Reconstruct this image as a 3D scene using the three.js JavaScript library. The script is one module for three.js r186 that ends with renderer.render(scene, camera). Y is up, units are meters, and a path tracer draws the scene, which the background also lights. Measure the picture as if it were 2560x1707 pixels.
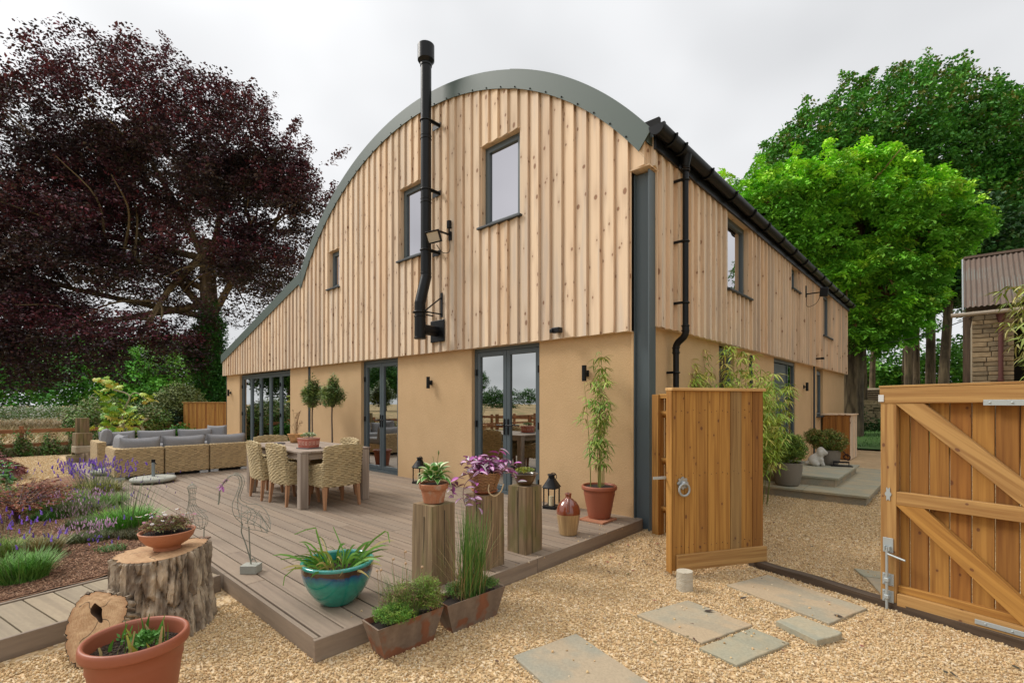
import * as THREE from 'three';
import { RoundedBoxGeometry } from 'three/addons/geometries/RoundedBoxGeometry.js';
import { mergeGeometries, mergeVertices, toCreasedNormals } from 'three/addons/utils/BufferGeometryUtils.js';

// ------------------------------------------------------------------ camera, sky, sun, exposure
const scene = new THREE.Scene();
const camera = new THREE.PerspectiveCamera(70.13, 1024 / 682, 0.05, 900);
camera.position.set(2.607, 1.48, 5.16);
camera.lookAt(2.607 - 0.6756, 1.48, 5.16 - 0.7373);
camera.setViewOffset(1024, 682, 0, -61, 1024, 682);

const renderer = new THREE.WebGLRenderer({ antialias: true });
renderer.setSize(1024, 682);
renderer.toneMapping = THREE.LinearToneMapping;
renderer.toneMappingExposure = 1.65;
renderer.shadowMap.enabled = true;

// seeded random, lattice noise
function rng(seed) { let a = seed >>> 0; return () => { a = (a + 0x6D2B79F5) | 0; let t = Math.imul(a ^ (a >>> 15), 1 | a); t = (t + Math.imul(t ^ (t >>> 7), 61 | t)) ^ t; return ((t ^ (t >>> 14)) >>> 0) / 4294967296; }; }
const rnd = rng(7);
const rr = (a, b, r = rnd) => a + (b - a) * r();
function hash2(x, y, s) { let h = Math.imul(x, 374761393) + Math.imul(y, 668265263) + Math.imul(s, 1274126177); h = Math.imul(h ^ (h >>> 13), 1274126177); return ((h ^ (h >>> 16)) >>> 0) / 4294967296; }
function hash3(x, y, z, s) { return hash2(x + Math.imul(z, 7919), y + Math.imul(z, 104729), s); }
const sm = t => t * t * (3 - 2 * t);
function pn(x, y, px, py, s = 0) {            // periodic value noise, period px, py
  const xi = Math.floor(x), yi = Math.floor(y), fx = sm(x - xi), fy = sm(y - yi);
  const w = (a, p) => ((a % p) + p) % p;
  const x0 = w(xi, px), x1 = w(xi + 1, px), y0 = w(yi, py), y1 = w(yi + 1, py);
  const a = hash2(x0, y0, s), b = hash2(x1, y0, s), c = hash2(x0, y1, s), d = hash2(x1, y1, s);
  return a + (b - a) * fx + (c - a) * fy + (a - b - c + d) * fx * fy;
}
function fbm(u, v, px, py, oct, s = 0) {      // u, v in 0..1, tiles
  let t = 0, a = 0.5, n = 0;
  for (let i = 0; i < oct; i++) { t += a * pn(u * px, v * py, px, py, s + i * 17); n += a; a *= 0.5; px *= 2; py *= 2; }
  return t / n;
}
function n3(x, y, z, s = 0) {
  const xi = Math.floor(x), yi = Math.floor(y), zi = Math.floor(z), fx = sm(x - xi), fy = sm(y - yi), fz = sm(z - zi);
  const L = (a, b, t) => a + (b - a) * t, h = (i, j, k) => hash3(xi + i, yi + j, zi + k, s);
  return L(L(L(h(0, 0, 0), h(1, 0, 0), fx), L(h(0, 1, 0), h(1, 1, 0), fx), fy), L(L(h(0, 0, 1), h(1, 0, 1), fx), L(h(0, 1, 1), h(1, 1, 1), fx), fy), fz);
}
const f3 = (x, y, z, s = 0) => (n3(x, y, z, s) + 0.5 * n3(2 * x, 2 * y, 2 * z, s + 5) + 0.25 * n3(4 * x, 4 * y, 4 * z, s + 9)) / 1.75;
const clamp = (x, a = 0, b = 1) => Math.min(b, Math.max(a, x));
const step = (a, b, x) => sm(clamp((x - a) / (b - a)));

// overcast sky, computed: thin bright cloud with soft darker folds
{
  const W = 1024, H = 512, d = new Float32Array(W * H * 4);
  for (let j = 0; j < H; j++) for (let i = 0; i < W; i++) {
    const el = ((j + 0.5) / H - 0.5) * Math.PI, az = (i + 0.5) / W * 2 * Math.PI;
    const x = Math.cos(el) * Math.cos(az), y = Math.sin(el), z = Math.cos(el) * Math.sin(az);
    const k = 1.6 / (0.35 + Math.max(0, y));
    const a = f3(x * k * 1.1 + 20, 7, z * k * 1.1 + 20, 3), b = f3(x * k * 3.3 + 50, 3, z * k * 3.3 + 50, 4), c = f3(x * k * 0.5 + 90, 1, z * k * 0.5 + 9, 8);
    let L = 0.515 + 0.30 * (a - 0.5) + 0.12 * (b - 0.5) + 0.16 * (c - 0.5);
    L *= 1 + 0.85 * step(0.5, 1.0, y);
    const cool = 0.5 + 0.5 * clamp((0.515 - L) * 4, -1, 1), o = (j * W + i) * 4;
    d[o] = L * (0.985 - 0.02 * cool); d[o + 1] = L * (0.99 - 0.005 * cool); d[o + 2] = L * (1.0 + 0.02 * cool); d[o + 3] = 1;
  }
  const sky = new THREE.DataTexture(d, W, H, THREE.RGBAFormat, THREE.FloatType);
  sky.mapping = THREE.EquirectangularReflectionMapping; sky.magFilter = THREE.LinearFilter; sky.needsUpdate = true;
  scene.background = sky; scene.environment = sky; scene.environmentIntensity = 1; scene.backgroundIntensity = 1;
}
const sun = new THREE.DirectionalLight(new THREE.Color().setRGB(1, 0.95, 0.88), 1.5);
sun.position.set(-34, 30, 14); sun.target.position.set(-4, 0, 0);
sun.castShadow = true; sun.shadow.radius = 32; sun.shadow.mapSize.set(2048, 2048);
Object.assign(sun.shadow.camera, { left: -45, right: 45, top: 45, bottom: -45, near: 1, far: 160 });
scene.add(sun, sun.target);

// ------------------------------------------------------------------ helpers
const V = (x, y, z) => new THREE.Vector3(x, y, z);
const taken = {};
function numbered(n) { if (!(n in taken)) { taken[n] = 0; return n; } taken[n]++; return n + '_' + String(taken[n]).padStart(3, '0'); }
function tag(o, label, category, group, kind) {
  if (label) o.userData.label = label; if (category) o.userData.category = category;
  if (group) o.userData.group = group; if (kind) o.userData.kind = kind; return o;
}
function thing(name, label, category, [x, y, z] = [0, 0, 0], turn = 0, group) {
  const o = new THREE.Group(); o.name = numbered(name); scene.add(o); o.position.set(x, y, z); o.rotation.y = turn;
  return tag(o, label, category, group);
}
function copyOf(root, label, [x, y, z], turn = 0, s = 1) {
  const c = root.clone(); c.name = numbered(root.name.replace(/_\d+$/, '')); c.userData = { ...root.userData, label }; scene.add(c);
  c.position.set(x, y, z); c.rotation.y = turn; c.scale.setScalar(s); return c;
}
function flat(g) {                                   // position, normal, uv, not indexed
  if (g.index) g = g.toNonIndexed();
  if (!g.attributes.normal) g.computeVertexNormals();
  for (const k of Object.keys(g.attributes)) if (!['position', 'normal', 'uv'].includes(k)) g.deleteAttribute(k);
  if (!g.attributes.uv) g.setAttribute('uv', new THREE.BufferAttribute(new Float32Array(g.attributes.position.count * 2), 2));
  return g;
}
function join(list) { list = [].concat(list).map(flat); return list.length === 1 ? list[0] : mergeGeometries(list); }
function obj(name, geos, mat, parent = scene, kind) {
  const m = new THREE.Mesh(join(geos), mat); m.name = parent === scene ? numbered(name) : name;
  m.castShadow = m.receiveShadow = true; parent.add(m); if (kind) m.userData.kind = kind; return m;
}
function inst(name, geo, mat, mats, cols, parent = scene, kind = 'stuff') {
  const m = new THREE.InstancedMesh(geo, mat, mats.length); m.name = parent === scene ? numbered(name) : name;
  const c = new THREE.Color();
  mats.forEach((x, i) => { m.setMatrixAt(i, x); if (cols) { const k = cols[i]; m.setColorAt(i, c.setRGB(k[0], k[1], k[2])); } });
  m.castShadow = m.receiveShadow = true; parent.add(m); if (kind) m.userData.kind = kind; return m;
}
const box = (w, h, d, x = 0, y = 0, z = 0) => new THREE.BoxGeometry(w, h, d).translate(x, y, z);
const rbox = (w, h, d, x = 0, y = 0, z = 0, r = 0.006, s = 2) => new RoundedBoxGeometry(w, h, d, s, Math.min(r, w / 2.01, h / 2.01, d / 2.01)).translate(x, y, z);
const cyl = (r0, r1, h, x = 0, y = 0, z = 0, n = 20, open = false) => new THREE.CylinderGeometry(r1, r0, h, n, 1, open).translate(x, y + h / 2, z);
function bar(a, b, r0, r1 = r0, n = 6) {
  const d = b.clone().sub(a), g = new THREE.CylinderGeometry(r1, r0, d.length(), n);
  g.applyQuaternion(new THREE.Quaternion().setFromUnitVectors(V(0, 1, 0), d.clone().normalize()));
  return g.translate((a.x + b.x) / 2, (a.y + b.y) / 2, (a.z + b.z) / 2);
}
function tube(pts, r, n = 6, seg) { return new THREE.TubeGeometry(new THREE.CatmullRomCurve3(pts), seg || pts.length * 3, r, n); }
function taper(pts, r0, r1, n = 7, per = 3) {        // tapered limb along a curve
  const c = new THREE.CatmullRomCurve3(pts), k = pts.length * per, g = new THREE.TubeGeometry(c, k, 1, n), p = g.attributes.position;
  for (let i = 0; i <= k; i++) { const o = c.getPointAt(i / k), r = r0 + (r1 - r0) * i / k;
    for (let j = 0; j <= n; j++) { const q = i * (n + 1) + j; p.setXYZ(q, o.x + (p.getX(q) - o.x) * r, o.y + (p.getY(q) - o.y) * r, o.z + (p.getZ(q) - o.z) * r); } }
  g.computeVertexNormals(); return g;
}
const lathe = (pts, n = 40) => new THREE.LatheGeometry(pts.map(p => new THREE.Vector2(p[0], p[1])), n);
// uv in metres, v along the grain axis
function uvm(g, grain = 1, su = 1, sv = su, off = [rnd() * 9, rnd() * 9]) {
  g = flat(g); const p = g.attributes.position, n = g.attributes.normal, uv = g.attributes.uv;
  for (let i = 0; i < p.count; i++) {
    const P = [p.getX(i), p.getY(i), p.getZ(i)], N = [Math.abs(n.getX(i)), Math.abs(n.getY(i)), Math.abs(n.getZ(i))];
    let a = N[0] > N[1] && N[0] > N[2] ? 0 : N[1] > N[2] ? 1 : 2, g1 = grain;
    if (a === grain) g1 = (grain + 1) % 3;
    const o = 3 - a - g1;
    uv.setXY(i, P[o] * su + off[0], P[g1] * sv + off[1]);
  }
  return g;
}
const mv = (g, x = 0, y = 0, z = 0, ry = 0, rx = 0, rz = 0) => { if (rx) g.rotateX(rx); if (rz) g.rotateZ(rz); if (ry) g.rotateY(ry); return g.translate(x, y, z); };
const M4 = (x, y, z, rx, ry, rz, sx = 1, sy = sx, sz = sx) => new THREE.Matrix4().compose(V(x, y, z), new THREE.Quaternion().setFromEuler(new THREE.Euler(rx, ry, rz, 'YXZ')), V(sx, sy, sz));

// ------------------------------------------------------------------ textures and materials
const enc = x => { x = clamp(x); return 255 * (x <= 0.0031308 ? 12.92 * x : 1.055 * Math.pow(x, 1 / 2.4) - 0.055); };
function tex(w, h, fn, srgb = true, ru = 1, rv = 1) {
  const d = new Uint8Array(w * h * 4);
  for (let j = 0; j < h; j++) for (let i = 0; i < w; i++) {
    const c = fn((i + 0.5) / w, (j + 0.5) / h), o = (j * w + i) * 4;
    if (typeof c === 'number') { d[o] = d[o + 1] = d[o + 2] = clamp(c) * 255; }
    else if (srgb) { d[o] = enc(c[0]); d[o + 1] = enc(c[1]); d[o + 2] = enc(c[2]); }
    else { d[o] = clamp(c[0]) * 255; d[o + 1] = clamp(c[1]) * 255; d[o + 2] = clamp(c[2]) * 255; }
    d[o + 3] = 255;
  }
  const t = new THREE.DataTexture(d, w, h); t.wrapS = t.wrapT = THREE.RepeatWrapping; t.magFilter = THREE.LinearFilter;
  if (srgb) t.colorSpace = THREE.SRGBColorSpace; t.repeat.set(ru, rv); t.needsUpdate = true; return t;
}
const col = c => new THREE.Color().setRGB(c[0], c[1], c[2]);
const mat = (c, rough = 0.8, o = {}) => new THREE.MeshStandardMaterial({ color: col(c), roughness: rough, side: THREE.DoubleSide, ...o });
const mix = (a, b, t) => [a[0] + (b[0] - a[0]) * t, a[1] + (b[1] - a[1]) * t, a[2] + (b[2] - a[2]) * t];
const mul = (a, k) => [a[0] * k, a[1] * k, a[2] * k];

// sawn timber: streaked grain with knots; grey = weathered streaks
function woodTex(w, h, base, dark, knotCol, o) {
  const { knots = 26, grey = 0, greyCol = [0.4, 0.36, 0.32], lines = 60, seed = 1, ring = 0.25, aspect = 4 } = o, r = rng(seed * 991), K = [];
  for (let i = 0; i < knots; i++) K.push([r(), r(), (0.006 + 0.014 * r() * r()) * (o.ks || 1), 1 + 0.6 * r(), r()]);
  return tex(w, h, (u, v) => {
    let wu = u + 0.012 * (fbm(u, v, 3, 6, 2, seed + 50) - 0.5), halo = 0, kn = 0;
    for (const k of K) {
      let du = u - k[0]; du -= Math.round(du); let dv = v - k[1]; dv -= Math.round(dv); dv *= aspect / k[3];
      if (Math.abs(du) > 0.12 || Math.abs(dv) > 0.5) continue;
      const d = Math.hypot(du, dv) / k[2]; wu += 0.02 * Math.exp(-d * 0.25) * Math.sign(du) * (0.4 + k[4]);
      if (d < 1.25) kn = Math.max(kn, 1 - step(0.75, 1.25, d)); halo = Math.max(halo, Math.exp(-Math.pow(Math.hypot(du, dv * 0.35) / k[2] / 2, 2)));
    }
    const g = fbm(wu, v, lines, 3, 3, seed), wide = fbm(wu, v, 7, 2, 3, seed + 9), fine = fbm(wu, v, lines * 3, 10, 2, seed + 23);
    let t = ring * (g - 0.5) * 1.8 + 0.55 * (wide - 0.5) + 0.22 * (fine - 0.5);
    let c = mix(base, dark, clamp(0.35 + t));
    if (grey) c = mix(c, greyCol, grey * step(0.5, 0.75, fbm(u, v, 9, 3, 3, seed + 77)));
    c = mix(c, mix(base, knotCol, 0.45), 0.6 * halo * (1 - kn)); c = mix(c, knotCol, kn * 0.85);
    return c;
  });
}
const T = {};
T.larch = woodTex(1024, 2048, [0.79, 0.635, 0.465], [0.65, 0.475, 0.32], [0.20, 0.085, 0.035], { knots: 64, ks: 1.35, grey: 0.5, greyCol: [0.52, 0.46, 0.40], lines: 90, seed: 3, aspect: 4, ring: 0.35 });
T.gate = woodTex(512, 1024, [0.52, 0.25, 0.055], [0.27, 0.10, 0.016], [0.15, 0.048, 0.016], { knots: 14, ks: 2.2, lines: 24, seed: 8, aspect: 4, ring: 0.8 });
T.deck = tex(256, 2048, (u, v) => {
  const g = fbm(u, v, 40, 6, 3, 2), w = fbm(u, v, 6, 3, 3, 12), s = fbm(u, v, 14, 2, 2, 40), sp = fbm(u, v, 64, 90, 2, 5);
  let c = mix([0.265, 0.19, 0.135], [0.40, 0.305, 0.22], clamp(0.5 + 0.9 * (w - 0.5) + 0.5 * (g - 0.5)));
  c = mix(c, [0.205, 0.15, 0.11], 0.45 * step(0.55, 0.75, s)); return mul(c, 0.92 + 0.16 * sp);
});
T.oak = tex(512, 1024, (u, v) => {
  const g = fbm(u, v, 50, 4, 3, 31), w = fbm(u, v, 8, 3, 3, 37), al = step(0.48, 0.7, fbm(u, v, 5, 3, 4, 41)), cr = fbm(u, v, 11, 1, 2, 61);
  let c = mix([0.16, 0.105, 0.06], [0.40, 0.29, 0.18], clamp(0.5 + 1.2 * (g - 0.5) + 0.9 * (w - 0.5)));
  c = mix(c, [0.17, 0.16, 0.055], 0.75 * al); return mul(c, 1 - 0.5 * step(0.84, 0.87, cr));
});
T.teak = tex(256, 1024, (u, v) => mix([0.22, 0.165, 0.125], [0.40, 0.325, 0.26], clamp(0.5 + 1.1 * (fbm(u, v, 40, 4, 3, 71) - 0.5) + 0.9 * (fbm(u, v, 6, 3, 3, 73) - 0.5))));
T.stucco = tex(512, 512, (u, v) => { const a = fbm(u, v, 5, 5, 4, 81), b = fbm(u, v, 120, 120, 2, 83); return mix([0.545, 0.37, 0.185], [0.625, 0.43, 0.225], clamp(0.5 + 0.8 * (a - 0.5) + 0.6 * (b - 0.5))); });
T.stuccoB = tex(512, 512, (u, v) => { const a = fbm(u, v, 90, 90, 3, 83), b = pn(u * 160, v * 160, 160, 160, 85); return 0.6 * a + 0.4 * b; }, false);
T.grav = tex(1024, 1024, (u, v) => {          // stones as jittered cells
  const N = 64, x = u * N, y = v * N, xi = Math.floor(x), yi = Math.floor(y); let d1 = 9, d2 = 9, id = 0;
  for (let a = -1; a <= 1; a++) for (let b = -1; b <= 1; b++) {
    const cx = xi + a, cy = yi + b, wx = ((cx % N) + N) % N, wy = ((cy % N) + N) % N;
    const d = Math.hypot((cx + hash2(wx, wy, 1) - x) * (0.7 + 0.8 * hash2(wx, wy, 5)), cy + hash2(wx, wy, 2) - y);
    if (d < d1) { d2 = d1; d1 = d; id = hash2(wx, wy, 3); } else if (d < d2) d2 = d;
  }
  const k = [[0.54, 0.38, 0.20], [0.62, 0.46, 0.265], [0.46, 0.305, 0.145], [0.66, 0.52, 0.34], [0.36, 0.235, 0.12], [0.55, 0.37, 0.195]][Math.floor(id * 5.99)];
  const tone = 0.85 + 0.3 * fbm(u, v, 4, 4, 3, 7);
  return mul(k, tone);
});
T.gravFar = tex(512, 512, (u, v) => mul(mix([0.46, 0.31, 0.155], [0.60, 0.43, 0.245], fbm(u, v, 40, 40, 3, 3)), 0.8 + 0.4 * fbm(u, v, 5, 5, 3, 19)));
T.mulch = tex(512, 512, (u, v) => mix([0.13, 0.065, 0.036], [0.34, 0.19, 0.11], clamp(0.45 + 1.3 * (fbm(u, v, 60, 40, 3, 91) - 0.5) + 0.7 * (fbm(u, v, 6, 6, 2, 93) - 0.5))));
T.slab = tex(512, 512, (u, v) => {
  const a = fbm(u, v, 3, 3, 4, 101), b = fbm(u, v, 5, 9, 3, 103), f = fbm(u, v, 90, 90, 3, 105);
  let c = mix([0.345, 0.315, 0.225], [0.40, 0.32, 0.205], step(0.4, 0.62, a)); c = mix(c, [0.27, 0.265, 0.20], 0.5 * step(0.5, 0.7, b)); return mul(c, 0.86 + 0.28 * f);
});
T.slabB = tex(512, 512, (u, v) => 0.5 * fbm(u, v, 6, 14, 4, 107) + 0.5 * fbm(u, v, 60, 60, 3, 109), false);
T.bark = tex(512, 512, (u, v) => { const r = fbm(u + 0.05 * fbm(u, v, 4, 6, 2, 3), v, 16, 5, 4, 111); return mix([0.15, 0.11, 0.078], [0.55, 0.44, 0.315], clamp(0.4 + 1.9 * (r - 0.47))); });
T.barkB = tex(512, 512, (u, v) => fbm(u + 0.05 * fbm(u, v, 4, 6, 2, 3), v, 16, 5, 4, 111), false);
T.terra = tex(256, 256, (u, v) => mix([0.40, 0.145, 0.068], [0.50, 0.215, 0.115], clamp(0.4 + 1.2 * (fbm(u, v, 4, 4, 4, 121) - 0.5) + 0.5 * (fbm(u, v, 60, 60, 2, 5) - 0.5))));
T.aged = tex(256, 256, (u, v) => mix(mix([0.38, 0.14, 0.065], [0.46, 0.20, 0.105], fbm(u, v, 30, 30, 3, 7)), [0.46, 0.38, 0.30], 0.7 * step(0.5, 0.72, fbm(u, v, 5, 4, 4, 123))));
T.rust = tex(512, 512, (u, v) => {
  const a = fbm(u, v, 5, 5, 4, 131), b = fbm(u, v, 30, 30, 3, 133);
  let c = mix([0.155, 0.105, 0.072], [0.215, 0.155, 0.11], b); c = mix(c, [0.22, 0.072, 0.028], 0.85 * step(0.52, 0.66, a)); return mul(c, 0.75 + 0.5 * fbm(u, v, 9, 2, 3, 137));
});
T.weave = tex(512, 512, (u, v) => {           // 16 x 24 strand crossings in 0.3 m x 0.3 m
  const X = u * 6, Y = v * 13, xi = Math.floor(X), yi = Math.floor(Y), fx = X - xi, fy = Y - yi, odd = (xi + yi) & 1;
  const tone = 0.8 + 0.36 * hash2(yi, xi, 5) + 0.25 * (pn(u * 60, v * 60, 60, 60, 3) - 0.5);
  return mul([0.47, 0.345, 0.185], tone);
});
const weaveH = (u, v) => { const X = ((u * 6) % 6 + 6) % 6, Y = ((v * 13) % 13 + 13) % 13, fx = X % 1, fy = Y % 1, odd = (Math.floor(X) + Math.floor(Y)) & 1; return Math.pow(Math.sin(fy * Math.PI), 0.85) * (odd ? 0.7 + 0.3 * Math.sin(fx * Math.PI) : 0.46 + 0.3 * Math.abs(2 * fx - 1)); };
T.cloth = tex(256, 256, (u, v) => mul([0.235, 0.235, 0.245], 0.85 + 0.3 * pn(u * 128, v * 128, 128, 128, 9) + 0.12 * (fbm(u, v, 5, 5, 3, 3) - 0.5)));
T.meadow = tex(1024, 1024, (u, v) => {
  const a = fbm(u, v, 6, 6, 4, 141), b = fbm(u, v, 100, 40, 3, 143);
  return mul(mix([0.46, 0.31, 0.15], [0.16, 0.17, 0.045], step(0.52, 0.72, a)), 0.6 + 0.8 * b);
});
T.rings = tex(512, 512, (u, v) => {
  const x = u - 0.5, y = v - 0.5, a = Math.atan2(y, x), r = Math.hypot(x, y) * 2 + 0.06 * (fbm(u, v, 5, 5, 3, 151) - 0.5);
  const ring = 0.5 + 0.5 * Math.sin(r * 90 + 3 * fbm(u, v, 8, 8, 2, 153)), f = fbm(u, v, 70, 70, 3, 155), st = fbm(u, v, 4, 30, 3, 157);
  let c = mix([0.36, 0.20, 0.095], [0.54, 0.355, 0.19], clamp(0.35 + 0.25 * ring + 0.9 * (f - 0.5) + 0.8 * (st - 0.5)));
  c = mix(c, [0.30, 0.15, 0.065], step(0.78, 0.97, r) * 0.7);
  for (const [q, l] of [[0.5, 0.8], [2.2, 0.6], [3.6, 0.9], [5.1, 0.7]]) { let da = a - q + 0.15 * Math.sin(r * 9 + q); da = Math.atan2(Math.sin(da), Math.cos(da)); if (r < l && r > 0.12 && Math.abs(da) * r < 0.013) c = mul(c, 0.3); }
  return c;
});
T.corr = tex(512, 512, (u, v) => mix(mix([0.20, 0.115, 0.085], [0.28, 0.19, 0.15], fbm(u, v, 40, 12, 3, 161)), [0.27, 0.25, 0.225], 0.9 * step(0.45, 0.66, fbm(u, v, 7, 4, 4, 163))));
T.stone = tex(512, 512, (u, v) => mix([0.24, 0.19, 0.125], [0.43, 0.36, 0.255], clamp(0.5 + 1.3 * (fbm(u, v, 8, 8, 5, 171) - 0.5))));
const rep = (t, ru, rv) => { const c = t.clone(); c.repeat.set(ru, rv); c.needsUpdate = true; return c; };
// metres covered by one tile
const Mt = {
  back: mat([0.98, 0.93, 0.87], 0.85, { map: rep(T.larch, 1 / 1.2, 1 / 4.8) }),
  larch: [[1, 1, 1], [0.90, 0.89, 0.88], [1.07, 1.04, 1.0], [0.98, 0.91, 0.83], [0.86, 0.83, 0.81]].map(c => mat(c, 0.85, { map: rep(T.larch, 1 / 1.2, 1 / 4.8) })),
  gate: [[0.78, 0.80, 0.76], [0.88, 0.92, 0.88], [0.55, 0.50, 0.42], [0.63, 0.55, 0.45]].map(c => mat(c, 0.85, { map: rep(T.gate, 1 / 0.42, 1 / 1.7) })),
  gateCap: mat([1.25, 1.6, 2.9], 0.85, { map: rep(T.gate, 1 / 0.42, 1 / 1.7) }), gateRail: mat([0.88, 1.05, 1.6], 0.85, { map: rep(T.gate, 1 / 0.42, 1 / 1.7) }),
  gateGrey: mat([0.62, 0.78, 1.25], 0.7, { map: rep(T.gate, 1 / 0.42, 1 / 1.7) }),
  deck: [[0.77, 0.79, 0.80], [0.72, 0.74, 0.75], [0.81, 0.83, 0.84], [0.77, 0.77, 0.76]].map(c => mat(c, 0.7, { map: rep(T.deck, 1 / 0.6, 1 / 4) })),
  walk: [[0.86, 0.92, 0.84], [0.80, 0.86, 0.80], [0.92, 0.96, 0.86]].map(c => mat(c, 0.75, { map: rep(T.deck, 1 / 0.6, 1 / 3) })),
  oak: mat([0.78, 0.75, 0.66], 0.9, { map: rep(T.oak, 1 / 0.5, 1 / 1.2), bumpMap: rep(T.oak, 1 / 0.5, 1 / 1.2), bumpScale: 0.004 }),
  sleeper: mat([0.26, 0.24, 0.24], 0.85, { map: rep(T.oak, 1 / 0.5, 1 / 1.2) }),
  teak: mat([1, 1, 1], 0.75, { map: rep(T.teak, 1 / 0.5, 1 / 2) }),
  teakLeg: mat([1.25, 0.8, 0.5], 0.55, { map: rep(T.teak, 1 / 0.5, 1 / 2) }),
  stucco: mat([0.97, 0.95, 0.98], 0.95, { map: rep(T.stucco, 1 / 1.3, 1 / 1.3), bumpMap: rep(T.stuccoB, 1 / 0.9, 1 / 0.9), bumpScale: 0.004 }),
  grey: mat([0.078, 0.102, 0.112], 0.42), greyDark: mat([0.03, 0.038, 0.043], 0.5),
  green: mat([0.08, 0.112, 0.10], 0.55), black: new THREE.MeshPhysicalMaterial({ color: col([0.006, 0.0065, 0.0075]), roughness: 0.36, specularIntensity: 0.5, side: THREE.DoubleSide }), blackMatt: new THREE.MeshPhysicalMaterial({ color: col([0.010, 0.010, 0.011]), roughness: 0.55, specularIntensity: 0.5, side: THREE.DoubleSide }),
  inside: mat([0.02, 0.02, 0.02], 0.95), galv: mat([0.40, 0.42, 0.42], 0.42, { metalness: 0.75 }), zinc: mat([0.42, 0.46, 0.46], 0.5, { metalness: 0.35 }),
  glass: new THREE.MeshPhysicalMaterial({ color: col([0.60, 0.585, 0.615]), metalness: 1, roughness: 0.01, side: THREE.DoubleSide }),
  glassLow: new THREE.MeshPhysicalMaterial({ color: col([0.50, 0.51, 0.50]), metalness: 1, roughness: 0.012, side: THREE.DoubleSide }),
  grav: mat([1, 1, 1], 0.95, { map: rep(T.grav, 1 / 1.15, 1 / 1.15), bumpMap: rep(T.grav, 1 / 1.15, 1 / 1.15), bumpScale: 0.006 }),
  mulch: mat([1, 1, 1], 1, { map: rep(T.mulch, 1 / 0.7, 1 / 0.7), bumpMap: rep(T.mulch, 1 / 0.7, 1 / 0.7), bumpScale: 0.01 }),
  slab: [[0.94, 0.93, 0.97], [1.0, 0.95, 0.94], [0.92, 0.94, 0.93], [0.92, 1.0, 1.06]].map(c => mat(c, 0.82, { map: rep(T.slab, 1 / 0.9, 1 / 0.9), bumpMap: rep(T.slabB, 1 / 0.6, 1 / 0.6), bumpScale: 0.003 })),
  bark: mat([1, 1, 1], 0.95, { map: rep(T.bark, 1, 1), bumpMap: rep(T.barkB, 1, 1), bumpScale: 0.02 }),
  trunk: mat([0.32, 0.29, 0.23], 0.95, { map: rep(T.bark, 0.6, 0.4) }),
  limb: mat([0.55, 0.50, 0.34], 0.95, { map: rep(T.bark, 0.6, 0.4) }),
  terra: mat([1, 1, 1], 0.55, { map: rep(T.terra, 1, 1) }), plastic: mat([0.30, 0.088, 0.043], 0.5), aged: mat([1, 1, 1], 0.85, { map: rep(T.aged, 2, 1) }),
  rust: mat([1, 1, 1], 0.75, { map: rep(T.rust, 1 / 0.5, 1 / 0.5), bumpMap: rep(T.rust, 1 / 0.5, 1 / 0.5), bumpScale: 0.001 }),
  weave: mat([1, 1, 1], 0.8, { map: rep(T.weave, 1 / 0.3, 1 / 0.299) }),
  weaveB: mat([1.02, 1.08, 1.1], 0.8, { map: rep(T.weave, 1 / 0.3, 1 / 0.299) }),
  cloth: mat([1, 1, 1], 0.95, { map: rep(T.cloth, 1 / 0.35, 1 / 0.35) }),
  rings: mat([1, 1, 1], 0.85, { map: T.rings }), soil: mat([0.022, 0.014, 0.009], 1), stone: mat([1, 1, 1], 0.95, { map: rep(T.stone, 1 / 0.8, 1 / 0.8), bumpMap: rep(T.stone, 1 / 0.4, 1 / 0.4), bumpScale: 0.015 }),
  concrete: mat([0.36, 0.36, 0.31], 0.85, { bumpMap: rep(T.slabB, 2, 2), bumpScale: 0.002 }), pale: mat([0.50, 0.45, 0.35], 0.9, { bumpMap: rep(T.slabB, 3, 3), bumpScale: 0.01 }),
  corr: mat([0.60, 0.66, 0.64], 0.9, { map: rep(T.corr, 1 / 2, 1 / 2) }), wire: mat([0.22, 0.225, 0.18], 0.55),
};
// ------------------------------------------------------------------ ground
const DK = 0.12;                                     // top of the deck
{
  const g = new THREE.PlaneGeometry(700, 700, 1, 1).rotateX(-Math.PI / 2).translate(0, -0.035, 0);
  tag(obj('meadow_ground', uvm(g), mat([1, 1, 1], 1, { map: rep(T.meadow, 1 / 9, 1 / 9) })), null, null, null, 'structure');
  const gs = new THREE.Shape(); [[-16.2, -1], [-14.3, -13.2], [1.6, -13.9], [6, -13.2], [9, -6], [9, 9], [-15.9, 9]].forEach(([x, z], i) => i ? gs.lineTo(x, -z) : gs.moveTo(x, -z));
  tag(obj('gravel_ground', uvm(new THREE.ShapeGeometry(gs).rotateX(-Math.PI / 2)), Mt.grav), null, null, null, 'structure');
  const gp = new THREE.Shape(); [[0.05, -8.3], [6, -8.3], [6, -13.6], [-0.3, -13.6]].forEach(([x, z], i) => i ? gp.lineTo(x, -z) : gp.moveTo(x, -z));
  tag(obj('yard_path', uvm(new THREE.ShapeGeometry(gp).rotateX(-Math.PI / 2).translate(0, 0.005, 0)), mat([0.92, 0.92, 0.95], 0.95, { map: rep(T.gravFar, 1 / 2.5, 1 / 2.5) })), null, null, null, 'structure');
  const lw = new THREE.PlaneGeometry(30, 12, 60, 24).rotateX(-Math.PI / 2).translate(2, -0.02, -19.2), p = lw.attributes.position;
  for (let i = 0; i < p.count; i++) p.setY(i, p.getY(i) + 0.04 + 0.25 * step(-15, -20, p.getZ(i)) + 0.05 * n3(p.getX(i), 1, p.getZ(i)));
  lw.computeVertexNormals();
  tag(obj('lawn', uvm(lw), mat([0.05, 0.115, 0.015], 1)), null, null, null, 'structure');
}
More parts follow.
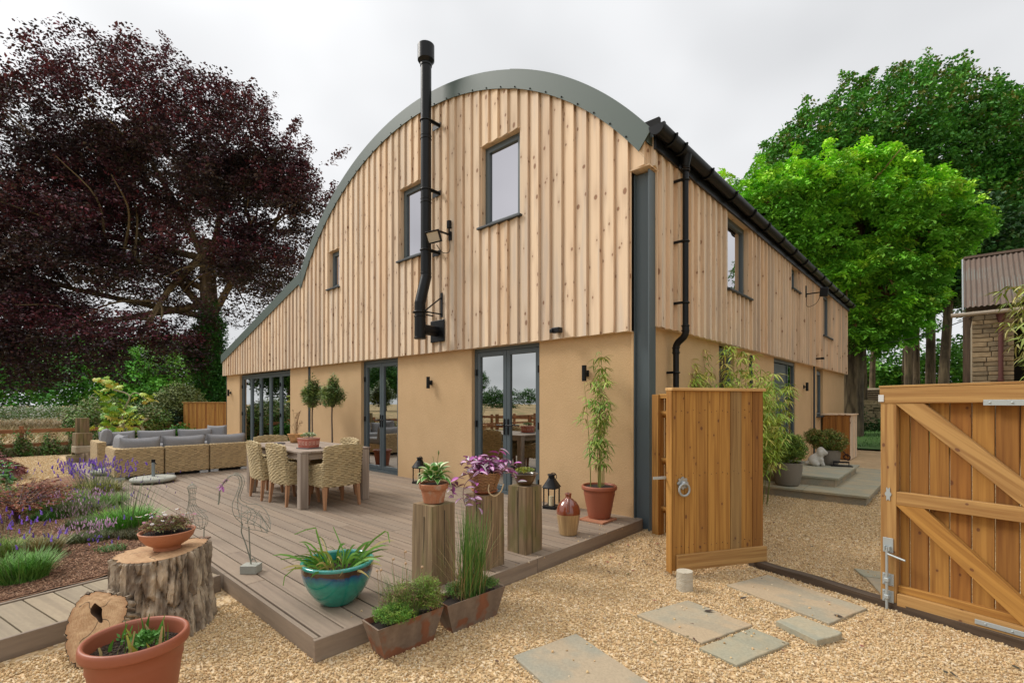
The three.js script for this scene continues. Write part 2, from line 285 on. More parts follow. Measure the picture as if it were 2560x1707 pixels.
const SLABS = { A: [[0.72, 3.08], [0.83, 2.62], [1.62, 2.87], [1.5, 3.33]], B: [[0.98, 2.10], [1.14, 1.63], [1.61, 1.735], [1.46, 2.19]], C: [[1.475, 2.26], [1.625, 1.79], [1.85, 1.84], [1.70, 2.31]], D: [[1.25, 1.11], [1.42, 0.65], [2.13, 0.91], [1.98, 1.36]], F: [[1.94, -0.04], [2.5, -0.22], [2.58, -0.03], [2.03, 0.13]], G: [[2.045, 0.15], [2.6, 0.0], [2.75, 0.42], [2.2, 0.56]] };
const inSlab = (x, z, m) => Object.values(SLABS).some(p => { let c = 1e9; p.forEach((a, i) => { const b = p[(i + 1) % 4], l = Math.hypot(b[0] - a[0], b[1] - a[1]); c = Math.min(c, Math.abs(0) + ((b[0] - a[0]) * (z - a[1]) - (b[1] - a[1]) * (x - a[0])) / l); }); return c > m; });
// loose pebbles, small and mixed, scattered over the gravel
{
  const shapes = new THREE.IcosahedronGeometry(0.5, 0), p = shapes.attributes.position;
  for (let i = 0; i < p.count; i++) { const a = p.getX(i), b = p.getY(i), c = p.getZ(i), k = 0.8 + 0.5 * hash3(Math.round(a * 50), Math.round(b * 50), Math.round(c * 50), 3); p.setXYZ(i, a * k, b * k, c * k); }
  shapes.computeVertexNormals();
  const r = rng(31), ms = [], cs = [], pal = [[0.59, 0.42, 0.215], [0.67, 0.50, 0.285], [0.50, 0.33, 0.155], [0.72, 0.59, 0.40], [0.38, 0.245, 0.12], [0.60, 0.395, 0.20], [0.55, 0.425, 0.27]];
  const put = (x, z, s) => { ms.push(M4(x, s * 0.16 + 0.004 * r(), z, r() * 6.3, r() * 6.3, r() * 6.3, s * (0.8 + 0.7 * r()), s * 0.62, s * (0.7 + 0.4 * r()))); cs.push(mul(pal[Math.floor(r() * r() * 1.35 * 7) % 7], 0.74 + 0.34 * r())); };
  const free = (x, z) => !(x < -0.06 && z < 3.87) && !(x < -1.35 && x > -2.5 && z > 3.8) && !(x < -2.2);
  for (let i = 0; i < 330000; i++) {
    const x = -1.7 + 5.6 * r(), z = -4.2 + 9.7 * r(); if (!free(x, z) || inSlab(x, z, 0.004 + 0.012 * r())) continue;
    const d = Math.hypot(x - 2.6, z - 5.2); if (r() > (d < 6 ? 1 : 0.62)) continue;
    put(x, z, (0.0085 + 0.0095 * r() * r() + 0.002 * r()) * (d < 6 ? 1 : 1.3));
  }
  for (let i = 0; i < 14000; i++) put(0.1 + 4 * r(), -8.2 + 4.2 * r(), 0.022 + 0.015 * r());
  for (let i = 0; i < 30000; i++) { const x = -16 + 7.6 * r(), z = 3.75 + 2.4 * r(); if (z < 3.9 && x > -12.6) continue; put(x, z, 0.02 + 0.014 * r()); }
  for (let i = 0; i < 60; i++) { const k = Object.values(SLABS)[i % 6], a = r(), b = r(), x = k[0][0] + (k[1][0] - k[0][0]) * a + (k[3][0] - k[0][0]) * b, z = k[0][1] + (k[1][1] - k[0][1]) * a + (k[3][1] - k[0][1]) * b, q = 0.009 + 0.008 * r(); ms.push(M4(x, 0.021 + q * 0.2, z, r() * 6, r() * 6, r() * 6, q)); cs.push(pal[i % 7]); }
  for (let i = 0; i < 160; i++) { const x = -0.05 - 0.5 * r() * r(), z = 3.8 * r(), q = 0.008 + 0.007 * r(); if (r() < 0.25) { ms.push(M4(x, DK + q * 0.25, z, r() * 6, r() * 6, r() * 6, q)); cs.push(pal[i % 7]); } }
  { const lm = [], lc = []; for (let i = 0; i < 170; i++) { const x = i < 60 ? 0.1 + 0.9 * r() : -0.1 + 3.8 * r(), z = i < 60 ? 0.2 + 1.3 * r() : -3 + 6.5 * r(); lm.push(M4(x, 0.02, z, (r() - 0.5) * 0.5, r() * 6.3, (r() - 0.5) * 0.5, 0.008 + 0.016 * r(), 1, 0.006 + 0.009 * r())); lc.push([[0.10, 0.05, 0.03], [0.28, 0.09, 0.06], [0.06, 0.05, 0.03], [0.16, 0.13, 0.05]][i % 4]); } inst('leaf_litter', new THREE.CircleGeometry(1, 6).rotateX(-Math.PI / 2), mat([1, 1, 1], 0.9), lm, lc); }
  inst('gravel_pebbles', shapes, mat([1, 1, 1], 0.9), ms, cs);
}
// ------------------------------------------------------------------ deck: rows of boards, fascia boards
{
  const d = thing('timber_deck', 'brown grey composite deck along the gable end of the barn house', 'deck', [0, 0, 0]);
  obj('substructure', box(12.3, 0.075, 3.8, -6.35, 0.045, 1.87), Mt.inside, d);
  const pitch = 0.1455, r = rng(5); let row = 0;
  for (let z = 3.755; z > -0.12; z -= pitch, row++) {
    let x = -0.115 - 0; const first = 1.2 + 2.4 * ((row * 0.382) % 1); let L = first;
    while (x > -12.5) {
      const x2 = Math.max(-12.55, x - L), w = x - x2 - 0.004;
      obj('deck_board', uvm(rbox(w, 0.024, pitch - 0.0105, (x + x2) / 2, DK - 0.012, z, 0.004, 1), 0), Mt.deck[Math.floor(r() * 4)], d);
      x = x2; L = 3.6; if (x - -12.5 < 0.3) break;
    }
  }
  for (const [a, b] of [[3.885, 1.9], [1.9, -0.02]]) obj('fascia_board', uvm(rbox(0.028, 0.128, a - b - 0.003, -0.094, 0.0645, (a + b) / 2, 0.004, 1), 2), Mt.deck[a > 2 ? 0 : 1], d);
  for (const [a, b] of [[-0.11, -1.66], [-1.66, -5.2], [-5.2, -8.8], [-8.8, -12.58]]) obj('fascia_board', uvm(rbox(a - b - 0.003, 0.128, 0.028, (a + b) / 2, 0.0645, 3.858, 0.004, 1), 0), Mt.deck[1], d);
  obj('fascia_board', uvm(rbox(0.028, 0.128, 3.9, -12.594, 0.0645, 1.9, 0.004, 1), 2), Mt.deck[0], d);
}
{ // short-board walkway leading off the deck
  const d = thing('board_walk', 'narrow boardwalk of short pale boards beside the lavender bed', 'boardwalk', [-1.66, 0, 3.88], 0.0);
  const a = 0.20, dirX = Math.sin(a), dirZ = Math.cos(a), g = (s) => [dirX * s, dirZ * s];
  d.rotation.y = a;                                   // local z runs along the walk
  obj('bearer', box(0.66, 0.085, 2.6, -0.37, 0.045, 1.31), Mt.inside, d);
  for (let i = 0; i < 16; i++) obj('deck_board', uvm(rbox(0.665, 0.024, 0.153, -0.362, DK - 0.012, 0.085 + i * 0.161, 0.004, 1), 0), Mt.walk[i % 3], d);
  obj('fascia_board', uvm(rbox(0.026, 0.128, 2.6, -0.012, 0.064, 1.31, 0.004, 1), 2), Mt.deck[0], d);
  obj('fascia_board', uvm(rbox(0.026, 0.128, 2.6, -0.716, 0.064, 1.31, 0.004, 1), 2), Mt.deck[1], d);
}
// ------------------------------------------------------------------ the house
const house = thing('barn_house', 'timber clad barn house with green curved roof above ochre rendered walls', 'house', [0, 0, 0]);
const RC = [-4.4, 1.0], RO = 5.70;                    // roof arc: centre, outer radius
const arcY = (x, R) => RC[1] + Math.sqrt(Math.max(0, R * R - (x - RC[0]) ** 2));
const XL = -14.45, XK = -8.86, EAVE = 2.97, KNEE = 4.56;
const roofY = (x, off) => x >= XK ? arcY(x, RO - off) : EAVE + (KNEE - EAVE) * (x - XL) / (XK - XL) - off * 1.03;
const CB = 2.32, ZL = -13.5;
const openG = [[-7.53, -7.09, 3.93, 4.76], [-4.86, -4.06, 4.02, 5.34], [-2.73, -1.95, 4.11, 5.36]];
function breaks(a, b, pitch, must) {
  const pts = [a, ...must.filter(m => m > a && m < b), b].sort((x, y) => x - y), out = [a];
  for (let i = 1; i < pts.length; i++) { const L = pts[i] - pts[i - 1], n = Math.max(1, Math.round(L / pitch)); for (let k = 1; k <= n; k++) out.push(pts[i - 1] + L * k / n); }
  return out;
}
function boardGeo(x0, x1, y0, top, t0, t1) {          // feather edged: t0 at x0, t1 at x1; top = function or number
  const s = new THREE.Shape(), f = typeof top === 'number' ? () => top : top;
  s.moveTo(x0, y0); s.lineTo(x1, y0); s.lineTo(x1, f(x1)); s.lineTo((x0 + x1) / 2, f((x0 + x1) / 2)); s.lineTo(x0, f(x0));
  const g = new THREE.ExtrudeGeometry(s, { depth: 1, bevelEnabled: false }), p = g.attributes.position;
  for (let i = 0; i < p.count; i++) p.setZ(i, p.getZ(i) > 0.5 ? t0 + (t1 - t0) * (p.getX(i) - x0) / (x1 - x0) : 0);
  g.computeVertexNormals(); return g;
}
{ // gable cladding
  const r = rng(12), must = openG.flatMap(o => [o[0], o[1]]).concat([-0.21]), bp = breaks(-14.5, 0.0, 0.2, must);
  for (let i = 0; i + 1 < bp.length; i++) {
    const a = bp[i], b = bp[i + 1], c = (a + b) / 2, o = openG.find(q => c > q[0] && c < q[1]), m = () => Mt.larch[Math.floor(r() * 5)], t0 = 0.022, t1 = 0.05 + 0.005 * r(), jit = () => 0.006 * (r() - 0.5);
    const top = x => Math.max(roofY(x, 0.1), CB + 0.05), bot = c > -0.21 ? 4.2 : CB;
    const A = b - 0.026;
    if (!o) obj('cladding_board', uvm(boardGeo(a, A, bot + jit(), top, t0, t1), 1), m(), house);
    else { obj('cladding_board', uvm(boardGeo(a, A, CB + jit(), o[2], t0, t1), 1), m(), house); obj('cladding_board', uvm(boardGeo(a, A, o[3] + jit(), top, t0, t1), 1), m(), house); }
  }
}
const openS = [[2.51, 3.56, 3.2, 4.40], [6.38, 7.0, 3.88, 4.40], [9.65, 10.75, 3.22, 4.40]], CBS = 2.37;
{ // side cladding, s runs away from the corner; thick edge towards the corner
  const r = rng(13), bp = breaks(0.0, -ZL, 0.215, [0.17, ...openS.flatMap(o => [o[0], o[1]])]);
  const place = g => g.rotateY(Math.PI / 2);           // local x -> -z, local z -> +x
  for (let i = 0; i + 1 < bp.length; i++) {
    const a = bp[i] + 0.052, b = bp[i + 1], c = (a + b) / 2, o = openS.find(q => c > q[0] && c < q[1]), m = () => Mt.larch[Math.floor(r() * 5)], t1 = 0.03, t0 = 0.058 + 0.004 * r(), jit = () => 0.006 * (r() - 0.5);
    const put = (y0, y1) => obj('cladding_board', uvm(place(boardGeo(a, b, y0 + jit(), y1, t0, t1)), 1), m(), house);
    const bot = c < 0.17 ? 4.2 : CBS;
    if (!o) put(bot, 4.53); else { put(CBS, o[2]); put(o[3], 4.53); }
  }
}
{ // backing behind the cladding, with openings; corner notch for the column
  const s = new THREE.Shape(); s.moveTo(XL, CB); s.lineTo(-0.21, CB); s.lineTo(-0.21, 4.2); s.lineTo(-0.002, 4.2);
  for (let i = 0; i <= 40; i++) { const x = -0.002 + (XK + 0.002) * i / 40; s.lineTo(x, roofY(x, 0.12)); } s.lineTo(XL, EAVE - 0.14);
  for (const [a, b, c, d] of openG) { const h = new THREE.Path(); h.moveTo(a, c); h.lineTo(b, c); h.lineTo(b, d); h.lineTo(a, d); h.lineTo(a, c); s.holes.push(h); }
  obj('gable_backing', uvm(new THREE.ExtrudeGeometry(s, { depth: 0.16, bevelEnabled: false }).translate(0, 0, -0.155)), Mt.back, house);
  const q = new THREE.Shape(); q.moveTo(0.17, CBS); q.lineTo(-ZL, CBS); q.lineTo(-ZL, 4.5); q.lineTo(0.165, 4.5);
  for (const [a, b, c, d] of openS) { const h = new THREE.Path(); h.moveTo(a, c); h.lineTo(b, c); h.lineTo(b, d); h.lineTo(a, d); h.lineTo(a, c); q.holes.push(h); }
  obj('side_backing', uvm(new THREE.ExtrudeGeometry(q, { depth: 0.16, bevelEnabled: false }).translate(0, 0, -0.155).rotateY(Math.PI / 2)), Mt.back, house);
  // timber linings of the openings and the corner notch
  const L = (g) => obj('lining_board', uvm(g), Mt.larch[3], house);
  for (const [a, b, c, d] of openG) { L(box(0.018, d - c, 0.17, a - 0.011, (c + d) / 2, -0.066)); L(box(0.018, d - c, 0.17, b + 0.011, (c + d) / 2, -0.066)); L(box(b - a + 0.04, 0.018, 0.175, (a + b) / 2, d + 0.010, -0.06)); }
  for (const [a, b, c, d] of openS) { L(box(0.17, d - c, 0.018, -0.066, (c + d) / 2, -a + 0.011)); L(box(0.17, d - c, 0.018, -0.066, (c + d) / 2, -b - 0.011)); L(box(0.175, 0.018, b - a + 0.04, -0.06, d + 0.010, -(a + b) / 2)); }
  L(box(0.245, 0.016, 0.235, -0.095, 4.189, -0.082)); L(box(0.018, 4.2 - CB, 0.16, -0.219, (4.18 + CB) / 2, -0.062)); L(box(0.19, 4.18 - CBS, 0.018, -0.07, (4.18 + CBS) / 2, -0.178));
}
{ // rendered walls below, returns at the openings come with the pier thickness
  const P = (x0, x1, y0, y1) => obj('rendered_wall', uvm(box(x1 - x0, y1 - y0, 0.3, (x0 + x1) / 2, (y0 + y1) / 2, -0.21)), Mt.stucco, house);
  P(-14.36, -13.25, 0, CB + 0.02); P(-9.71, -8.73, 0, CB + 0.02); P(-8.60, -6.35, 0, CB + 0.02); P(-5.05, -3.04, 0, CB + 0.02); P(-1.66, -0.215, 0, CB + 0.02);
  obj('rendered_wall', uvm(box(0.03, CB, 0.03, -0.225, CB / 2, -0.05)), Mt.stucco, house);
  const S = (s0, s1, y0, y1) => obj('rendered_wall', uvm(box(0.3, y1 - y0, s1 - s0, -0.21, (y0 + y1) / 2, -(s0 + s1) / 2)), Mt.stucco, house);
  S(0.17, 2.4, 0, CBS + 0.02); S(2.4, 3.1, 0, 1.0); S(3.1, 5.4, 0, CBS + 0.02); S(7.1, 9.35, 0, CBS + 0.02); S(9.35, 10.15, 0, 1.11); S(10.15, 13.45, 0, CBS + 0.02);
  obj('soffit_strip', [box(14.1, 0.02, 0.062, -7.3, CB + 0.012, -0.032), box(0.062, 0.02, 13.2, -0.032, CBS + 0.012, -6.85)], Mt.greyDark, house);
  obj('back_wall', uvm(box(14.1, 3, 0.3, -7.3, 1.5, ZL + 0.16)), Mt.stucco, house); obj('left_wall', uvm(box(0.3, 2.85, 13, -14.2, 1.42, -6.85)), Mt.stucco, house);
  obj('upper_back_wall', uvm(box(8.6, 2.1, 0.2, -4.4, 3.4, ZL + 0.11)), Mt.larch[0], house);
  obj('inner_room', [box(13.3, 0.05, 12.6, -7.2, 2.9, -6.9), box(13.6, 0.04, 12.7, -7.2, 0.03, -6.9), box(13.3, 2.8, 0.05, -7.2, 1.45, -0.9), box(0.05, 2.8, 12.2, -0.9, 1.45, -7), box(8.6, 2.2, 0.05, -4.4, 3.9, -0.5)], Mt.inside, house);
  obj('steel_column', [box(0.205, 4.16, 0.014, -0.108, 2.08, -0.088), box(0.016, 4.16, 0.16, -0.006, 2.08, -0.095), box(0.016, 4.16, 0.1, -0.203, 2.08, -0.095)], Mt.grey, house);
  obj('steel_column', box(0.08, CB, 0.05, -8.665, CB / 2, -0.082), Mt.greyDark, house);
  obj('corner_trim', box(0.05, CB, 0.05, -14.4, CB / 2, -0.09), Mt.greyDark, house);
  obj('corner_trim', box(0.05, 2.3, 0.07, -0.05, 1.15, -3.9), Mt.greyDark, house);
}
{ // roof shell, verge trims, bolts
  const band = (x0, x1, o0, o1, cut = 0) => {
    const s = new THREE.Shape(), n = 48;
    for (let i = 0; i <= n; i++) { const x = x0 + (x1 - x0) * i / n, q = [x, roofY(x, o0)]; i ? s.lineTo(...q) : s.moveTo(...q); }
    for (let i = n; i >= 0; i--) { const x = x0 + (x1 - x0) * i / n, k = cut && i === n ? x - cut : x; s.lineTo(k, roofY(k, o1)); } return s;
  };
  obj('roof', [new THREE.ExtrudeGeometry(band(XK, 0.02, 0.01, 0.11), { depth: 13.6, bevelEnabled: false, steps: 1 }).translate(0, 0, -13.55), new THREE.ExtrudeGeometry(band(XL - 0.05, XK, 0.01, 0.11), { depth: 13.6, bevelEnabled: false }).translate(0, 0, -13.55)], Mt.green, house);
  const tr = (x0, x1, z, cut) => obj('verge_trim', [new THREE.ExtrudeGeometry(band(x0, x1, -0.015, 0.235, cut), { depth: 0.012, bevelEnabled: false }).translate(0, 0, z), new THREE.ExtrudeGeometry(band(x0, x1, -0.015, 0.0), { depth: 0.12, bevelEnabled: false }).translate(0, 0, z - 0.125)], Mt.green, house);
  tr(XK, -2.06, 0.056); tr(-2.09, 0.075, 0.069, 0.16); tr(XL - 0.06, XK + 0.02, 0.056);
  const bolts = []; for (let k = 0; k < 30; k++) { const a = 0.86 - k * 0.058, x = RC[0] + (RO - 0.215) * Math.sin(a); bolts.push(new THREE.SphereGeometry(0.012, 8, 6).translate(x, RC[1] + (RO - 0.215) * Math.cos(a), x > -2.07 ? 0.082 : 0.069)); }
  obj('trim_bolts', bolts, Mt.black, house, 'stuff');
}
obj('eaves_board', box(0.03, 0.2, 13.5, 0.068, 4.47, -6.77), Mt.black, house);
// windows and doors: local x along the wall, y up, z outwards
const part = (name, parent, pos, turn = 0) => { const g = new THREE.Group(); g.name = name; g.position.set(...pos); g.rotation.y = turn; parent.add(g); return g; };
const ring = (w, h, t, d, z = 0) => [rbox(t, h, d, -w / 2 + t / 2, 0, z, 0.004, 1), rbox(t, h, d, w / 2 - t / 2, 0, z, 0.004, 1), rbox(w - 2 * t, t, d, 0, h / 2 - t / 2, z, 0.004, 1), rbox(w - 2 * t, t, d, 0, -h / 2 + t / 2, z, 0.004, 1)];
function makeWindow(pos, w, h, turn, sill = 0.06, g = Mt.glass) {
  const n = part('window', house, pos, turn), z0 = -0.02;
  obj('frame', [...ring(w - 0.004, h - 0.004, 0.045, 0.07, -0.075 + z0), ...ring(w - 0.1, h - 0.1, 0.05, 0.07, -0.062 + z0)], Mt.grey, n);
  obj('pane', box(w - 0.19, h - 0.19, 0.016, 0, 0, -0.068 + z0), g, n);
  if (sill) obj('sill', rbox(w + 0.1, 0.03, 0.21, 0, -h / 2 + 0.004, -0.02, 0.004, 1), Mt.greyDark, n);
}
for (const [a, b, c, d] of openG) makeWindow([(a + b) / 2, (c + d) / 2, 0], b - a, d - c, 0);
for (const [a, b, c, d] of openS) makeWindow([0, (c + d) / 2, -(a + b) / 2], b - a, d - c, Math.PI / 2);
makeWindow([-0.06, 1.71, -9.75], 0.8, 1.2, Math.PI / 2, 0.06, Mt.glassLow); makeWindow([-0.06, 1.67, -2.75], 0.7, 1.34, Math.PI / 2, 0.06, Mt.glassLow);
function makeDoors(name, x0, x1, y0, y1, n, pull) {
  const g = part(name, house, [(x0 + x1) / 2, 0, -0.17]), w = x1 - x0, h = y1 - y0, cy = (y0 + y1) / 2;
  obj('frame', [box(0.05, h, 0.09, -w / 2 + 0.027, cy, 0), box(0.05, h, 0.09, w / 2 - 0.027, cy, 0), box(w - 0.11, 0.055, 0.09, 0, y1 - 0.028, 0), box(w - 0.11, 0.045, 0.12, 0, y0 + 0.0225, 0.015)], Mt.grey, g);
  const lw = (w - 0.11) / n;
  for (let i = 0; i < n; i++) {
    const cx = -w / 2 + 0.055 + lw * (i + 0.5);
    obj('leaf_frame', ring(lw - 0.006, h - 0.11, 0.068, 0.06, 0.012).map(q => q.translate(cx, cy - 0.005, 0)), Mt.grey, g);
    obj('pane', box(lw - 0.14, h - 0.24, 0.016, cx, cy - 0.005, 0.006 + 0.0008 * i), Mt.glassLow, g);
  }
  if (pull) for (const s of [-1, 1]) {
    obj('handle', [rbox(0.03, 0.24, 0.012, s * 0.038, 1.12, 0.05, 0.004, 1), cyl(0.009, 0.009, 0.05, s * 0.038, 0, 0, 8).rotateX(Math.PI / 2).translate(0, 1.14, 0.05), rbox(0.13, 0.018, 0.018, s * 0.092, 1.14, 0.098, 0.008, 2)], Mt.black, g);
  }
  const hg = []; for (let i = pull ? 0 : 0; i <= n; i += pull ? n : 2) for (const y of [0.35, 1.15, 1.95]) hg.push(box(0.022, 0.1, 0.03, -w / 2 + 0.055 + lw * i + (i ? 0 : 0.0), y, 0.055));
  obj('hinges', hg, Mt.black, g);
}
makeDoors('bifold_door', -13.25, -9.71, DK, 2.29, 5, false); makeDoors('french_door', -6.35, -5.05, DK, 2.31, 2, true); makeDoors('french_door', -3.04, -1.66, DK, 2.32, 2, true);
{
  const g = part('front_door', house, [-0.13, 0, -6.25], Math.PI / 2);
  obj('frame', [box(0.06, 2.05, 0.1, -0.82, 1.33, 0), box(0.06, 2.05, 0.1, 0.82, 1.33, 0), box(1.58, 0.06, 0.1, 0, 2.32, 0), box(0.05, 1.97, 0.1, 0.28, 1.3, 0)], Mt.grey, g);
  obj('door_leaf', rbox(1.06, 1.95, 0.05, -0.26, 1.3, 0, 0.004, 1), Mt.grey, g); obj('side_pane', box(0.46, 1.95, 0.02, 0.54, 1.3, 0.01), Mt.glassLow, g);
}
{ // stove flue on the gable
  const f = part('stove_flue', house, [0, 0, 0]); f.userData.label = 'tall black stove flue with a wide cap';
  const x = -3.76, seg = [[6.98, 5.75], [5.75, 4.72], [4.72, 3.52]], H = [];
  for (const [a, b] of seg) obj('pipe_section', [cyl(0.086, 0.086, a - b - 0.012, x, b + 0.006, 0.28, 28), new THREE.TorusGeometry(0.087, 0.006, 6, 28).rotateX(Math.PI / 2).translate(x, b + 0.004, 0.28), new THREE.TorusGeometry(0.087, 0.005, 6, 28).rotateX(Math.PI / 2).translate(x, b + 0.06, 0.28)], Mt.black, f);
  obj('pipe_cap', [cyl(0.135, 0.135, 0.24, x, 7.03, 0.28, 32), cyl(0.10, 0.135, 0.05, x, 6.98, 0.28, 32), cyl(0.095, 0.095, 0.04, x, 6.94, 0.28, 28)], Mt.black, f);
  obj('pipe_section', [bar(V(x, 3.52, 0.28), V(x, 3.08, 0.40), 0.088, 0.088, 28), new THREE.SphereGeometry(0.089, 24, 12).translate(x, 3.52, 0.28), new THREE.SphereGeometry(0.089, 24, 12).translate(x, 3.08, 0.40)], Mt.black, f);
  obj('pipe_section', [cyl(0.09, 0.09, 0.58, x, 2.5, 0.40, 28), new THREE.TorusGeometry(0.092, 0.007, 6, 28).rotateX(Math.PI / 2).translate(x, 2.86, 0.40), new THREE.TorusGeometry(0.092, 0.007, 6, 28).rotateX(Math.PI / 2).translate(x, 2.52, 0.40)], Mt.black, f);
  obj('wall_pipe', [cyl(0.085, 0.085, 0.4, 0, 0, 0, 24).rotateX(Math.PI / 2).translate(x, 2.66, 0.02), rbox(0.36, 0.36, 0.02, x + 0.02, 2.66, 0.06, 0.02)], Mt.black, f);
  for (const y of [6.05, 4.93, 3.95]) obj('bracket', [box(0.018, 0.018, 0.2, x + 0.09, y, 0.16), box(0.018, 0.05, 0.2, x + 0.07, y - 0.01, 0.15), box(0.2, 0.08, 0.012, x, y, 0.062), new THREE.TorusGeometry(0.09, 0.012, 6, 24).rotateX(Math.PI / 2).translate(x, y, 0.28)], Mt.black, f);
  obj('bracket', [bar(V(x + 0.11, 3.2, 0.06), V(x + 0.11, 2.93, 0.40), 0.012), bar(V(x + 0.11, 2.93, 0.05), V(x + 0.11, 2.93, 0.46), 0.012), bar(V(x - 0.11, 2.93, 0.05), V(x - 0.11, 2.93, 0.46), 0.012), new THREE.TorusGeometry(0.1, 0.016, 6, 24).rotateX(Math.PI / 2).translate(x, 2.93, 0.4), box(0.05, 0.4, 0.012, x + 0.12, 3.08, 0.055)], Mt.black, f);
}
{ // gutter along the side eaves and downpipe
  const gt = part('gutter', house, [0.145, 4.565, 0]), a = [], N = 16;
  const s = new THREE.Shape(); for (let i = 0; i <= N; i++) { const t = Math.PI * (1 + i / N); const p = [0.085 * Math.cos(t), 0.1 * Math.sin(t)]; i ? s.lineTo(...p) : s.moveTo(...p); } for (let i = N; i >= 0; i--) { const t = Math.PI * (1 + i / N); s.lineTo(0.079 * Math.cos(t), 0.094 * Math.sin(t)); }
  obj('trough', new THREE.ExtrudeGeometry(s, { depth: 13.7, bevelEnabled: false }).translate(0, 0, -13.62), Mt.black, gt);
  const e = new THREE.Shape(); for (let i = 0; i <= N; i++) { const t = Math.PI * (1 + i / N); const p = [0.094 * Math.cos(t), 0.11 * Math.sin(t)]; i ? e.lineTo(...p) : e.moveTo(...p); }
  obj('end_cap', new THREE.ExtrudeGeometry(e, { depth: 0.04, bevelEnabled: false }).translate(0, 0.004, 0.06), Mt.black, gt);
  const clip = () => { const q = []; for (let i = 0; i <= 14; i++) { const t = Math.PI * (1 + i / 14); q.push(V(0.098 * Math.cos(t), 0.114 * Math.sin(t), 0)); } return [tube(q, 0.014, 6, 20), box(0.05, 0.13, 0.04, -0.115, -0.06, 0)]; };
  for (const z of [-0.22, -0.5, -1.35, -2.3, -3.2, -4.0, -4.95, -5.9, -6.85, -7.75, -8.7, -9.6, -10.5, -11.4, -12.3, -13.2]) obj('bracket', clip().map(g => g.translate(0, 0, z)), Mt.black, gt);
  const dp = part('downpipe', house, [0, 0, 0]);
  obj('outlet', [cyl(0.045, 0.075, 0.14, 0.155, 4.36, -0.66, 18), new THREE.TorusGeometry(0.047, 0.009, 6, 20).rotateX(Math.PI / 2).translate(0.155, 4.34, -0.66), new THREE.TorusGeometry(0.047, 0.009, 6, 20).rotateX(Math.PI / 2).translate(0.155, 4.31, -0.66)], Mt.black, dp);
  obj('pipe', cyl(0.036, 0.036, 1.98, 0.155, 2.34, -0.66, 18), Mt.black, dp); obj('pipe', cyl(0.036, 0.036, 2.2, 0.035, 0, -0.66, 18), Mt.black, dp);
  obj('offset_bend', [tube([V(0.155, 2.42, -0.66), V(0.155, 2.33, -0.66), V(0.13, 2.28, -0.66), V(0.06, 2.22, -0.66), V(0.035, 2.17, -0.66), V(0.035, 2.08, -0.66)], 0.042, 14, 24), ...[[0.155, 2.42], [0.035, 2.10], [0.155, 2.36], [0.035, 2.16]].map(q => new THREE.TorusGeometry(0.043, 0.008, 6, 20).rotateX(Math.PI / 2).translate(q[0], q[1], -0.66))], Mt.black, dp);
  for (const y of [4.2, 3.45, 2.7]) obj('clip', [new THREE.TorusGeometry(0.04, 0.012, 6, 18).rotateX(Math.PI / 2).translate(0.155, y, -0.66), box(0.13, 0.03, 0.02, 0.07, y, -0.62)], Mt.black, dp);
  obj('clip', [new THREE.TorusGeometry(0.04, 0.012, 6, 18).rotateX(Math.PI / 2).translate(0.035, 1.85, -0.66), box(0.1, 0.03, 0.02, -0.02, 1.85, -0.6)], Mt.black, dp);
}
// woven cane: a box with rounded edges whose skin is raised strand by strand
const WV = 0.299;
function wovenSkin(g, shape, amp = 0.024) {
  const p = g.attributes.position, n0 = g.attributes.normal, uv = g.attributes.uv, N = V(0, 0, 0), P = V(0, 0, 0), Q = V(0, 0, 0);
  for (let i = 0; i < p.count; i++) {
    P.fromBufferAttribute(p, i); N.fromBufferAttribute(n0, i);
    const ax = Math.abs(N.x) > 0.5 ? 0 : Math.abs(N.y) > 0.5 ? 1 : 2, u = ax === 0 ? P.z : P.x, v = ax === 1 ? P.z : P.y;
    shape(P, N, Q); const h = weaveH(u / 0.3 + 3, v / WV + 3) * amp - amp * 0.6; P.addScaledVector(N, h);
    p.setXYZ(i, P.x, P.y, P.z); uv.setXY(i, u, v);
  }
  g.computeVertexNormals(); return g;
}
const wovenBox = (w, h, d, x = 0, y = 0, z = 0, r = 0.025, mod) => {
  const g = new THREE.BoxGeometry(w, h, d, Math.ceil(w / 0.0125), Math.ceil(h / 0.0046), Math.ceil(d / 0.0125));
  return wovenSkin(g, (P, N, Q) => { Q.set(clamp(P.x, -w / 2 + r, w / 2 - r), clamp(P.y, -h / 2 + r, h / 2 - r), clamp(P.z, -d / 2 + r, d / 2 - r)); const k = P.clone().sub(Q); if (k.lengthSq() > 1e-9) { k.normalize(); P.copy(Q).addScaledVector(k, r); N.copy(k); } if (mod) mod(P); }).translate(x, y, z);
};
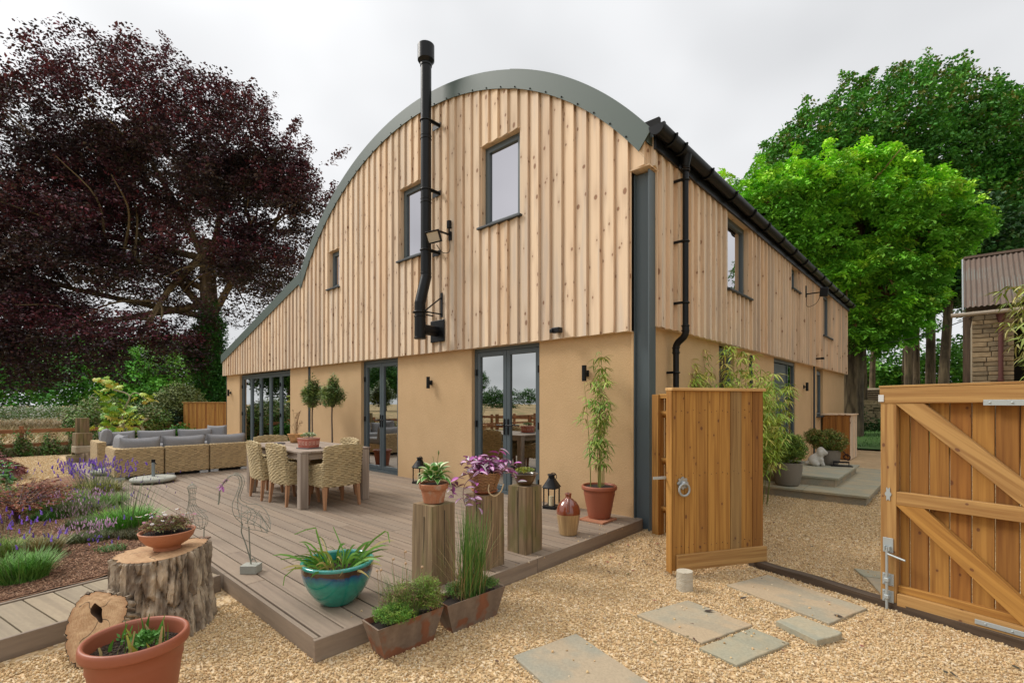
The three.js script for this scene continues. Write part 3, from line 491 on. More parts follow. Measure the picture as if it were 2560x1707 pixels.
// ------------------------------------------------------------------ fittings on the house walls
{
  const mk = (x, label) => { const t = thing('wall_light', label, 'wall light', [x, 1.82, -0.06], 0, 'black up and down lights on the ochre wall');
    obj('lamp_tube', cyl(0.03, 0.03, 0.2, 0, -0.1, 0.075, 18), Mt.black, t); obj('wall_plate', [rbox(0.05, 0.08, 0.03, 0, 0, 0.012, 0.006), cyl(0.012, 0.012, 0.06, 0, 0, 0, 8).rotateX(Math.PI / 2).translate(0, 0, 0.02)], Mt.black, t); return t; };
  const a = mk(-4.05, 'black tube wall light between the two french doors');
  copyOf(a, 'black tube wall light partly behind the potted bamboo canes', [-0.87, 1.85, -0.06]);
  copyOf(a, 'black tube wall light half hidden behind the olive trees', [-8.12, 1.82, -0.06]);
  copyOf(a, 'black tube wall light left of the folding doors, at the far end', [-13.99, 1.78, -0.06]);
  copyOf(a, 'black tube wall light on the side wall near the front door', [-0.06, 1.85, -7.9], Math.PI / 2);
  const f = thing('flood_light', 'black floodlight with sensor on an arm beside the flue', 'floodlight', [-3.42, 4.18, 0.05]);
  obj('arm', [box(0.05, 0.14, 0.03, 0, -0.02, 0.01), box(0.025, 0.025, 0.24, 0, 0, 0.12), tube([V(0, -0.03, 0.02), V(0.0, -0.28, 0.03), V(-0.05, -0.3, 0.12), V(-0.06, -0.2, 0.24)], 0.006, 5, 16)], Mt.black, f);
  obj('sensor', [rbox(0.06, 0.13, 0.06, 0, 0.16, 0.03, 0.012), cyl(0.014, 0.014, 0.1, 0, 0.02, 0.03, 8)], Mt.black, f);
  const hd = part('lamp_head', f, [-0.03, -0.10, 0.32]); hd.rotation.set(0.55, 0.45, -0.12);
  obj('housing', [...ring(0.24, 0.19, 0.022, 0.045, 0.01), rbox(0.22, 0.17, 0.03, 0, 0, -0.012, 0.006)], Mt.black, hd); obj('glass', box(0.2, 0.15, 0.006, 0, 0, 0.016), mat([0.55, 0.53, 0.46], 0.25, { metalness: 0.4 }), hd);
  const f2 = thing('flood_light', 'black floodlight on an arm under the side gutter', 'floodlight', [0.05, 4.02, -7.6]);
  obj('arm', [box(0.03, 0.26, 0.05, 0, 0.0, 0), box(0.34, 0.025, 0.025, 0.16, -0.06, 0), tube([V(0.02, -0.06, 0), V(0.03, -0.35, 0), V(0.2, -0.3, 0), V(0.3, -0.1, 0)], 0.006, 5, 16)], Mt.black, f2);
  obj('lamp_head', rbox(0.16, 0.2, 0.07, 0.36, -0.03, 0, 0.01).rotateZ(-0.1), Mt.black, f2);
  const c = thing('security_light', 'small dark box lamp above the right hand french door', 'lamp', [-1.24, 2.42, 0.05]);
  obj('case', [rbox(0.13, 0.07, 0.09, 0, 0, 0.05, 0.01), rbox(0.05, 0.05, 0.05, -0.05, -0.01, 0.09, 0.01)], Mt.black, c);
  const h = thing('waste_pipe', 'thin black pipe with a spout on the far side wall', 'pipe', [-0.02, 0, -8.75]);
  obj('pipe', cyl(0.022, 0.022, 2.4, 0.02, 0.02, 0, 10), Mt.greyDark, h); obj('spout', [box(0.2, 0.04, 0.04, 0.1, 2.56, 0), box(0.06, 0.05, 0.08, 0.2, 2.56, 0)], Mt.black, h);
}
// ------------------------------------------------------------------ gates, fence panels, threshold
{
  const g = thing('garden_gate', 'open honey coloured boarded gate with a ring handle', 'gate', [0.82, 0.035, 1.22], 59.7 * Math.PI / 180), H = 1.545, W = 0.97, n = 8, w = (W - 0.02) / n;
  for (let i = 0; i < n; i++) obj('plank', uvm(rbox(w - 0.0025, H - 0.02, 0.022, 0.012 + w * (i + 0.5), H / 2 + 0.01, 0.004 * (i % 2) - 0.002, 0.003, 1), 1), i === 5 ? Mt.gateGrey : Mt.gate[[0, 1, 0, 1, 1, 0, 0, 2][i]], g);
  obj('edge_post', uvm(rbox(0.012, H, 0.075, 0.004, H / 2, -0.028, 0.003, 1), 1), Mt.gate[1], g); obj('hinge_post', uvm(rbox(0.09, H, 0.05, W - 0.05, H / 2, -0.045, 0.003, 1), 1), Mt.gate[0], g);
  obj('top_cap', uvm(rbox(W + 0.012, 0.026, 0.11, W / 2, H + 0.013, -0.02, 0.006, 2), 0), Mt.gateCap, g);
  obj('bottom_rail', uvm(rbox(W - 0.03, 0.135, 0.028, W / 2 + 0.024, 0.09, 0.026, 0.004, 1), 0), Mt.gateRail, g);
  for (const y of [0.2, 0.8, 1.35]) obj('rear_rail', uvm(rbox(W - 0.1, 0.09, 0.04, W / 2, y, -0.036, 0.004, 1), 0), Mt.gate[1], g);
  obj('nail_heads', [0.22, 0.83, 1.37].flatMap(y => Array.from({ length: n * 2 }, (_, i) => new THREE.SphereGeometry(0.0042, 6, 4).translate(0.012 + w * ((i >> 1) + (i % 2 ? 0.72 : 0.28)), y + 0.012 * Math.sin(i * 2.7), 0.012))), mat([0.09, 0.04, 0.02], 0.8), g, 'stuff');
  const rg = part('ring_handle', g, [0.105, 0.76, 0.015]);
  const fl = new THREE.Shape(); for (let i = 0; i <= 60; i++) { const a = i / 60 * Math.PI * 2, r = 0.047 + 0.006 * Math.cos(a * 8); i ? fl.lineTo(r * Math.cos(a), r * Math.sin(a)) : fl.moveTo(r * Math.cos(a), r * Math.sin(a)); }
  obj('rose', [new THREE.ExtrudeGeometry(fl, { depth: 0.006, bevelEnabled: true, bevelSize: 0.003, bevelThickness: 0.003, bevelSegments: 2 }), new THREE.SphereGeometry(0.022, 14, 10).translate(0, 0.0, 0.014)], Mt.galv, rg);
  const tw = []; for (let i = 0; i < 28; i++) { const a = i / 28 * Math.PI * 2; tw.push(new THREE.SphereGeometry(0.0095, 8, 6).scale(1, 1.5, 1).rotateZ(a + 0.5).translate(0.05 * Math.cos(a), -0.052 + 0.05 * Math.sin(a), 0.026)); }
  obj('ring', [new THREE.TorusGeometry(0.05, 0.007, 8, 40).translate(0, -0.052, 0.026), ...tw], Mt.galv, rg);
  obj('latch_bar', box(0.15, 0.022, 0.008, -0.05, 0.80, -0.07), Mt.zinc, g);
}
{
  const f = thing('fence_panel', 'short boarded fence behind the open gate, beside the steel column', 'fence', [0.085, 0, -0.01], -17.6 * Math.PI / 180), H = 1.57;
  obj('post', uvm(rbox(0.095, H, 0.095, 0.05, H / 2, 0.02, 0.006, 2), 1), Mt.gate[0], f); obj('post', uvm(rbox(0.095, H, 0.095, 1.2, H / 2, 0.02, 0.006, 2), 1), Mt.gate[0], f);
  obj('cap_rail', uvm(rbox(1.1, 0.05, 0.09, 0.64, H - 0.02, 0.0, 0.006, 2), 0), Mt.gate[1], f);
  for (const y of [0.3, 0.84, 1.36]) obj('arris_rail', uvm(new THREE.CylinderGeometry(0.055, 0.055, 1.08, 3, 1).rotateY(0.5).rotateZ(Math.PI / 2).scale(1, 0.9, 0.7).translate(0.64, y, 0.0), 0), Mt.gate[1], f);
  for (let i = 0; i < 10; i++) obj('plank', uvm(rbox(0.106, H - 0.05, 0.016, 0.15 + i * 0.108, H / 2, -0.045 + 0.004 * (i % 2), 0.003, 1), 1), Mt.gate[i % 3], f);
}
{
  const g = thing('yard_gate', 'closed heavy gate leaf with diagonal braces and a drop bolt', 'gate', [2.205, 0.05, 0.72], -13.5 * Math.PI / 180), W = 0.98;
  obj('stile', uvm(rbox(0.095, 1.44, 0.07, 0.0475, 0.72, 0, 0.005, 2), 1), Mt.gateRail, g); obj('stile', uvm(rbox(0.095, 1.44, 0.07, W - 0.0475, 0.72, 0, 0.005, 2), 1), Mt.gateRail, g);
  obj('top_rail', uvm(mv(rbox(W + 0.01, 0.112, 0.075, W / 2, 0, 0.002, 0.006, 2), 0, 1.478, 0, 0, 0, 0.012), 0), Mt.gateRail, g);
  obj('top_cap', uvm(mv(rbox(W + 0.02, 0.016, 0.1, W / 2, 0, -0.01, 0.004, 1), 0, 1.543, 0, 0, 0, 0.012), 0), Mt.gateRail, g);
  obj('middle_rail', uvm(rbox(W - 0.19, 0.092, 0.05, W / 2, 0.752, 0.012, 0.005, 2), 0), Mt.gateRail, g);
  obj('bottom_rail', uvm(rbox(W - 0.18, 0.085, 0.07, W / 2 + 0.01, 0.036, 0.01, 0.005, 2), 0), Mt.gateRail, g); obj('bottom_ledge', uvm(rbox(W - 0.19, 0.05, 0.04, W / 2, 0.104, -0.008, 0.005, 1), 0), Mt.gate[1], g);
  const br = (x0, y0, x1, y1, m, z) => { const L = Math.hypot(x1 - x0, y1 - y0), a = Math.atan2(y1 - y0, x1 - x0), s = new THREE.Shape(), w = 0.096, k = w / Math.abs(Math.sin(a)); s.moveTo(x0, y0); s.lineTo(x0 + k, y0); s.lineTo(x1, y1); s.lineTo(x1 - k, y1); const q = new THREE.ExtrudeGeometry(s, { depth: 0.045, bevelEnabled: true, bevelSize: 0.003, bevelThickness: 0.003, bevelSegments: 1 }).translate(0, 0, z); q.translate(-x0, -y0, 0); q.rotateZ(-a); uvm(q, 0); q.rotateZ(a); q.translate(x0, y0, 0); return obj('brace', q, m, g); };
  br(0.092, 1.42, 0.885, 0.80, Mt.gateRail, -0.012); br(0.092, 0.704, 0.885, 0.082, Mt.gate[1], -0.012);
  const e = [0.095, 0.155, 0.262, 0.37, 0.48, 0.59, 0.70, 0.79, 0.885];
  for (let i = 0; i + 1 < e.length; i++) obj('plank', uvm(rbox(e[i + 1] - e[i] - 0.005, 1.32, 0.018, (e[i] + e[i + 1]) / 2, 0.77, -0.03, 0.004, 1), 1), Mt.gate[[0, 2, 0, 3, 0, 2, 0, 3][i]], g);
  const b = part('drop_bolt', g, [0, 0, 0.037]); b.userData.label = 'galvanised drop bolt with a bent handle';
  obj('plate', [rbox(0.062, 0.105, 0.006, 0.047, 0.41, 0.002, 0.002, 1), box(0.008, 0.03, 0.03, 0.032, 0.39, 0.016), box(0.008, 0.03, 0.03, 0.06, 0.39, 0.016)], Mt.zinc, b);
  obj('rod', [bar(V(0.046, -0.04, 0.022), V(0.046, 0.40, 0.022), 0.0085, 0.0085, 10), bar(V(0.046, 0.352, 0.022), V(0.162, 0.335, 0.05), 0.007, 0.007, 10)], Mt.zinc, b);
  for (const y of [0.165, 0.045]) obj('keeper', [rbox(0.068, 0.085, 0.005, 0.047, y, 0.002, 0.002, 1), rbox(0.03, 0.03, 0.034, 0.046, y, 0.02, 0.006, 2), ...[[0.022, 0.03], [0.072, 0.03], [0.022, -0.03], [0.072, -0.03]].map(q => new THREE.SphereGeometry(0.005, 6, 5).translate(q[0], y + q[1], 0.005))], Mt.zinc, b);
  const sh = new THREE.Shape(); for (let i = 0; i <= 40; i++) { const a = i / 40 * 6.2832, r = 1 + 0.22 * Math.cos(a * 6); const q = [0.016 * r * Math.cos(a), 0.044 * r * Math.sin(a)]; i ? sh.lineTo(...q) : sh.moveTo(...q); }
  obj('latch_plate', new THREE.ExtrudeGeometry(sh, { depth: 0.004, bevelEnabled: false }).translate(0.047, 0.775, 0.036), Mt.zinc, g);
  obj('strap_hinge', [rbox(0.42, 0.036, 0.006, 0.76, 1.43, 0.048, 0.002, 1), ...[0.58, 0.68, 0.8].map(x => new THREE.SphereGeometry(0.007, 8, 6).translate(x, 1.43, 0.051))], Mt.zinc, g);
  obj('strap_hinge', [rbox(0.42, 0.03, 0.006, 0.72, 0.04, 0.048, 0.002, 1), ...[0.56, 0.68, 0.8].map(x => new THREE.SphereGeometry(0.006, 8, 6).translate(x, 0.04, 0.051))], Mt.zinc, g);
  obj('corner_bracket', [rbox(0.03, 0.05, 0.006, 0.008, 1.46, 0.042, 0.002, 1), rbox(0.006, 0.05, 0.05, -0.008, 1.46, 0.02, 0.002, 1)], mat([0.6, 0.6, 0.58], 0.4), g);
}
{
  const s = tag(obj('timber_sleeper', (() => { const g = new THREE.BoxGeometry(2.5, 0.075, 0.085, 30, 2, 2), p = g.attributes.position; for (let i = 0; i < p.count; i++) { const x = p.getX(i); p.setY(i, p.getY(i) + 0.010 * (n3(x * 6, 1, p.getZ(i) * 9) - 0.5)); p.setZ(i, p.getZ(i) + 0.016 * (n3(x * 4, p.getY(i) * 20, 5) - 0.5)); } g.computeVertexNormals(); return uvm(g, 0); })(), Mt.sleeper), 'long dark timber sleeper lying in the gravel under the gates', 'sleeper');
  s.position.set(2.42, 0.02, 0.775); s.rotation.y = -Math.atan2(0.29, 0.957);
}
function slab(name, label, cat, pts, y, th, m, group) {
  const s = new THREE.Shape(), r = rng(Math.round(pts[0][0] * 100)); const P = [];
  pts.forEach((p, i) => { const q = pts[(i + 1) % pts.length]; for (let k = 0; k < 8; k++) { const t = k / 8, j = k ? 0.006 : 0; P.push([p[0] + (q[0] - p[0]) * t + j * (r() - 0.5), p[1] + (q[1] - p[1]) * t + j * (r() - 0.5)]); } });
  P.forEach((p, i) => i ? s.lineTo(p[0], -p[1]) : s.moveTo(p[0], -p[1]));
  const g = new THREE.ExtrudeGeometry(s, { depth: th, bevelEnabled: true, bevelSize: 0.004, bevelThickness: 0.004, bevelSegments: 1 }).rotateX(-Math.PI / 2).translate(0, y, 0);
  return tag(obj(name, uvm(g), m), label, cat, group);
}
slab('flagstone', 'large flagstone cut by the bottom edge of the view', 'paving slab', SLABS.A, -0.01, 0.026, Mt.slab[0]);
slab('flagstone', 'tan flagstone touching a smaller slab on its right side', 'paving slab', SLABS.B, -0.01, 0.026, Mt.slab[1]);
slab('flagstone', 'smaller greenish flagstone with a darker streak, right beside a tan one', 'paving slab', SLABS.C, -0.01, 0.026, Mt.slab[2]);
slab('flagstone', 'long brownish flagstone in front of the dark sleeper', 'paving slab', SLABS.D, -0.01, 0.026, Mt.slab[1]);
slab('flagstone', 'small pale blue grey stone offcut lying loose on the gravel', 'paving slab', [[1.73, 1.62], [1.82, 1.43], [2.07, 1.52], [2.06, 1.58], [1.98, 1.74]], 0.004, 0.036, Mt.slab[3]);
slab('flagstone', 'greenish flagstone behind the braced gate, farther of two', 'paving slab', SLABS.F, -0.01, 0.026, Mt.slab[2]);
slab('flagstone', 'pale flagstone partly hidden behind the braced gate', 'paving slab', SLABS.G, -0.01, 0.026, Mt.slab[1]);
{ const c = thing('stone_stub', 'short pale stone cylinder standing by the open gate', 'stone', [1.015, 0, 1.40]);
  const g = new THREE.CylinderGeometry(0.061, 0.064, 0.155, 28, 6).translate(0, 0.072, 0), p = g.attributes.position; for (let i = 0; i < p.count; i++) { const k = 1 + 0.06 * (f3(p.getX(i) * 40, p.getY(i) * 30, p.getZ(i) * 40) - 0.5); p.setX(i, p.getX(i) * k); p.setZ(i, p.getZ(i) * k); if (p.getY(i) > 0.14) p.setY(i, p.getY(i) + 0.12 * p.getX(i) * 0.3); } g.computeVertexNormals(); obj('stone_body', uvm(g), Mt.pale, c); }
// stone steps at the front door
{
  const s = thing('stone_steps', 'two low grey stone steps in front of the side door', 'steps', [0, 0, 0]);
  obj('riser', uvm(box(1.64, 0.115, 3.6, 0.83, 0.056, -5.16)), Mt.slab[0], s); obj('riser', uvm(box(1.18, 0.115, 2.2, 0.6, 0.205, -5.0)), Mt.slab[0], s);
  for (const [a, b, c, d] of [[0.02, 0.85, -3.31, -4.3], [0.855, 1.69, -3.31, -4.3], [0.02, 0.6, -4.305, -6.95], [0.605, 1.69, -4.305, -5.5], [0.605, 1.69, -5.505, -6.95]]) obj('tread_slab', uvm(rbox(b - a, 0.035, c - d, (a + b) / 2, 0.132, (c + d) / 2, 0.005, 1)), Mt.slab[2], s);
  for (const [a, b, c, d] of [[0.02, 0.63, -3.88, -4.98], [0.635, 1.24, -3.88, -4.98], [0.02, 1.24, -4.985, -6.12]]) obj('tread_slab', uvm(rbox(b - a, 0.035, c - d, (a + b) / 2, 0.28, (c + d) / 2, 0.005, 1)), Mt.slab[3], s);
}
{ // cedar store by the side wall
  const s = thing('timber_store', 'orange cedar clad box beside the far end of the house', 'bin store', [0, 0, 0]);
  for (let i = 0; i < 4; i++) obj('plank', uvm(rbox(0.145, 1.13, 0.022, 0.06 + i * 0.15, 0.585, -9.86 + 0.004 * (i % 2), 0.004, 1)), Mt.gate[3], s);
  for (let i = 0; i < 7; i++) obj('plank', uvm(rbox(0.022, 1.13, 0.142, 0.59 + 0.004 * (i % 2), 0.585, -9.94 - i * 0.147, 0.004, 1)), Mt.larch[i % 4], s);
  obj('lid', uvm(rbox(0.68, 0.03, 1.12, 0.29, 1.165, -10.38, 0.005, 1), 2), Mt.larch[3], s); obj('inner_box', box(0.5, 1.1, 1.0, 0.3, 0.56, -10.4), Mt.inside, s);
  const o = thing('garden_ornament', 'rusty metal scroll ornament leaning against the cedar box', 'ornament', [0.37, 0, -9.74]);
  obj('scroll', [tube([V(-0.07, 0.3, 0), V(-0.05, 0.42, 0.01), V(0.03, 0.44, 0.01), V(0.03, 0.36, 0.02), V(-0.03, 0.34, 0.02)], 0.02), tube([V(0.0, 0.36, 0.02), V(0.1, 0.22, 0.03), V(0.2, 0.1, 0.05)], 0.016), tube([V(0.2, 0.02, 0.06), V(0.1, 0.08, 0.05), V(0.16, 0.17, 0.05), V(0.24, 0.1, 0.05), V(0.2, 0.0, 0.06)], 0.018)], mat([0.05, 0.02, 0.012], 0.9), o);
}
// ------------------------------------------------------------------ oak posts, urns and pots on the deck
function oakPost(label, x, z, turn, w, d, h, lean = 0) {
  const g = new THREE.BoxGeometry(w, h, d, 8, 14, 8).translate(0, h / 2, 0), p = g.attributes.position;
  for (let i = 0; i < p.count; i++) { const X = p.getX(i), Y = p.getY(i), Z = p.getZ(i), k = 1 - 0.05 * Y / h; p.setXYZ(i, X * k + 0.008 * (n3(X * 15, Y * 5, Z * 15, 3) - 0.5), Y + (Y > h - 0.01 ? 0.012 * (n3(X * 12, 2, Z * 12, x * 9) - 0.5) : 0), Z * k + 0.008 * (n3(X * 15 + 9, Y * 5, Z * 15, 4) - 0.5)); }
  const t = thing('oak_post', label, 'post', [x, DK, z], turn); obj('timber', uvm(toCreasedNormals(g, 0.5), 1), Mt.oak, t);
  const r = rng(Math.round(h * 1000 + x * 100)), cr = []; for (let k = 0; k < 1; k++) { const cx = (r() - 0.5) * w * 0.6; cr.push(box(0.0028, h * (0.6 + 0.3 * r()), 0.004, cx, h * 0.55, d / 2 * 0.972)); } cr.push(box(0.004, h * 0.7, 0.0028, w / 2 * 0.972, h * 0.58, (r() - 0.5) * d * 0.5));
  obj('drying_crack', cr, Mt.inside, t); return t;
}
oakPost('weathered square oak post carrying the hosta pot', -0.345, 2.825, 0.03, 0.235, 0.235, 0.595);
oakPost('weathered square oak post carrying the purple trailing plant', -0.325, 2.30, 0.0, 0.235, 0.235, 0.60);
oakPost('weathered square oak post carrying the small bronze bowl', -0.335, 1.775, 0.0, 0.225, 0.235, 0.60);
const crumbs = (t, R, y, n, seed) => { const r = rng(seed), ms = [], cs = []; for (let i = 0; i < n; i++) { const a = r() * 6.28, d = R * Math.sqrt(r()); ms.push(M4(d * Math.cos(a), y, d * Math.sin(a), r() * 6, r() * 6, r() * 6, 0.004 + 0.011 * r() * r())); cs.push(mul([0.045, 0.028, 0.017], 0.6 + 0.9 * r())); } inst('soil_crumbs', new THREE.IcosahedronGeometry(1, 0), mat([1, 1, 1], 1), ms, cs, t); };
const soilDisc = (r, y, x = 0, z = 0) => { const g = new THREE.CircleGeometry(r, 28, 0).rotateX(-Math.PI / 2).translate(x, y, z); return g; };
{ // stoneware jug
  const j = thing('stoneware_jug', 'brown and cream glazed stoneware jug on the deck', 'jug', [-0.36, DK, 1.06]);
  const pr = [[0, 0], [0.088, 0], [0.094, 0.01], [0.100, 0.06], [0.116, 0.16], [0.122, 0.215]], up = [[0.1225, 0.215], [0.123, 0.245], [0.112, 0.29], [0.085, 0.335], [0.045, 0.366], [0.030, 0.376], [0.029, 0.40], [0.033, 0.405], [0.033, 0.425], [0.02, 0.428], [0.02, 0.39]];
  obj('lower_body', lathe(pr, 48), new THREE.MeshPhysicalMaterial({ color: col([0.46, 0.30, 0.13]), roughness: 0.3, clearcoat: 0.6, clearcoatRoughness: 0.1, map: rep(T.teak, 4, 0.6), side: THREE.DoubleSide }), j).material.color.setRGB(1.25, 1.0, 0.55);
  obj('shoulder', lathe(up, 48), new THREE.MeshPhysicalMaterial({ color: col([0.20, 0.045, 0.018]), roughness: 0.22, clearcoat: 0.9, clearcoatRoughness: 0.08, side: THREE.DoubleSide }), j);
  obj('handle', tube([V(0, 0.372, 0.03), V(0, 0.38, 0.065), V(0, 0.34, 0.105), V(0, 0.285, 0.118), V(0, 0.25, 0.122)], 0.014, 8, 20).rotateY(0.62), new THREE.MeshPhysicalMaterial({ color: col([0.19, 0.042, 0.016]), roughness: 0.25, clearcoat: 0.8 }), j);
}
function rimPot(name, label, cat, pos, R, H, m, base = 0.62, soil = 0.06) {
  const t = thing(name, label, cat, pos), b = R * base;
  obj('pot_body', lathe([[0, 0.002], [b, 0], [b + 0.006, 0.006], [R * 0.86, H * 0.70], [R * 0.885, H * 0.72], [R * 0.875, H * 0.745], [R * 0.90, H * 0.87], [R * 0.985, H * 0.875], [R * 1.0, H * 0.90], [R * 1.0, H * 0.955], [R * 0.985, H * 0.985], [R * 0.95, H], [R * 0.90, H * 0.99], [R * 0.875, H * 0.955], [R * 0.84, H * 0.80], [R * 0.8, H * 0.6]], 56), m, t);
  obj('soil', soilDisc(R * 0.86, H * (1 - soil)), Mt.soil, t); return t;
}
const frontPot = rimPot('plant_pot', 'large reddish plastic pot cut by the bottom edge', 'plant pot', [-0.18, 0, 4.68], 0.207, 0.415, Mt.plastic, 0.66, 0.17);
crumbs(frontPot, 0.172, 0.344, 700, 3);
const bambooPot = rimPot('plant_pot', 'reddish plastic pot with tall bamboo canes by the wall', 'plant pot', [-0.48, DK + 0.022, 0.28], 0.205, 0.375, Mt.plastic, 0.6, 0.06);
const greyPot = (label, pos, R, H) => { const t = thing('plant_pot', label, 'plant pot', pos); obj('pot_body', lathe([[0, 0], [R * 0.72, 0], [R * 0.8, 0.02], [R * 0.93, H * 0.35], [R, H * 0.75], [R, H * 0.97], [R * 0.985, H], [R * 0.9, H], [R * 0.88, H * 0.9], [R * 0.87, H * 0.7]], 40), mat([0.19, 0.165, 0.13], 0.75), t); obj('soil', soilDisc(R * 0.88, H * 0.88), Mt.soil, t); return t; };
const farPot1 = greyPot('taupe pot with a rounded green and gold shrub, on the lower step', [0.58, 0.15, -3.64], 0.215, 0.37);
const farPot2 = greyPot('taupe pot with a bushy shrub, right of the stone dog', [0.80, 0.298, -5.78], 0.19, 0.28);
{ // drain grate under the bamboo pot
  const d = thing('drain_grate', 'square slatted drain grate beneath the bamboo pot', 'grate', [-0.46, DK + 0.001, 0.34]);
  for (let i = 0; i < 9; i++) obj('slat', rbox(0.3, 0.02, 0.018, 0, 0.01, -0.14 + i * 0.035, 0.003, 1), Mt.aged, d);
  obj('edge', [rbox(0.02, 0.021, 0.31, -0.15, 0.0105, 0, 0.003, 1), rbox(0.02, 0.021, 0.31, 0.15, 0.0105, 0, 0.003, 1)], Mt.aged, d);
}
{ // turquoise glazed bowl: profile with the dark band and blue run below the rim as glaze colour
  const b = thing('glazed_bowl', 'turquoise glazed bowl planter with a brown banded rim', 'plant pot', [-0.525, DK, 3.51]);
  const glz = tex(512, 256, (u, v) => { const n = 0.05 * (fbm(u, v, 24, 3, 3, 301) - 0.5) + 0.03 * (fbm(u, 0.5, 60, 1, 2, 305) - 0.5), q = v + n; let c = [0.012, 0.27, 0.20]; c = mix(c, [0.012, 0.17, 0.22], step(0.345, 0.405, q)); c = mix(c, [0.014, 0.07, 0.17], step(0.40, 0.432, q)); c = mix(c, [0.06, 0.032, 0.02], step(0.432, 0.45, q)); c = mix(c, [0.03, 0.27, 0.235], step(0.515, 0.535, v + n * 0.3)); return mul(c, 0.85 + 0.3 * fbm(u, v, 40, 40, 2, 307)); });
  const m = new THREE.MeshPhysicalMaterial({ color: col([1, 1, 1]), map: glz, roughness: 0.22, clearcoat: 0.8, clearcoatRoughness: 0.06, side: THREE.DoubleSide });
  obj('bowl_body', lathe([[0, 0.0], [0.105, 0], [0.112, 0.008], [0.155, 0.05], [0.195, 0.11], [0.221, 0.17], [0.233, 0.225], [0.236, 0.262], [0.240, 0.274], [0.239, 0.284], [0.230, 0.288], [0.216, 0.286], [0.212, 0.272], [0.208, 0.23], [0.2, 0.19]], 64), m, b);
  obj('soil', soilDisc(0.207, 0.225), Mt.soil, b); crumbs(b, 0.19, 0.226, 400, 4);
}
function trough(label, corners, H, flare) {           // flared square-section rusted trough, base corners given
  const t = thing('rust_planter', label, 'planter', [0, 0, 0]), [a, b, c, d] = corners, ce = [0, 1].map(k => (a[k] + b[k] + c[k] + d[k]) / 4), top = corners.map(p => { const dx = p[0] - ce[0], dz = p[1] - ce[1], L = Math.hypot(dx, dz); return [p[0] + dx / L * flare, p[1] + dz / L * flare]; });
  const S = (p, k) => { const dx = p[0] - ce[0], dz = p[1] - ce[1], L = Math.hypot(dx, dz); return [p[0] - dx / L * k, p[1] - dz / L * k]; };
  const quad = (A, ya, B, yb, C2, yc, D, yd) => { const g = new THREE.BufferGeometry(); g.setAttribute('position', new THREE.Float32BufferAttribute([A[0], ya, A[1], B[0], yb, B[1], C2[0], yc, C2[1], A[0], ya, A[1], C2[0], yc, C2[1], D[0], yd, D[1]], 3)); g.computeVertexNormals(); return g; };
  for (let i = 0; i < 4; i++) { const j = (i + 1) % 4, p = corners[i], q = corners[j], P = top[i], Q = top[j], k = 0.012;
    obj('side_plate', uvm(join([quad(p, 0, q, 0, Q, H, P, H), quad(P, H, Q, H, S(Q, k), H, S(P, k), H), quad(S(P, k), H, S(Q, k), H, S(q, k), 0.02, S(p, k), 0.02)])), Mt.rust, t); }
  obj('soil', quad(...[0, 1, 2, 3].flatMap(i => [S([corners[i][0] * 0.2 + top[i][0] * 0.8, corners[i][1] * 0.2 + top[i][1] * 0.8], 0.01), H - 0.035])), Mt.soil, t); return t;
}
const trough1 = trough('rusty flared metal trough of herbs, nearer of two', [[0.045, 3.585], [0.185, 3.595], [0.20, 3.26], [0.06, 3.25]], 0.2, 0.068);
const trough2 = trough('rusty flared metal trough with tall rushes behind another trough', [[0.085, 3.10], [0.225, 3.12], [0.25, 2.75], [0.11, 2.73]], 0.2, 0.068);
{ // lanterns
  const l = thing('lantern', 'black lantern with a cream candle beside the brown jug', 'lantern', [-1.255, DK, 0.19], 0.25);
  const w = 0.15, h = 0.22; obj('base', rbox(w + 0.03, 0.035, w + 0.03, 0, 0.0175, 0, 0.004, 1), Mt.blackMatt, l);
  obj('frame', [[-1, -1], [1, -1], [1, 1], [-1, 1]].map(q => box(0.014, h, 0.014, q[0] * w / 2, 0.035 + h / 2, q[1] * w / 2)).concat([box(w + 0.02, 0.016, w + 0.02, 0, 0.035 + h + 0.008, 0)]), Mt.blackMatt, l);
  obj('hood', [new THREE.CylinderGeometry(0.045, 0.135, 0.12, 4, 1).rotateY(Math.PI / 4).translate(0, h + 0.11, 0), cyl(0.042, 0.042, 0.035, 0, h + 0.17, 0, 14), cyl(0.055, 0.05, 0.012, 0, h + 0.205, 0, 14)], Mt.blackMatt, l);
  obj('handle', new THREE.TorusGeometry(0.045, 0.005, 6, 20, Math.PI).rotateZ(-0.9).translate(0.025, h + 0.19, 0), Mt.blackMatt, l);
  obj('candle', cyl(0.035, 0.035, 0.12, 0, 0.035, 0, 18), mat([0.62, 0.52, 0.33], 0.6), l);
  copyOf(l, 'black lantern with a candle at the wall behind the hosta', [-4.08, DK, 0.17], 0.15);
  const k = thing('dark_canister', 'dark cylindrical canister by the wall, right of a lantern', 'canister', [-3.72, DK, 0.12]); obj('canister_body', lathe([[0, 0], [0.08, 0], [0.085, 0.02], [0.085, 0.26], [0.07, 0.3], [0.06, 0.33], [0.08, 0.36], [0.07, 0.37], [0, 0.36]], 24), Mt.grey, k);
}
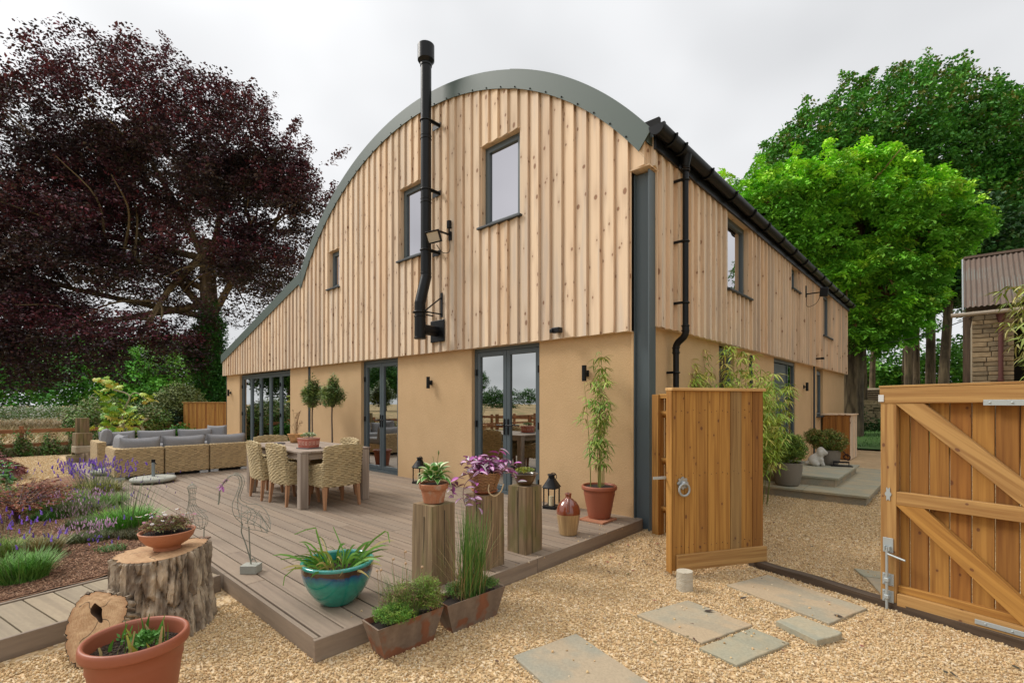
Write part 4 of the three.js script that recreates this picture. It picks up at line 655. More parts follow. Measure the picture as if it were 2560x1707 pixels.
// ------------------------------------------------------------------ dining table and chairs
{
  const t = thing('dining_table', 'grey weathered teak dining table on the deck', 'table', [-4.44, DK, 1.95]);
  const L = 1.86, W = 0.98, H = 0.735; const n = 7;
  for (let i = 0; i < n; i++) obj('top_slat', uvm(rbox(L, 0.026, W / n - 0.004, 0, H - 0.013, -W / 2 + (i + 0.5) * W / n, 0.004, 1), 0), Mt.teak, t);
  for (const z of [-1, 1]) obj('apron', uvm(rbox(L - 0.2, 0.085, 0.025, 0, H - 0.07, z * (W / 2 - 0.045), 0.003, 1), 0), Mt.teak, t);
  for (const x of [-1, 1]) obj('apron', uvm(rbox(0.025, 0.085, W - 0.2, x * (L / 2 - 0.045), H - 0.07, 0, 0.003, 1), 2), Mt.teak, t);
  for (const x of [-1, 1]) for (const z of [-1, 1]) obj('leg', uvm(rbox(0.105, H - 0.027, 0.105, x * (L / 2 - 0.055), (H - 0.027) / 2, z * (W / 2 - 0.055), 0.008, 2), 1), Mt.teak, t);
}
const curvedPanel = (w, y0, y1, th, z0, lean, bow) => { const h = y1 - y0; return wovenBox(w, h, th, 0, (y0 + y1) / 2, z0, 0.024, P => { const q = 2 * P.x / w, t = P.y / h + 0.5; P.z += -bow * q * q + lean * t; P.y += t > 0.9 ? 0.028 * (0.5 - q * q) : 0; }); };
function wickerChair(label, x, z, turn) {
  const c = thing('wicker_chair', label, 'chair', [x, DK, z], turn, 'wicker armchairs around the dining table'), W = 0.545;
  obj('backrest', curvedPanel(W, 0.28, 0.81, 0.05, 0.225, 0.065, 0.035), Mt.weaveB, c);
  for (const s of [-1, 1]) { obj('armrest', wovenBox(0.055, 0.27, 0.46, s * (W / 2 - 0.027), 0.415, -0.01, 0.022, P => { if (P.y > 0.08) P.y += 0.05 * step(-0.1, 0.22, P.z) - 0.01; }), Mt.weaveB, c); }
  obj('seat', wovenBox(W - 0.08, 0.10, 0.46, 0, 0.36, -0.015, 0.03), Mt.weaveB, c); obj('front_apron', wovenBox(W - 0.06, 0.11, 0.04, 0, 0.335, -0.235, 0.015), Mt.weaveB, c);
  for (const sx of [-1, 1]) for (const sz of [-1, 1]) { const g = new THREE.BoxGeometry(0.05, 0.30, 0.05, 1, 1, 1).translate(0, 0.15, 0), p = g.attributes.position; for (let i = 0; i < p.count; i++) if (p.getY(i) < 0.1) { p.setX(i, p.getX(i) * 0.55 + sx * 0.016); p.setZ(i, p.getZ(i) * 0.55 + sz * 0.028); } g.translate(sx * (W / 2 - 0.045), 0, sz * 0.195); g.computeVertexNormals(); obj('leg', uvm(g, 1), Mt.teakLeg, c); }
  return c;
}
const ch = wickerChair('wicker armchair with its back to the view, left of the front table leg', -4.08, 2.27, 0.04);
copyOf(ch, 'wicker armchair overlapped by another, at the table corner nearest the sofas', [-4.72, DK, 2.31], -0.05);
copyOf(ch, 'wicker armchair at the table end nearest the oak posts', [-3.50, DK, 2.0], Math.PI / 2 + 0.02);
copyOf(ch, 'wicker armchair behind the table, its back towards the house wall', [-4.24, DK, 1.62], Math.PI - 0.03);
copyOf(ch, 'wicker armchair at the table end nearest the folding doors', [-5.50, DK, 1.93], -Math.PI / 2);
{ // pot on the table
  const p = thing('table_planter', 'square red patterned planter of succulents on the table', 'plant pot', [-3.93, DK + 0.735, 2.14], 0.28); p.scale.setScalar(0.84);
  obj('saucer', rbox(0.27, 0.014, 0.27, 0, 0.008, 0, 0.004, 1), mat([0.09, 0.09, 0.10], 0.7), p);
  const red = mat([0.42, 0.125, 0.085], 0.8), pink = mat([0.55, 0.30, 0.23], 0.85);
  const bd = new THREE.CylinderGeometry(0.172, 0.155, 0.15, 4, 1, true).rotateY(Math.PI / 4).translate(0, 0.09, 0); obj('pot_body', bd, red, p);
  const orn = []; for (let f = 0; f < 4; f++) for (let i = 0; i < 3; i++) { const q = []; const add = (g) => { g.translate((i - 1) * 0.075, 0.09, 0.1165); g.rotateX(0); g.rotateY(f * Math.PI / 2); orn.push(g); }; add(box(0.008, 0.085, 0.008).rotateZ(0.6)); add(box(0.008, 0.085, 0.008).rotateZ(-0.6)); add(new THREE.TorusGeometry(0.026, 0.004, 5, 12)); } 
  obj('relief_pattern', orn, pink, p); obj('rim', ring(0.25, 0.25, 0.02, 0.02, 0).map(g => g.rotateX(Math.PI / 2).translate(0, 0.163, 0)), pink, p); obj('soil', box(0.21, 0.01, 0.21, 0, 0.145, 0), Mt.soil, p);
  const b = thing('wicker_basket', 'small wicker basket with a dry sprig on the table', 'basket', [-5.0, DK + 0.735, 1.85]);
  obj('basket_body', lathe([[0, 0], [0.075, 0], [0.095, 0.06], [0.12, 0.13], [0.128, 0.135], [0.12, 0.14], [0.105, 0.12]], 24), mat([1.1, 0.8, 0.6], 0.9, { map: rep(T.weave, 3, 0.8) }), b);
  const r = rng(44), tw = []; for (let i = 0; i < 16; i++) { const a = r() * 6.3, l = 0.2 + 0.22 * r(), e = V(Math.cos(a) * 0.13 * r() + 0.03, 0.1 + l, Math.sin(a) * 0.13 * r()); tw.push(tube([V(0.02 * Math.cos(a), 0.08, 0.02 * Math.sin(a)), V(e.x * 0.4, 0.1 + l * 0.5, e.z * 0.4), e], 0.002, 4, 6)); for (let k = 0; k < 3; k++) tw.push(new THREE.SphereGeometry(0.006, 5, 4).translate(e.x + 0.03 * (r() - 0.5), e.y - 0.05 * r(), e.z + 0.03 * (r() - 0.5))); } obj('dry_sprig', tw, mat([0.22, 0.13, 0.06], 0.9), b);
  const sl = thing('slate_coaster', 'flat dark slate dish at the far end of the table', 'dish', [-4.95, DK + 0.737, 2.12]); obj('dish', rbox(0.16, 0.016, 0.12, 0, 0.009, 0, 0.005, 1), mat([0.08, 0.075, 0.085], 0.6), sl);
}
// ------------------------------------------------------------------ sofas
function pillow(w, h, d, seed) {
  const N = 22, Mm = 12, pos = [], uv = [], id = [], r = rng(seed), q = [r() * 9, r() * 9];
  for (const s of [1, -1]) { const b = pos.length / 3; for (let j = 0; j <= Mm; j++) for (let i = 0; i <= N; i++) { const u = i / N * 2 - 1, v = j / Mm * 2 - 1; const t = Math.pow((1 - Math.pow(Math.abs(u), 5)) * (1 - Math.pow(Math.abs(v), 3.2)), 0.42); const wr = 0.012 * (f3(u * 3 + q[0], v * 3 + q[1], s + seed) - 0.5) * t;
      pos.push(u * w / 2 * (1 - 0.035 * (1 - v * v)), v * h / 2 * (1 - 0.13 * (1 - u * u)) + 0.012 * t * v, s * (d / 2 * t + wr)); uv.push(u * w / 2, v * h / 2); }
    for (let j = 0; j < Mm; j++) for (let i = 0; i < N; i++) { const a = b + j * (N + 1) + i, c = a + N + 1; s > 0 ? id.push(a, a + 1, c, a + 1, c + 1, c) : id.push(a, c, a + 1, a + 1, c, c + 1); } }
  const g = new THREE.BufferGeometry(); g.setAttribute('position', new THREE.Float32BufferAttribute(pos, 3)); g.setAttribute('uv', new THREE.Float32BufferAttribute(uv, 2)); g.setIndex(id); g.computeVertexNormals(); return g;
}
function sofaModule(label, x, z, turn, arm, w, seed, group) {   // local: back face at z = 0 looking +z, seat towards -z, x along the back
  const m = thing('sofa_module', label, 'sofa', [x, DK, z], turn, group), H = 0.545, D = 0.92;
  obj('wicker_back', wovenBox(w - 0.014, H - 0.055, 0.15, 0, 0.055 + (H - 0.055) / 2, -0.075, 0.025), Mt.weave, m);
  obj('wicker_base', uvm(rbox(w - 0.014, 0.23, D - 0.16, 0, 0.17, -0.155 - (D - 0.16) / 2, 0.025, 3)), Mt.weave, m);
  if (arm) obj('wicker_arm', wovenBox(0.15, H - 0.058, D - 0.152, arm * (w / 2 - 0.083), 0.055 + (H - 0.055) / 2, -0.152 - (D - 0.152) / 2, 0.025), Mt.weave, m);
  obj('seat_cushion', uvm(rbox(w - 0.03 - (arm ? 0.15 : 0), 0.15, D - 0.2, arm ? -arm * 0.078 : 0, 0.36, -0.17 - (D - 0.2) / 2, 0.05, 4)), Mt.cloth, m);
  obj('back_cushion', pillow(w - (arm ? 0.12 : 0.02), 0.42, 0.22, seed).rotateX(0.16).translate(arm ? -arm * 0.05 : 0, 0.53, -0.25), Mt.cloth, m);
  for (const sx of [-1, 1]) for (const sz of [-0.05, -D + 0.1]) obj('foot', rbox(0.14, 0.05, 0.08, sx * (w / 2 - 0.09), 0.026, sz, 0.004, 1), mat([0.42, 0.43, 0.43], 0.5), m);
  obj('plinth', box(w - 0.2, 0.045, D - 0.16, 0, 0.035, -D / 2), Mt.inside, m); return m;
}
const SW = 0.735, gA = 'sofa modules with their backs to the dining table', gB = 'sofa modules on the far side of the seating group';
sofaModule('wicker sofa module with an end arm, nearest the lavender', -8.16, 3.25, Math.PI / 2, -1, SW, 3, gA);
sofaModule('middle wicker sofa module of the row with its back to the view', -8.17, 2.515, Math.PI / 2, 0, SW, 4, gA);
sofaModule('wicker sofa module with its back to the view, nearest the dining chairs', -8.18, 1.78, Math.PI / 2, 0, SW, 5, gA);
sofaModule('far wicker sofa module with a visible rounded end arm', -11.25, 3.2, -Math.PI / 2, 1, 0.76, 6, gB);
sofaModule('middle wicker module of the far sofa row, facing the view', -11.25, 2.43, -Math.PI / 2, 0, 0.76, 7, gB);
sofaModule('far wicker sofa module nearest the folding doors', -11.25, 1.66, -Math.PI / 2, 0, 0.76, 8, gB);
{ const c = thing('scatter_cushion', 'grey cushion on end in the corner of the nearest sofa module', 'cushion', [-8.62, DK + 0.60, 3.43], 0.15); obj('cushion_cover', pillow(0.45, 0.36, 0.2, 21).rotateX(-0.1), Mt.cloth, c);
  copyOf(c, 'grey cushion on end against the arm of the far sofa', [-10.85, DK + 0.62, 3.36], -0.1);
  copyOf(c, 'grey cushion at the house end of the far sofa row', [-11.0, DK + 0.62, 1.2], 0.9); }
{ // parasol bases
  const b = thing('parasol_base', 'pale concrete parasol base with an empty tube before the sofa', 'parasol base', [-7.52, DK, 3.18]);
  obj('slab', lathe([[0, 0.02], [0.30, 0.02], [0.325, 0.035], [0.33, 0.06], [0.318, 0.085], [0.28, 0.095], [0, 0.105]], 48), Mt.concrete, b); obj('feet', [0, 1, 2, 3].map(i => cyl(0.05, 0.05, 0.02, 0.22 * Math.cos(i * 1.57 + 0.4), 0, 0.22 * Math.sin(i * 1.57 + 0.4), 10)), Mt.blackMatt, b);
  obj('tube', cyl(0.026, 0.026, 0.26, 0, 0.1, 0, 16), mat([0.25, 0.29, 0.30], 0.45, { metalness: 0.3 }), b); obj('clamp', [cyl(0.03, 0.03, 0.05, 0, 0.34, 0, 16), bar(V(0.02, 0.36, 0), V(0.07, 0.31, -0.03), 0.008)], Mt.black, b);
  const b2 = thing('parasol_base', 'pale concrete parasol base half hidden by the nearest sofa', 'parasol base', [-9.3, DK, 3.5]);
  obj('slab', lathe([[0, 0.02], [0.28, 0.02], [0.305, 0.035], [0.31, 0.06], [0.30, 0.085], [0.26, 0.095], [0, 0.105]], 40), Mt.concrete, b2); obj('tube', cyl(0.026, 0.026, 0.2, 0, 0.1, 0, 14), Mt.concrete, b2);
}
// ------------------------------------------------------------------ wire birds
{
  const W = [], w = (pts, r = 0.0026) => W.push(tube(pts.map(p => V(p[0], p[1], p[2] || 0)), r, 5, pts.length * 5));
  const b = thing('wire_heron', 'tall wire sculpture of a heron on a concrete block', 'sculpture', [-1.57, DK, 3.70], 42.5 * Math.PI / 180);
  obj('block', rbox(0.13, 0.065, 0.10, 0.0, 0.0325, 0, 0.004, 1), Mt.concrete, b);
  const k = 0.00124, P = (x, y, z = 0) => [(x - 1638) * k, (1372 - y) * k, z];
  W.length = 0; w([P(1640, 1345), P(1632, 1290), P(1600, 1180), P(1575, 1110), P(1582, 1060)], 0.005); w([P(1640, 1345), P(1632, 1250), P(1626, 1150), P(1624, 1078)], 0.005); w([P(1640, 1300), P(1655, 1275), P(1672, 1310)], 0.003); w([P(1640, 1292), P(1660, 1290), P(1668, 1300)], 0.003);
  obj('legs', W.slice(), Mt.wire, b); W.length = 0;
  for (const z of [-0.035, 0.035]) { w([P(1582, 1060, 0), P(1545, 1000, z), P(1532, 930, z), P(1548, 870, z * 0.5), P(1568, 800, z * 0.4), P(1560, 755, z * 0.4), P(1525, 742, z * 0.4), P(1490, 760, z * 0.4), P(1478, 790, 0)]); w([P(1600, 935, z), P(1560, 900, z * 0.5), P(1575, 840, z * 0.4), P(1588, 790, z * 0.4), P(1575, 748, z * 0.4), P(1530, 728, z * 0.3)]);
    w([P(1582, 1060, z), P(1640, 1078, z * 1.6), P(1700, 1095, z), P(1745, 1118, 0)]); w([P(1600, 935, z), P(1660, 948, z * 1.8), P(1710, 985, z * 1.6), P(1745, 1040, z), P(1762, 1095, 0)]); w([P(1545, 1000, z), P(1620, 1000, z * 2), P(1690, 1040, z * 1.6), P(1750, 1110, 0)]);
    for (let i = 0; i < 4; i++) w([P(1590 + i * 42, 940 + i * 26, z), P(1606 + i * 40, 1010 + i * 16, z * 2), P(1590 + i * 45, 1066 + i * 13, z)], 0.0018); for (let i = 0; i < 2; i++) w([P(1560 + i * 70, 1025 + i * 18, z), P(1640 + i * 30, 960 + i * 22, z * 1.7)], 0.002); }
  for (let i = 0; i < 9; i++) { const y = 780 + i * 22, x = 1568 - i * 2.5; w([P(x - 14, y, -0.012), P(x + 8, y + 4, 0.012)], 0.0018); }
  obj('body', W.slice(), Mt.wire, b); W.length = 0; for (const z of [-0.012, 0, 0.012]) w([P(1478, 775, z), P(1442, 820, z), P(1432, 875, z * 0.5), P(1426, 935, 0)], 0.002); w([P(1436, 870), P(1426, 935)], 0.006); obj('beak', W.slice(), Mt.wire, b); { const fp = []; for (let i = 0; i < 7; i++) { const q = new THREE.SphereGeometry(0.02, 8, 5).scale(1.3, 0.16, 0.45).translate(0.024, 0, 0); q.rotateZ(0.7 - i * 0.28); q.rotateY(i * 0.9); fp.push(q.translate(...P(1455, 790 + i * 5, 0))); } obj('flower_sprig', fp, mat([0.40, 0.12, 0.34], 0.6), b); }
  W.length = 0; const d = thing('wire_duck', 'small wire duck sculpture behind the tree stump', 'sculpture', [-2.96, DK, 3.66], 42.5 * Math.PI / 180);
  const k2 = 0.00153, Q = (x, y, z = 0) => [(x - 1325) * k2, (1165 - y) * k2, z];
  for (let i = 0; i < 8; i++) { const a = i / 8 * Math.PI, c = Math.cos(a), s = Math.sin(a) * 0.05; const e = (x, y, rx) => Q(x + c * rx, y, s); w([Q(1255, 805, 0), e(1255, 825, 24), e(1256, 870, 16), e(1255, 930, 18), e(1262, 975, 40), e(1285, 1030, 68), e(1300, 1080, 45), Q(1310, 1105, 0)], 0.0022); }
  for (const y of [835, 870, 910, 950, 990, 1030, 1070]) { const rx = y < 960 ? 20 : 60 * Math.sin((y - 900) / 260 * Math.PI), pts = []; for (let i = 0; i <= 16; i++) { const a = i / 16 * 6.2832; pts.push(Q(1255 + (y > 960 ? 30 : 0) + rx * Math.cos(a), y, 0.05 * Math.sin(a) * rx / 40)); } w(pts, 0.002); }
  obj('body', W.slice(), Mt.wire, d); W.length = 0; w([Q(1328, 1160), Q(1330, 1085)], 0.005); obj('legs', W.slice(), Mt.wire, d); obj('foot_plate', rbox(0.11, 0.012, 0.07, 0, 0.007, 0, 0.004, 1), Mt.rust, d);
}
// ------------------------------------------------------------------ tree stump with bowl
{
  const st = thing('tree_stump', 'big tree stump with a sawn side limb and flaking bark', 'tree stump', [-1.25, 0, 4.36]); st.scale.set(0.9, 1, 0.9);
  const barkGrid = (fn, nu, nv, ru, rv) => { const pos = [], uv = [], id = []; for (let j = 0; j <= nv; j++) for (let i = 0; i <= nu; i++) { const p = fn(i / nu, j / nv); pos.push(...p); uv.push(i / nu * ru, j / nv * rv); } for (let j = 0; j < nv; j++) for (let i = 0; i < nu; i++) { const a = j * (nu + 1) + i, c = a + nu + 1; id.push(a, c, a + 1, a + 1, c, c + 1); } const g = new THREE.BufferGeometry(); g.setAttribute('position', new THREE.Float32BufferAttribute(pos, 3)); g.setAttribute('uv', new THREE.Float32BufferAttribute(uv, 2)); g.setIndex(id); g.computeVertexNormals(); return g; };
  const crag = (a, y, s) => { const NA = 34, X0 = a / 6.28318 * NA + 0.5 * f3(Math.cos(a) * 4, y * 7, Math.sin(a) * 4, s), Y0 = y * 3.4 + 0.5 * f3(Math.cos(a) * 6, y * 9 + 4, Math.sin(a) * 6, s + 2), xi = Math.floor(X0), yi = Math.floor(Y0); let d1 = 9, d2 = 9, id = 0;
    for (let p = -1; p <= 1; p++) for (let q = -1; q <= 1; q++) { const cx = xi + p, cy = yi + q, wx = ((cx % NA) + NA) % NA, d = Math.hypot(cx + 0.15 + 0.7 * hash2(wx, cy, s) - X0, (cy + 0.1 + 0.8 * hash2(wx, cy, s + 1) - Y0) * 0.8); if (d < d1) { d2 = d1; d1 = d; id = hash2(wx, cy, s + 4); } else if (d < d2) d2 = d; }
    const k = 5.5, x = Math.cos(a) * k, z = Math.sin(a) * k; return 0.034 * (step(0, 0.16, d2 - d1) - 0.8) + 0.03 * (id - 0.5) + 0.02 * (n3(x * 3.2, y * 9, z * 3.2, s + 8) - 0.5) + 0.016 * (n3(x * 8, y * 22, z * 8, s + 9) - 0.5) + 0.009 * (n3(x * 17, y * 60, z * 17, s + 12) - 0.5); };
  const R = (a, t) => 0.285 * (1 + 0.06 * Math.sin(a * 3 + 1) + 0.05 * Math.sin(a * 2)) * (1 + 0.16 * Math.pow(1 - t, 2) + 0.10 * Math.pow(1 - t, 4) * Math.max(0, Math.sin(a * 5)));
  const topY = (x, z) => 0.512 + 0.03 * x - 0.03 * z;
  obj('bark', barkGrid((u, v) => { const a = u * 6.28318, r = R(a, v) + crag(a, v * 0.52, 5) * (v > 0.985 ? 0.4 : 1), x = r * Math.cos(a), z = r * Math.sin(a); return [x, v * topY(x, z), z]; }, 330, 100, 3, 1), Mt.bark, st);
  const tp = []; { const n = 90, pos = [], uv = [], id = []; for (let k = 0; k <= 6; k++) for (let i = 0; i <= n; i++) { const a = i / n * 6.28318, r = (R(a, 1) + crag(a, 0.52, 5) * 0.4 - 0.004) * k / 6, x = r * Math.cos(a), z = r * Math.sin(a); pos.push(x, topY(x, z) - 0.002 + 0.006 * (n3(x * 20, z * 20, 1) - 0.5), z); uv.push(0.5 + x * 1.6, 0.5 + z * 1.6); } for (let k = 0; k < 6; k++) for (let i = 0; i < n; i++) { const a = k * (n + 1) + i, c = a + n + 1; id.push(a, a + 1, c, a + 1, c + 1, c); } const g = new THREE.BufferGeometry(); g.setAttribute('position', new THREE.Float32BufferAttribute(pos, 3)); g.setAttribute('uv', new THREE.Float32BufferAttribute(uv, 2)); g.setIndex(id); g.computeVertexNormals(); tp.push(g); }
  obj('sawn_top', tp, Mt.rings, st);
  // side limb: axis from the stump's foot outwards, sawn face up and out
  const A = V(-0.04, 0.045, 0.11), E = V(0.215, 0.225, 0.375), dir = E.clone().sub(A).normalize(), up = V(0, 1, 0), sx = new THREE.Vector3().crossVectors(dir, up).normalize(), sy = new THREE.Vector3().crossVectors(sx, dir).normalize(), L = E.distanceTo(A);
  const face = V(0.20, 0.16, 0.0), lim = (a, t, off = 0) => { const r = (0.185 + 0.04 * Math.sin(a + 2.4) + 0.02 * Math.sin(a * 3)) * (1.18 - 0.18 * t) + off, sk = 0.10 * Math.sin(a) + 0.05 * Math.cos(a); const p = A.clone().addScaledVector(dir, L * t * (1 - sk * 0.55 * t)).addScaledVector(sx, r * Math.cos(a)).addScaledVector(sy, r * 1.05 * Math.sin(a)); if (p.y < 0.0) p.y = 0; return p; };
  obj('limb_bark', barkGrid((u, v) => lim(u * 6.28318, v, crag(u * 6.28318, v * 0.4, 9) * (v > 0.96 ? 0.3 : 1)).toArray(), 190, 44, 2, 0.7), Mt.bark, st);
  { const n = 90, K = 12, ce = lim(0, 1).add(lim(Math.PI, 1)).multiplyScalar(0.5).addScaledVector(sy, 0.035), hole = (a, d) => ce.clone().addScaledVector(sx, (0.036 + 0.01 * Math.sin(a * 3 + 1)) * Math.cos(a) + 0.03 * Math.sin(a)).addScaledVector(sy, (0.052 + 0.01 * Math.sin(a * 2)) * Math.sin(a)).addScaledVector(dir, -d);
    const surf = (nm, fn, K2, m) => { const pos = [], uv = [], id = []; for (let k = 0; k <= K2; k++) for (let i = 0; i <= n; i++) { const a = i / n * 6.28318, [p, q] = fn(a, k / K2); pos.push(p.x, p.y, p.z); uv.push(0.5 + 0.49 * q * Math.cos(a), 0.5 + 0.49 * q * Math.sin(a)); } for (let k = 0; k < K2; k++) for (let i = 0; i < n; i++) { const a = k * (n + 1) + i, c = a + n + 1; id.push(a, a + 1, c, a + 1, c + 1, c); } const g = new THREE.BufferGeometry(); g.setAttribute('position', new THREE.Float32BufferAttribute(pos, 3)); g.setAttribute('uv', new THREE.Float32BufferAttribute(uv, 2)); g.setIndex(id); g.computeVertexNormals(); obj(nm, g, m, st); };
    surf('sawn_limb_face', (a, q) => { const e = lim(a, 1, crag(a, 0.4, 9) * 0.3 - 0.003), p = hole(a, 0).lerp(e, q); p.addScaledVector(dir, 0.006 * Math.sin(q * 3.1) * (n3(Math.cos(a) * q * 8 + 20, Math.sin(a) * q * 8 + 20, 2) - 0.5)); return [p, 0.2 + 0.8 * q]; }, K, Mt.rings);
    surf('hollow', (a, q) => [q < 0.7 ? hole(a, q * 0.25) : ce.clone().lerp(hole(a, 0.17), (1 - q) / 0.3).addScaledVector(dir, q >= 0.999 ? -0.17 : -0.17 * (1 - (1 - q) / 0.3)), q], 8, mat([0.12, 0.065, 0.035], 1)); }

}
const stumpBowl = (() => { const b = thing('terracotta_bowl', 'aged terracotta bowl of small daisies on the tree stump', 'plant pot', [-1.25, 0.512, 4.33]); b.scale.setScalar(0.86); obj('bowl_body', lathe([[0, 0.0], [0.085, 0], [0.09, 0.006], [0.088, 0.028], [0.10, 0.034], [0.14, 0.06], [0.172, 0.10], [0.184, 0.137], [0.187, 0.142], [0.18, 0.147], [0.17, 0.14], [0.16, 0.11]], 48), Mt.terra, b); obj('soil', soilDisc(0.168, 0.125), Mt.soil, b); return b; })();
// ------------------------------------------------------------------ end of the deck: stacked posts, trough
{
  const t = thing('timber_totem', 'stacked weathered timber and stone post at the deck corner', 'sculpture', [-12.42, DK, 3.58], 0.1);
  const pst = (w, h, y, x = 0, z = 0) => { const g = new THREE.CylinderGeometry(w / 2, w / 2, h, 14, 4).translate(x, y + h / 2, z), p = g.attributes.position; for (let i = 0; i < p.count; i++) p.setX(i, p.getX(i) + 0.02 * (n3(p.getX(i) * 9, p.getY(i) * 6, p.getZ(i) * 9) - 0.5)); g.computeVertexNormals(); return uvm(g, 1); };
  obj('upper_log', pst(0.26, 0.34, 0.66), Mt.oak, t); obj('middle_log', uvm(rbox(0.33, 0.3, 0.3, 0.02, 0.51, 0, 0.02, 2), 1), Mt.oak, t); obj('stone_ledge', uvm(rbox(0.38, 0.17, 0.3, 0.06, 0.28, 0.02, 0.03, 2)), Mt.stone, t); obj('lower_log', pst(0.3, 0.2, 0, 0.12, 0), Mt.bark, t); obj('side_board', uvm(rbox(0.05, 0.4, 0.2, -0.14, 0.2, 0.06, 0.006, 1), 1), Mt.oak, t);
  const u = thing('stone_trough', 'small mossy stone trough at the foot of the stacked post', 'planter', [-12.28, DK, 3.76]); obj('trough_body', new THREE.CylinderGeometry(0.165, 0.13, 0.15, 4, 1).rotateY(Math.PI / 4).translate(0, 0.075, 0), Mt.stone, u); obj('moss', box(0.2, 0.012, 0.2, 0, 0.152, 0), mat([0.12, 0.10, 0.02], 1), u);
}
// ------------------------------------------------------------------ leaves, blades, plants
const leafMat = (rough = 0.6, o = {}) => new THREE.MeshStandardMaterial({ color: 0xffffff, roughness: rough, side: THREE.DoubleSide, ...o });
const LM = leafMat(0.62), LMs = leafMat(0.45), LMd = leafMat(0.8);
function ribbon(pts, ws, nrm = V(0, 0, 1)) {        // flat strip through pts with half widths ws, across cross(tangent, nrm)
  const pos = [], id = [];
  pts.forEach((p, i) => { const t = pts[Math.min(i + 1, pts.length - 1)].clone().sub(pts[Math.max(i - 1, 0)]), s = t.cross(nrm).normalize().multiplyScalar(ws[i]); pos.push(p.x - s.x, p.y - s.y, p.z - s.z, p.x + s.x, p.y + s.y, p.z + s.z); });
  for (let i = 0; i + 1 < pts.length; i++) { const a = i * 2; id.push(a, a + 1, a + 2, a + 1, a + 3, a + 2); }
  const g = new THREE.BufferGeometry(); g.setAttribute('position', new THREE.Float32BufferAttribute(pos, 3)); g.setIndex(id); g.computeVertexNormals(); return flat(g);
}
const bladeGeo = (w = 0.006, bend = 0.35, n = 4) => { const p = [], ws = []; for (let i = 0; i <= n; i++) { const t = i / n; p.push(V(bend * t * t, t * (1 - 0.25 * bend * t), 0)); ws.push(w * (1 - 0.85 * t * t) / 2); } return ribbon(p, ws, V(1, 0, 0)); };
const leafGeo = (L = 1, w = 0.4, droop = 0.25, fold = 0.1) => { // leaf along +x from origin, folded along the midrib
  const xs = [0, 0.3, 0.65, 1], ws = [0.02, 0.9, 0.75, 0], pos = [], id = [];
  xs.forEach((x, i) => { const y = -droop * x * x * L, h = ws[i] * w * L / 2; pos.push(x * L, y + fold * h * 2, -h, x * L, y, 0, x * L, y + fold * h * 2, h); });
  for (let i = 0; i < 3; i++) { const a = i * 3; id.push(a, a + 1, a + 3, a + 1, a + 4, a + 3, a + 1, a + 2, a + 4, a + 2, a + 5, a + 4); }
  const g = new THREE.BufferGeometry(); g.setAttribute('position', new THREE.Float32BufferAttribute(pos, 3)); g.setIndex(id); g.computeVertexNormals(); return flat(g);
};
const quadLeaf = (L, w) => { const g = new THREE.BufferGeometry(); g.setAttribute('position', new THREE.Float32BufferAttribute([0, 0, 0, L * 0.45, 0.06 * L, w / 2, L, -0.08 * L, 0, 0, 0, 0, L, -0.08 * L, 0, L * 0.45, 0.06 * L, -w / 2], 3)); g.computeVertexNormals(); return flat(g); };
function sprig(n, R, L, w, seed, flatten = 0.7, hang = 0) {   // a small spray of leaves round the origin
  const r = rng(seed), l = []; for (let i = 0; i < n; i++) { const g = quadLeaf(L * (0.7 + 0.6 * r()), w * (0.7 + 0.6 * r())); g.rotateX((r() - 0.5) * 1.6); g.rotateZ((r() - 0.5) * 1.5 - hang); g.rotateY(r() * 6.283); g.translate((r() - 0.5) * 2 * R, (r() - 0.5) * 2 * R * flatten, (r() - 0.5) * 2 * R); l.push(g); } return join(l);
}
const jitc = (c, k, r) => { const a = 1 - k + 2 * k * r(), b = 1 + 0.25 * k * (r() - 0.5); return [c[0] * a * b, c[1] * a, c[2] * a / b]; };
const pick = (p, r) => p[Math.floor(r() * p.length) % p.length];
function blades(name, parent, n, where, h0, h1, lean, pal, w, bend = 0.35, seed = 1, jit = 0.25, m = LM) {
  const r = rng(seed), ms = [], cs = []; for (let i = 0; i < n; i++) { const [x, y, z, k = 1, az] = where(r), h = (h0 + (h1 - h0) * r()) * k; ms.push(M4(x, y, z, 0, az === undefined ? r() * 6.283 : az, -lean * (0.25 + 0.75 * r()), h * (0.8 + 0.4 * r()), h, h)); cs.push(jitc(pick(pal, r), jit, r)); }
  return inst(name, bladeGeo(w / ((h0 + h1) / 2), bend), m, ms, cs, parent);
}
const disc = (R, y = 0) => r => { const a = r() * 6.283, d = R * Math.sqrt(r()); return [d * Math.cos(a), y, d * Math.sin(a), 1, -a + (r() - 0.5) * 0.9]; };
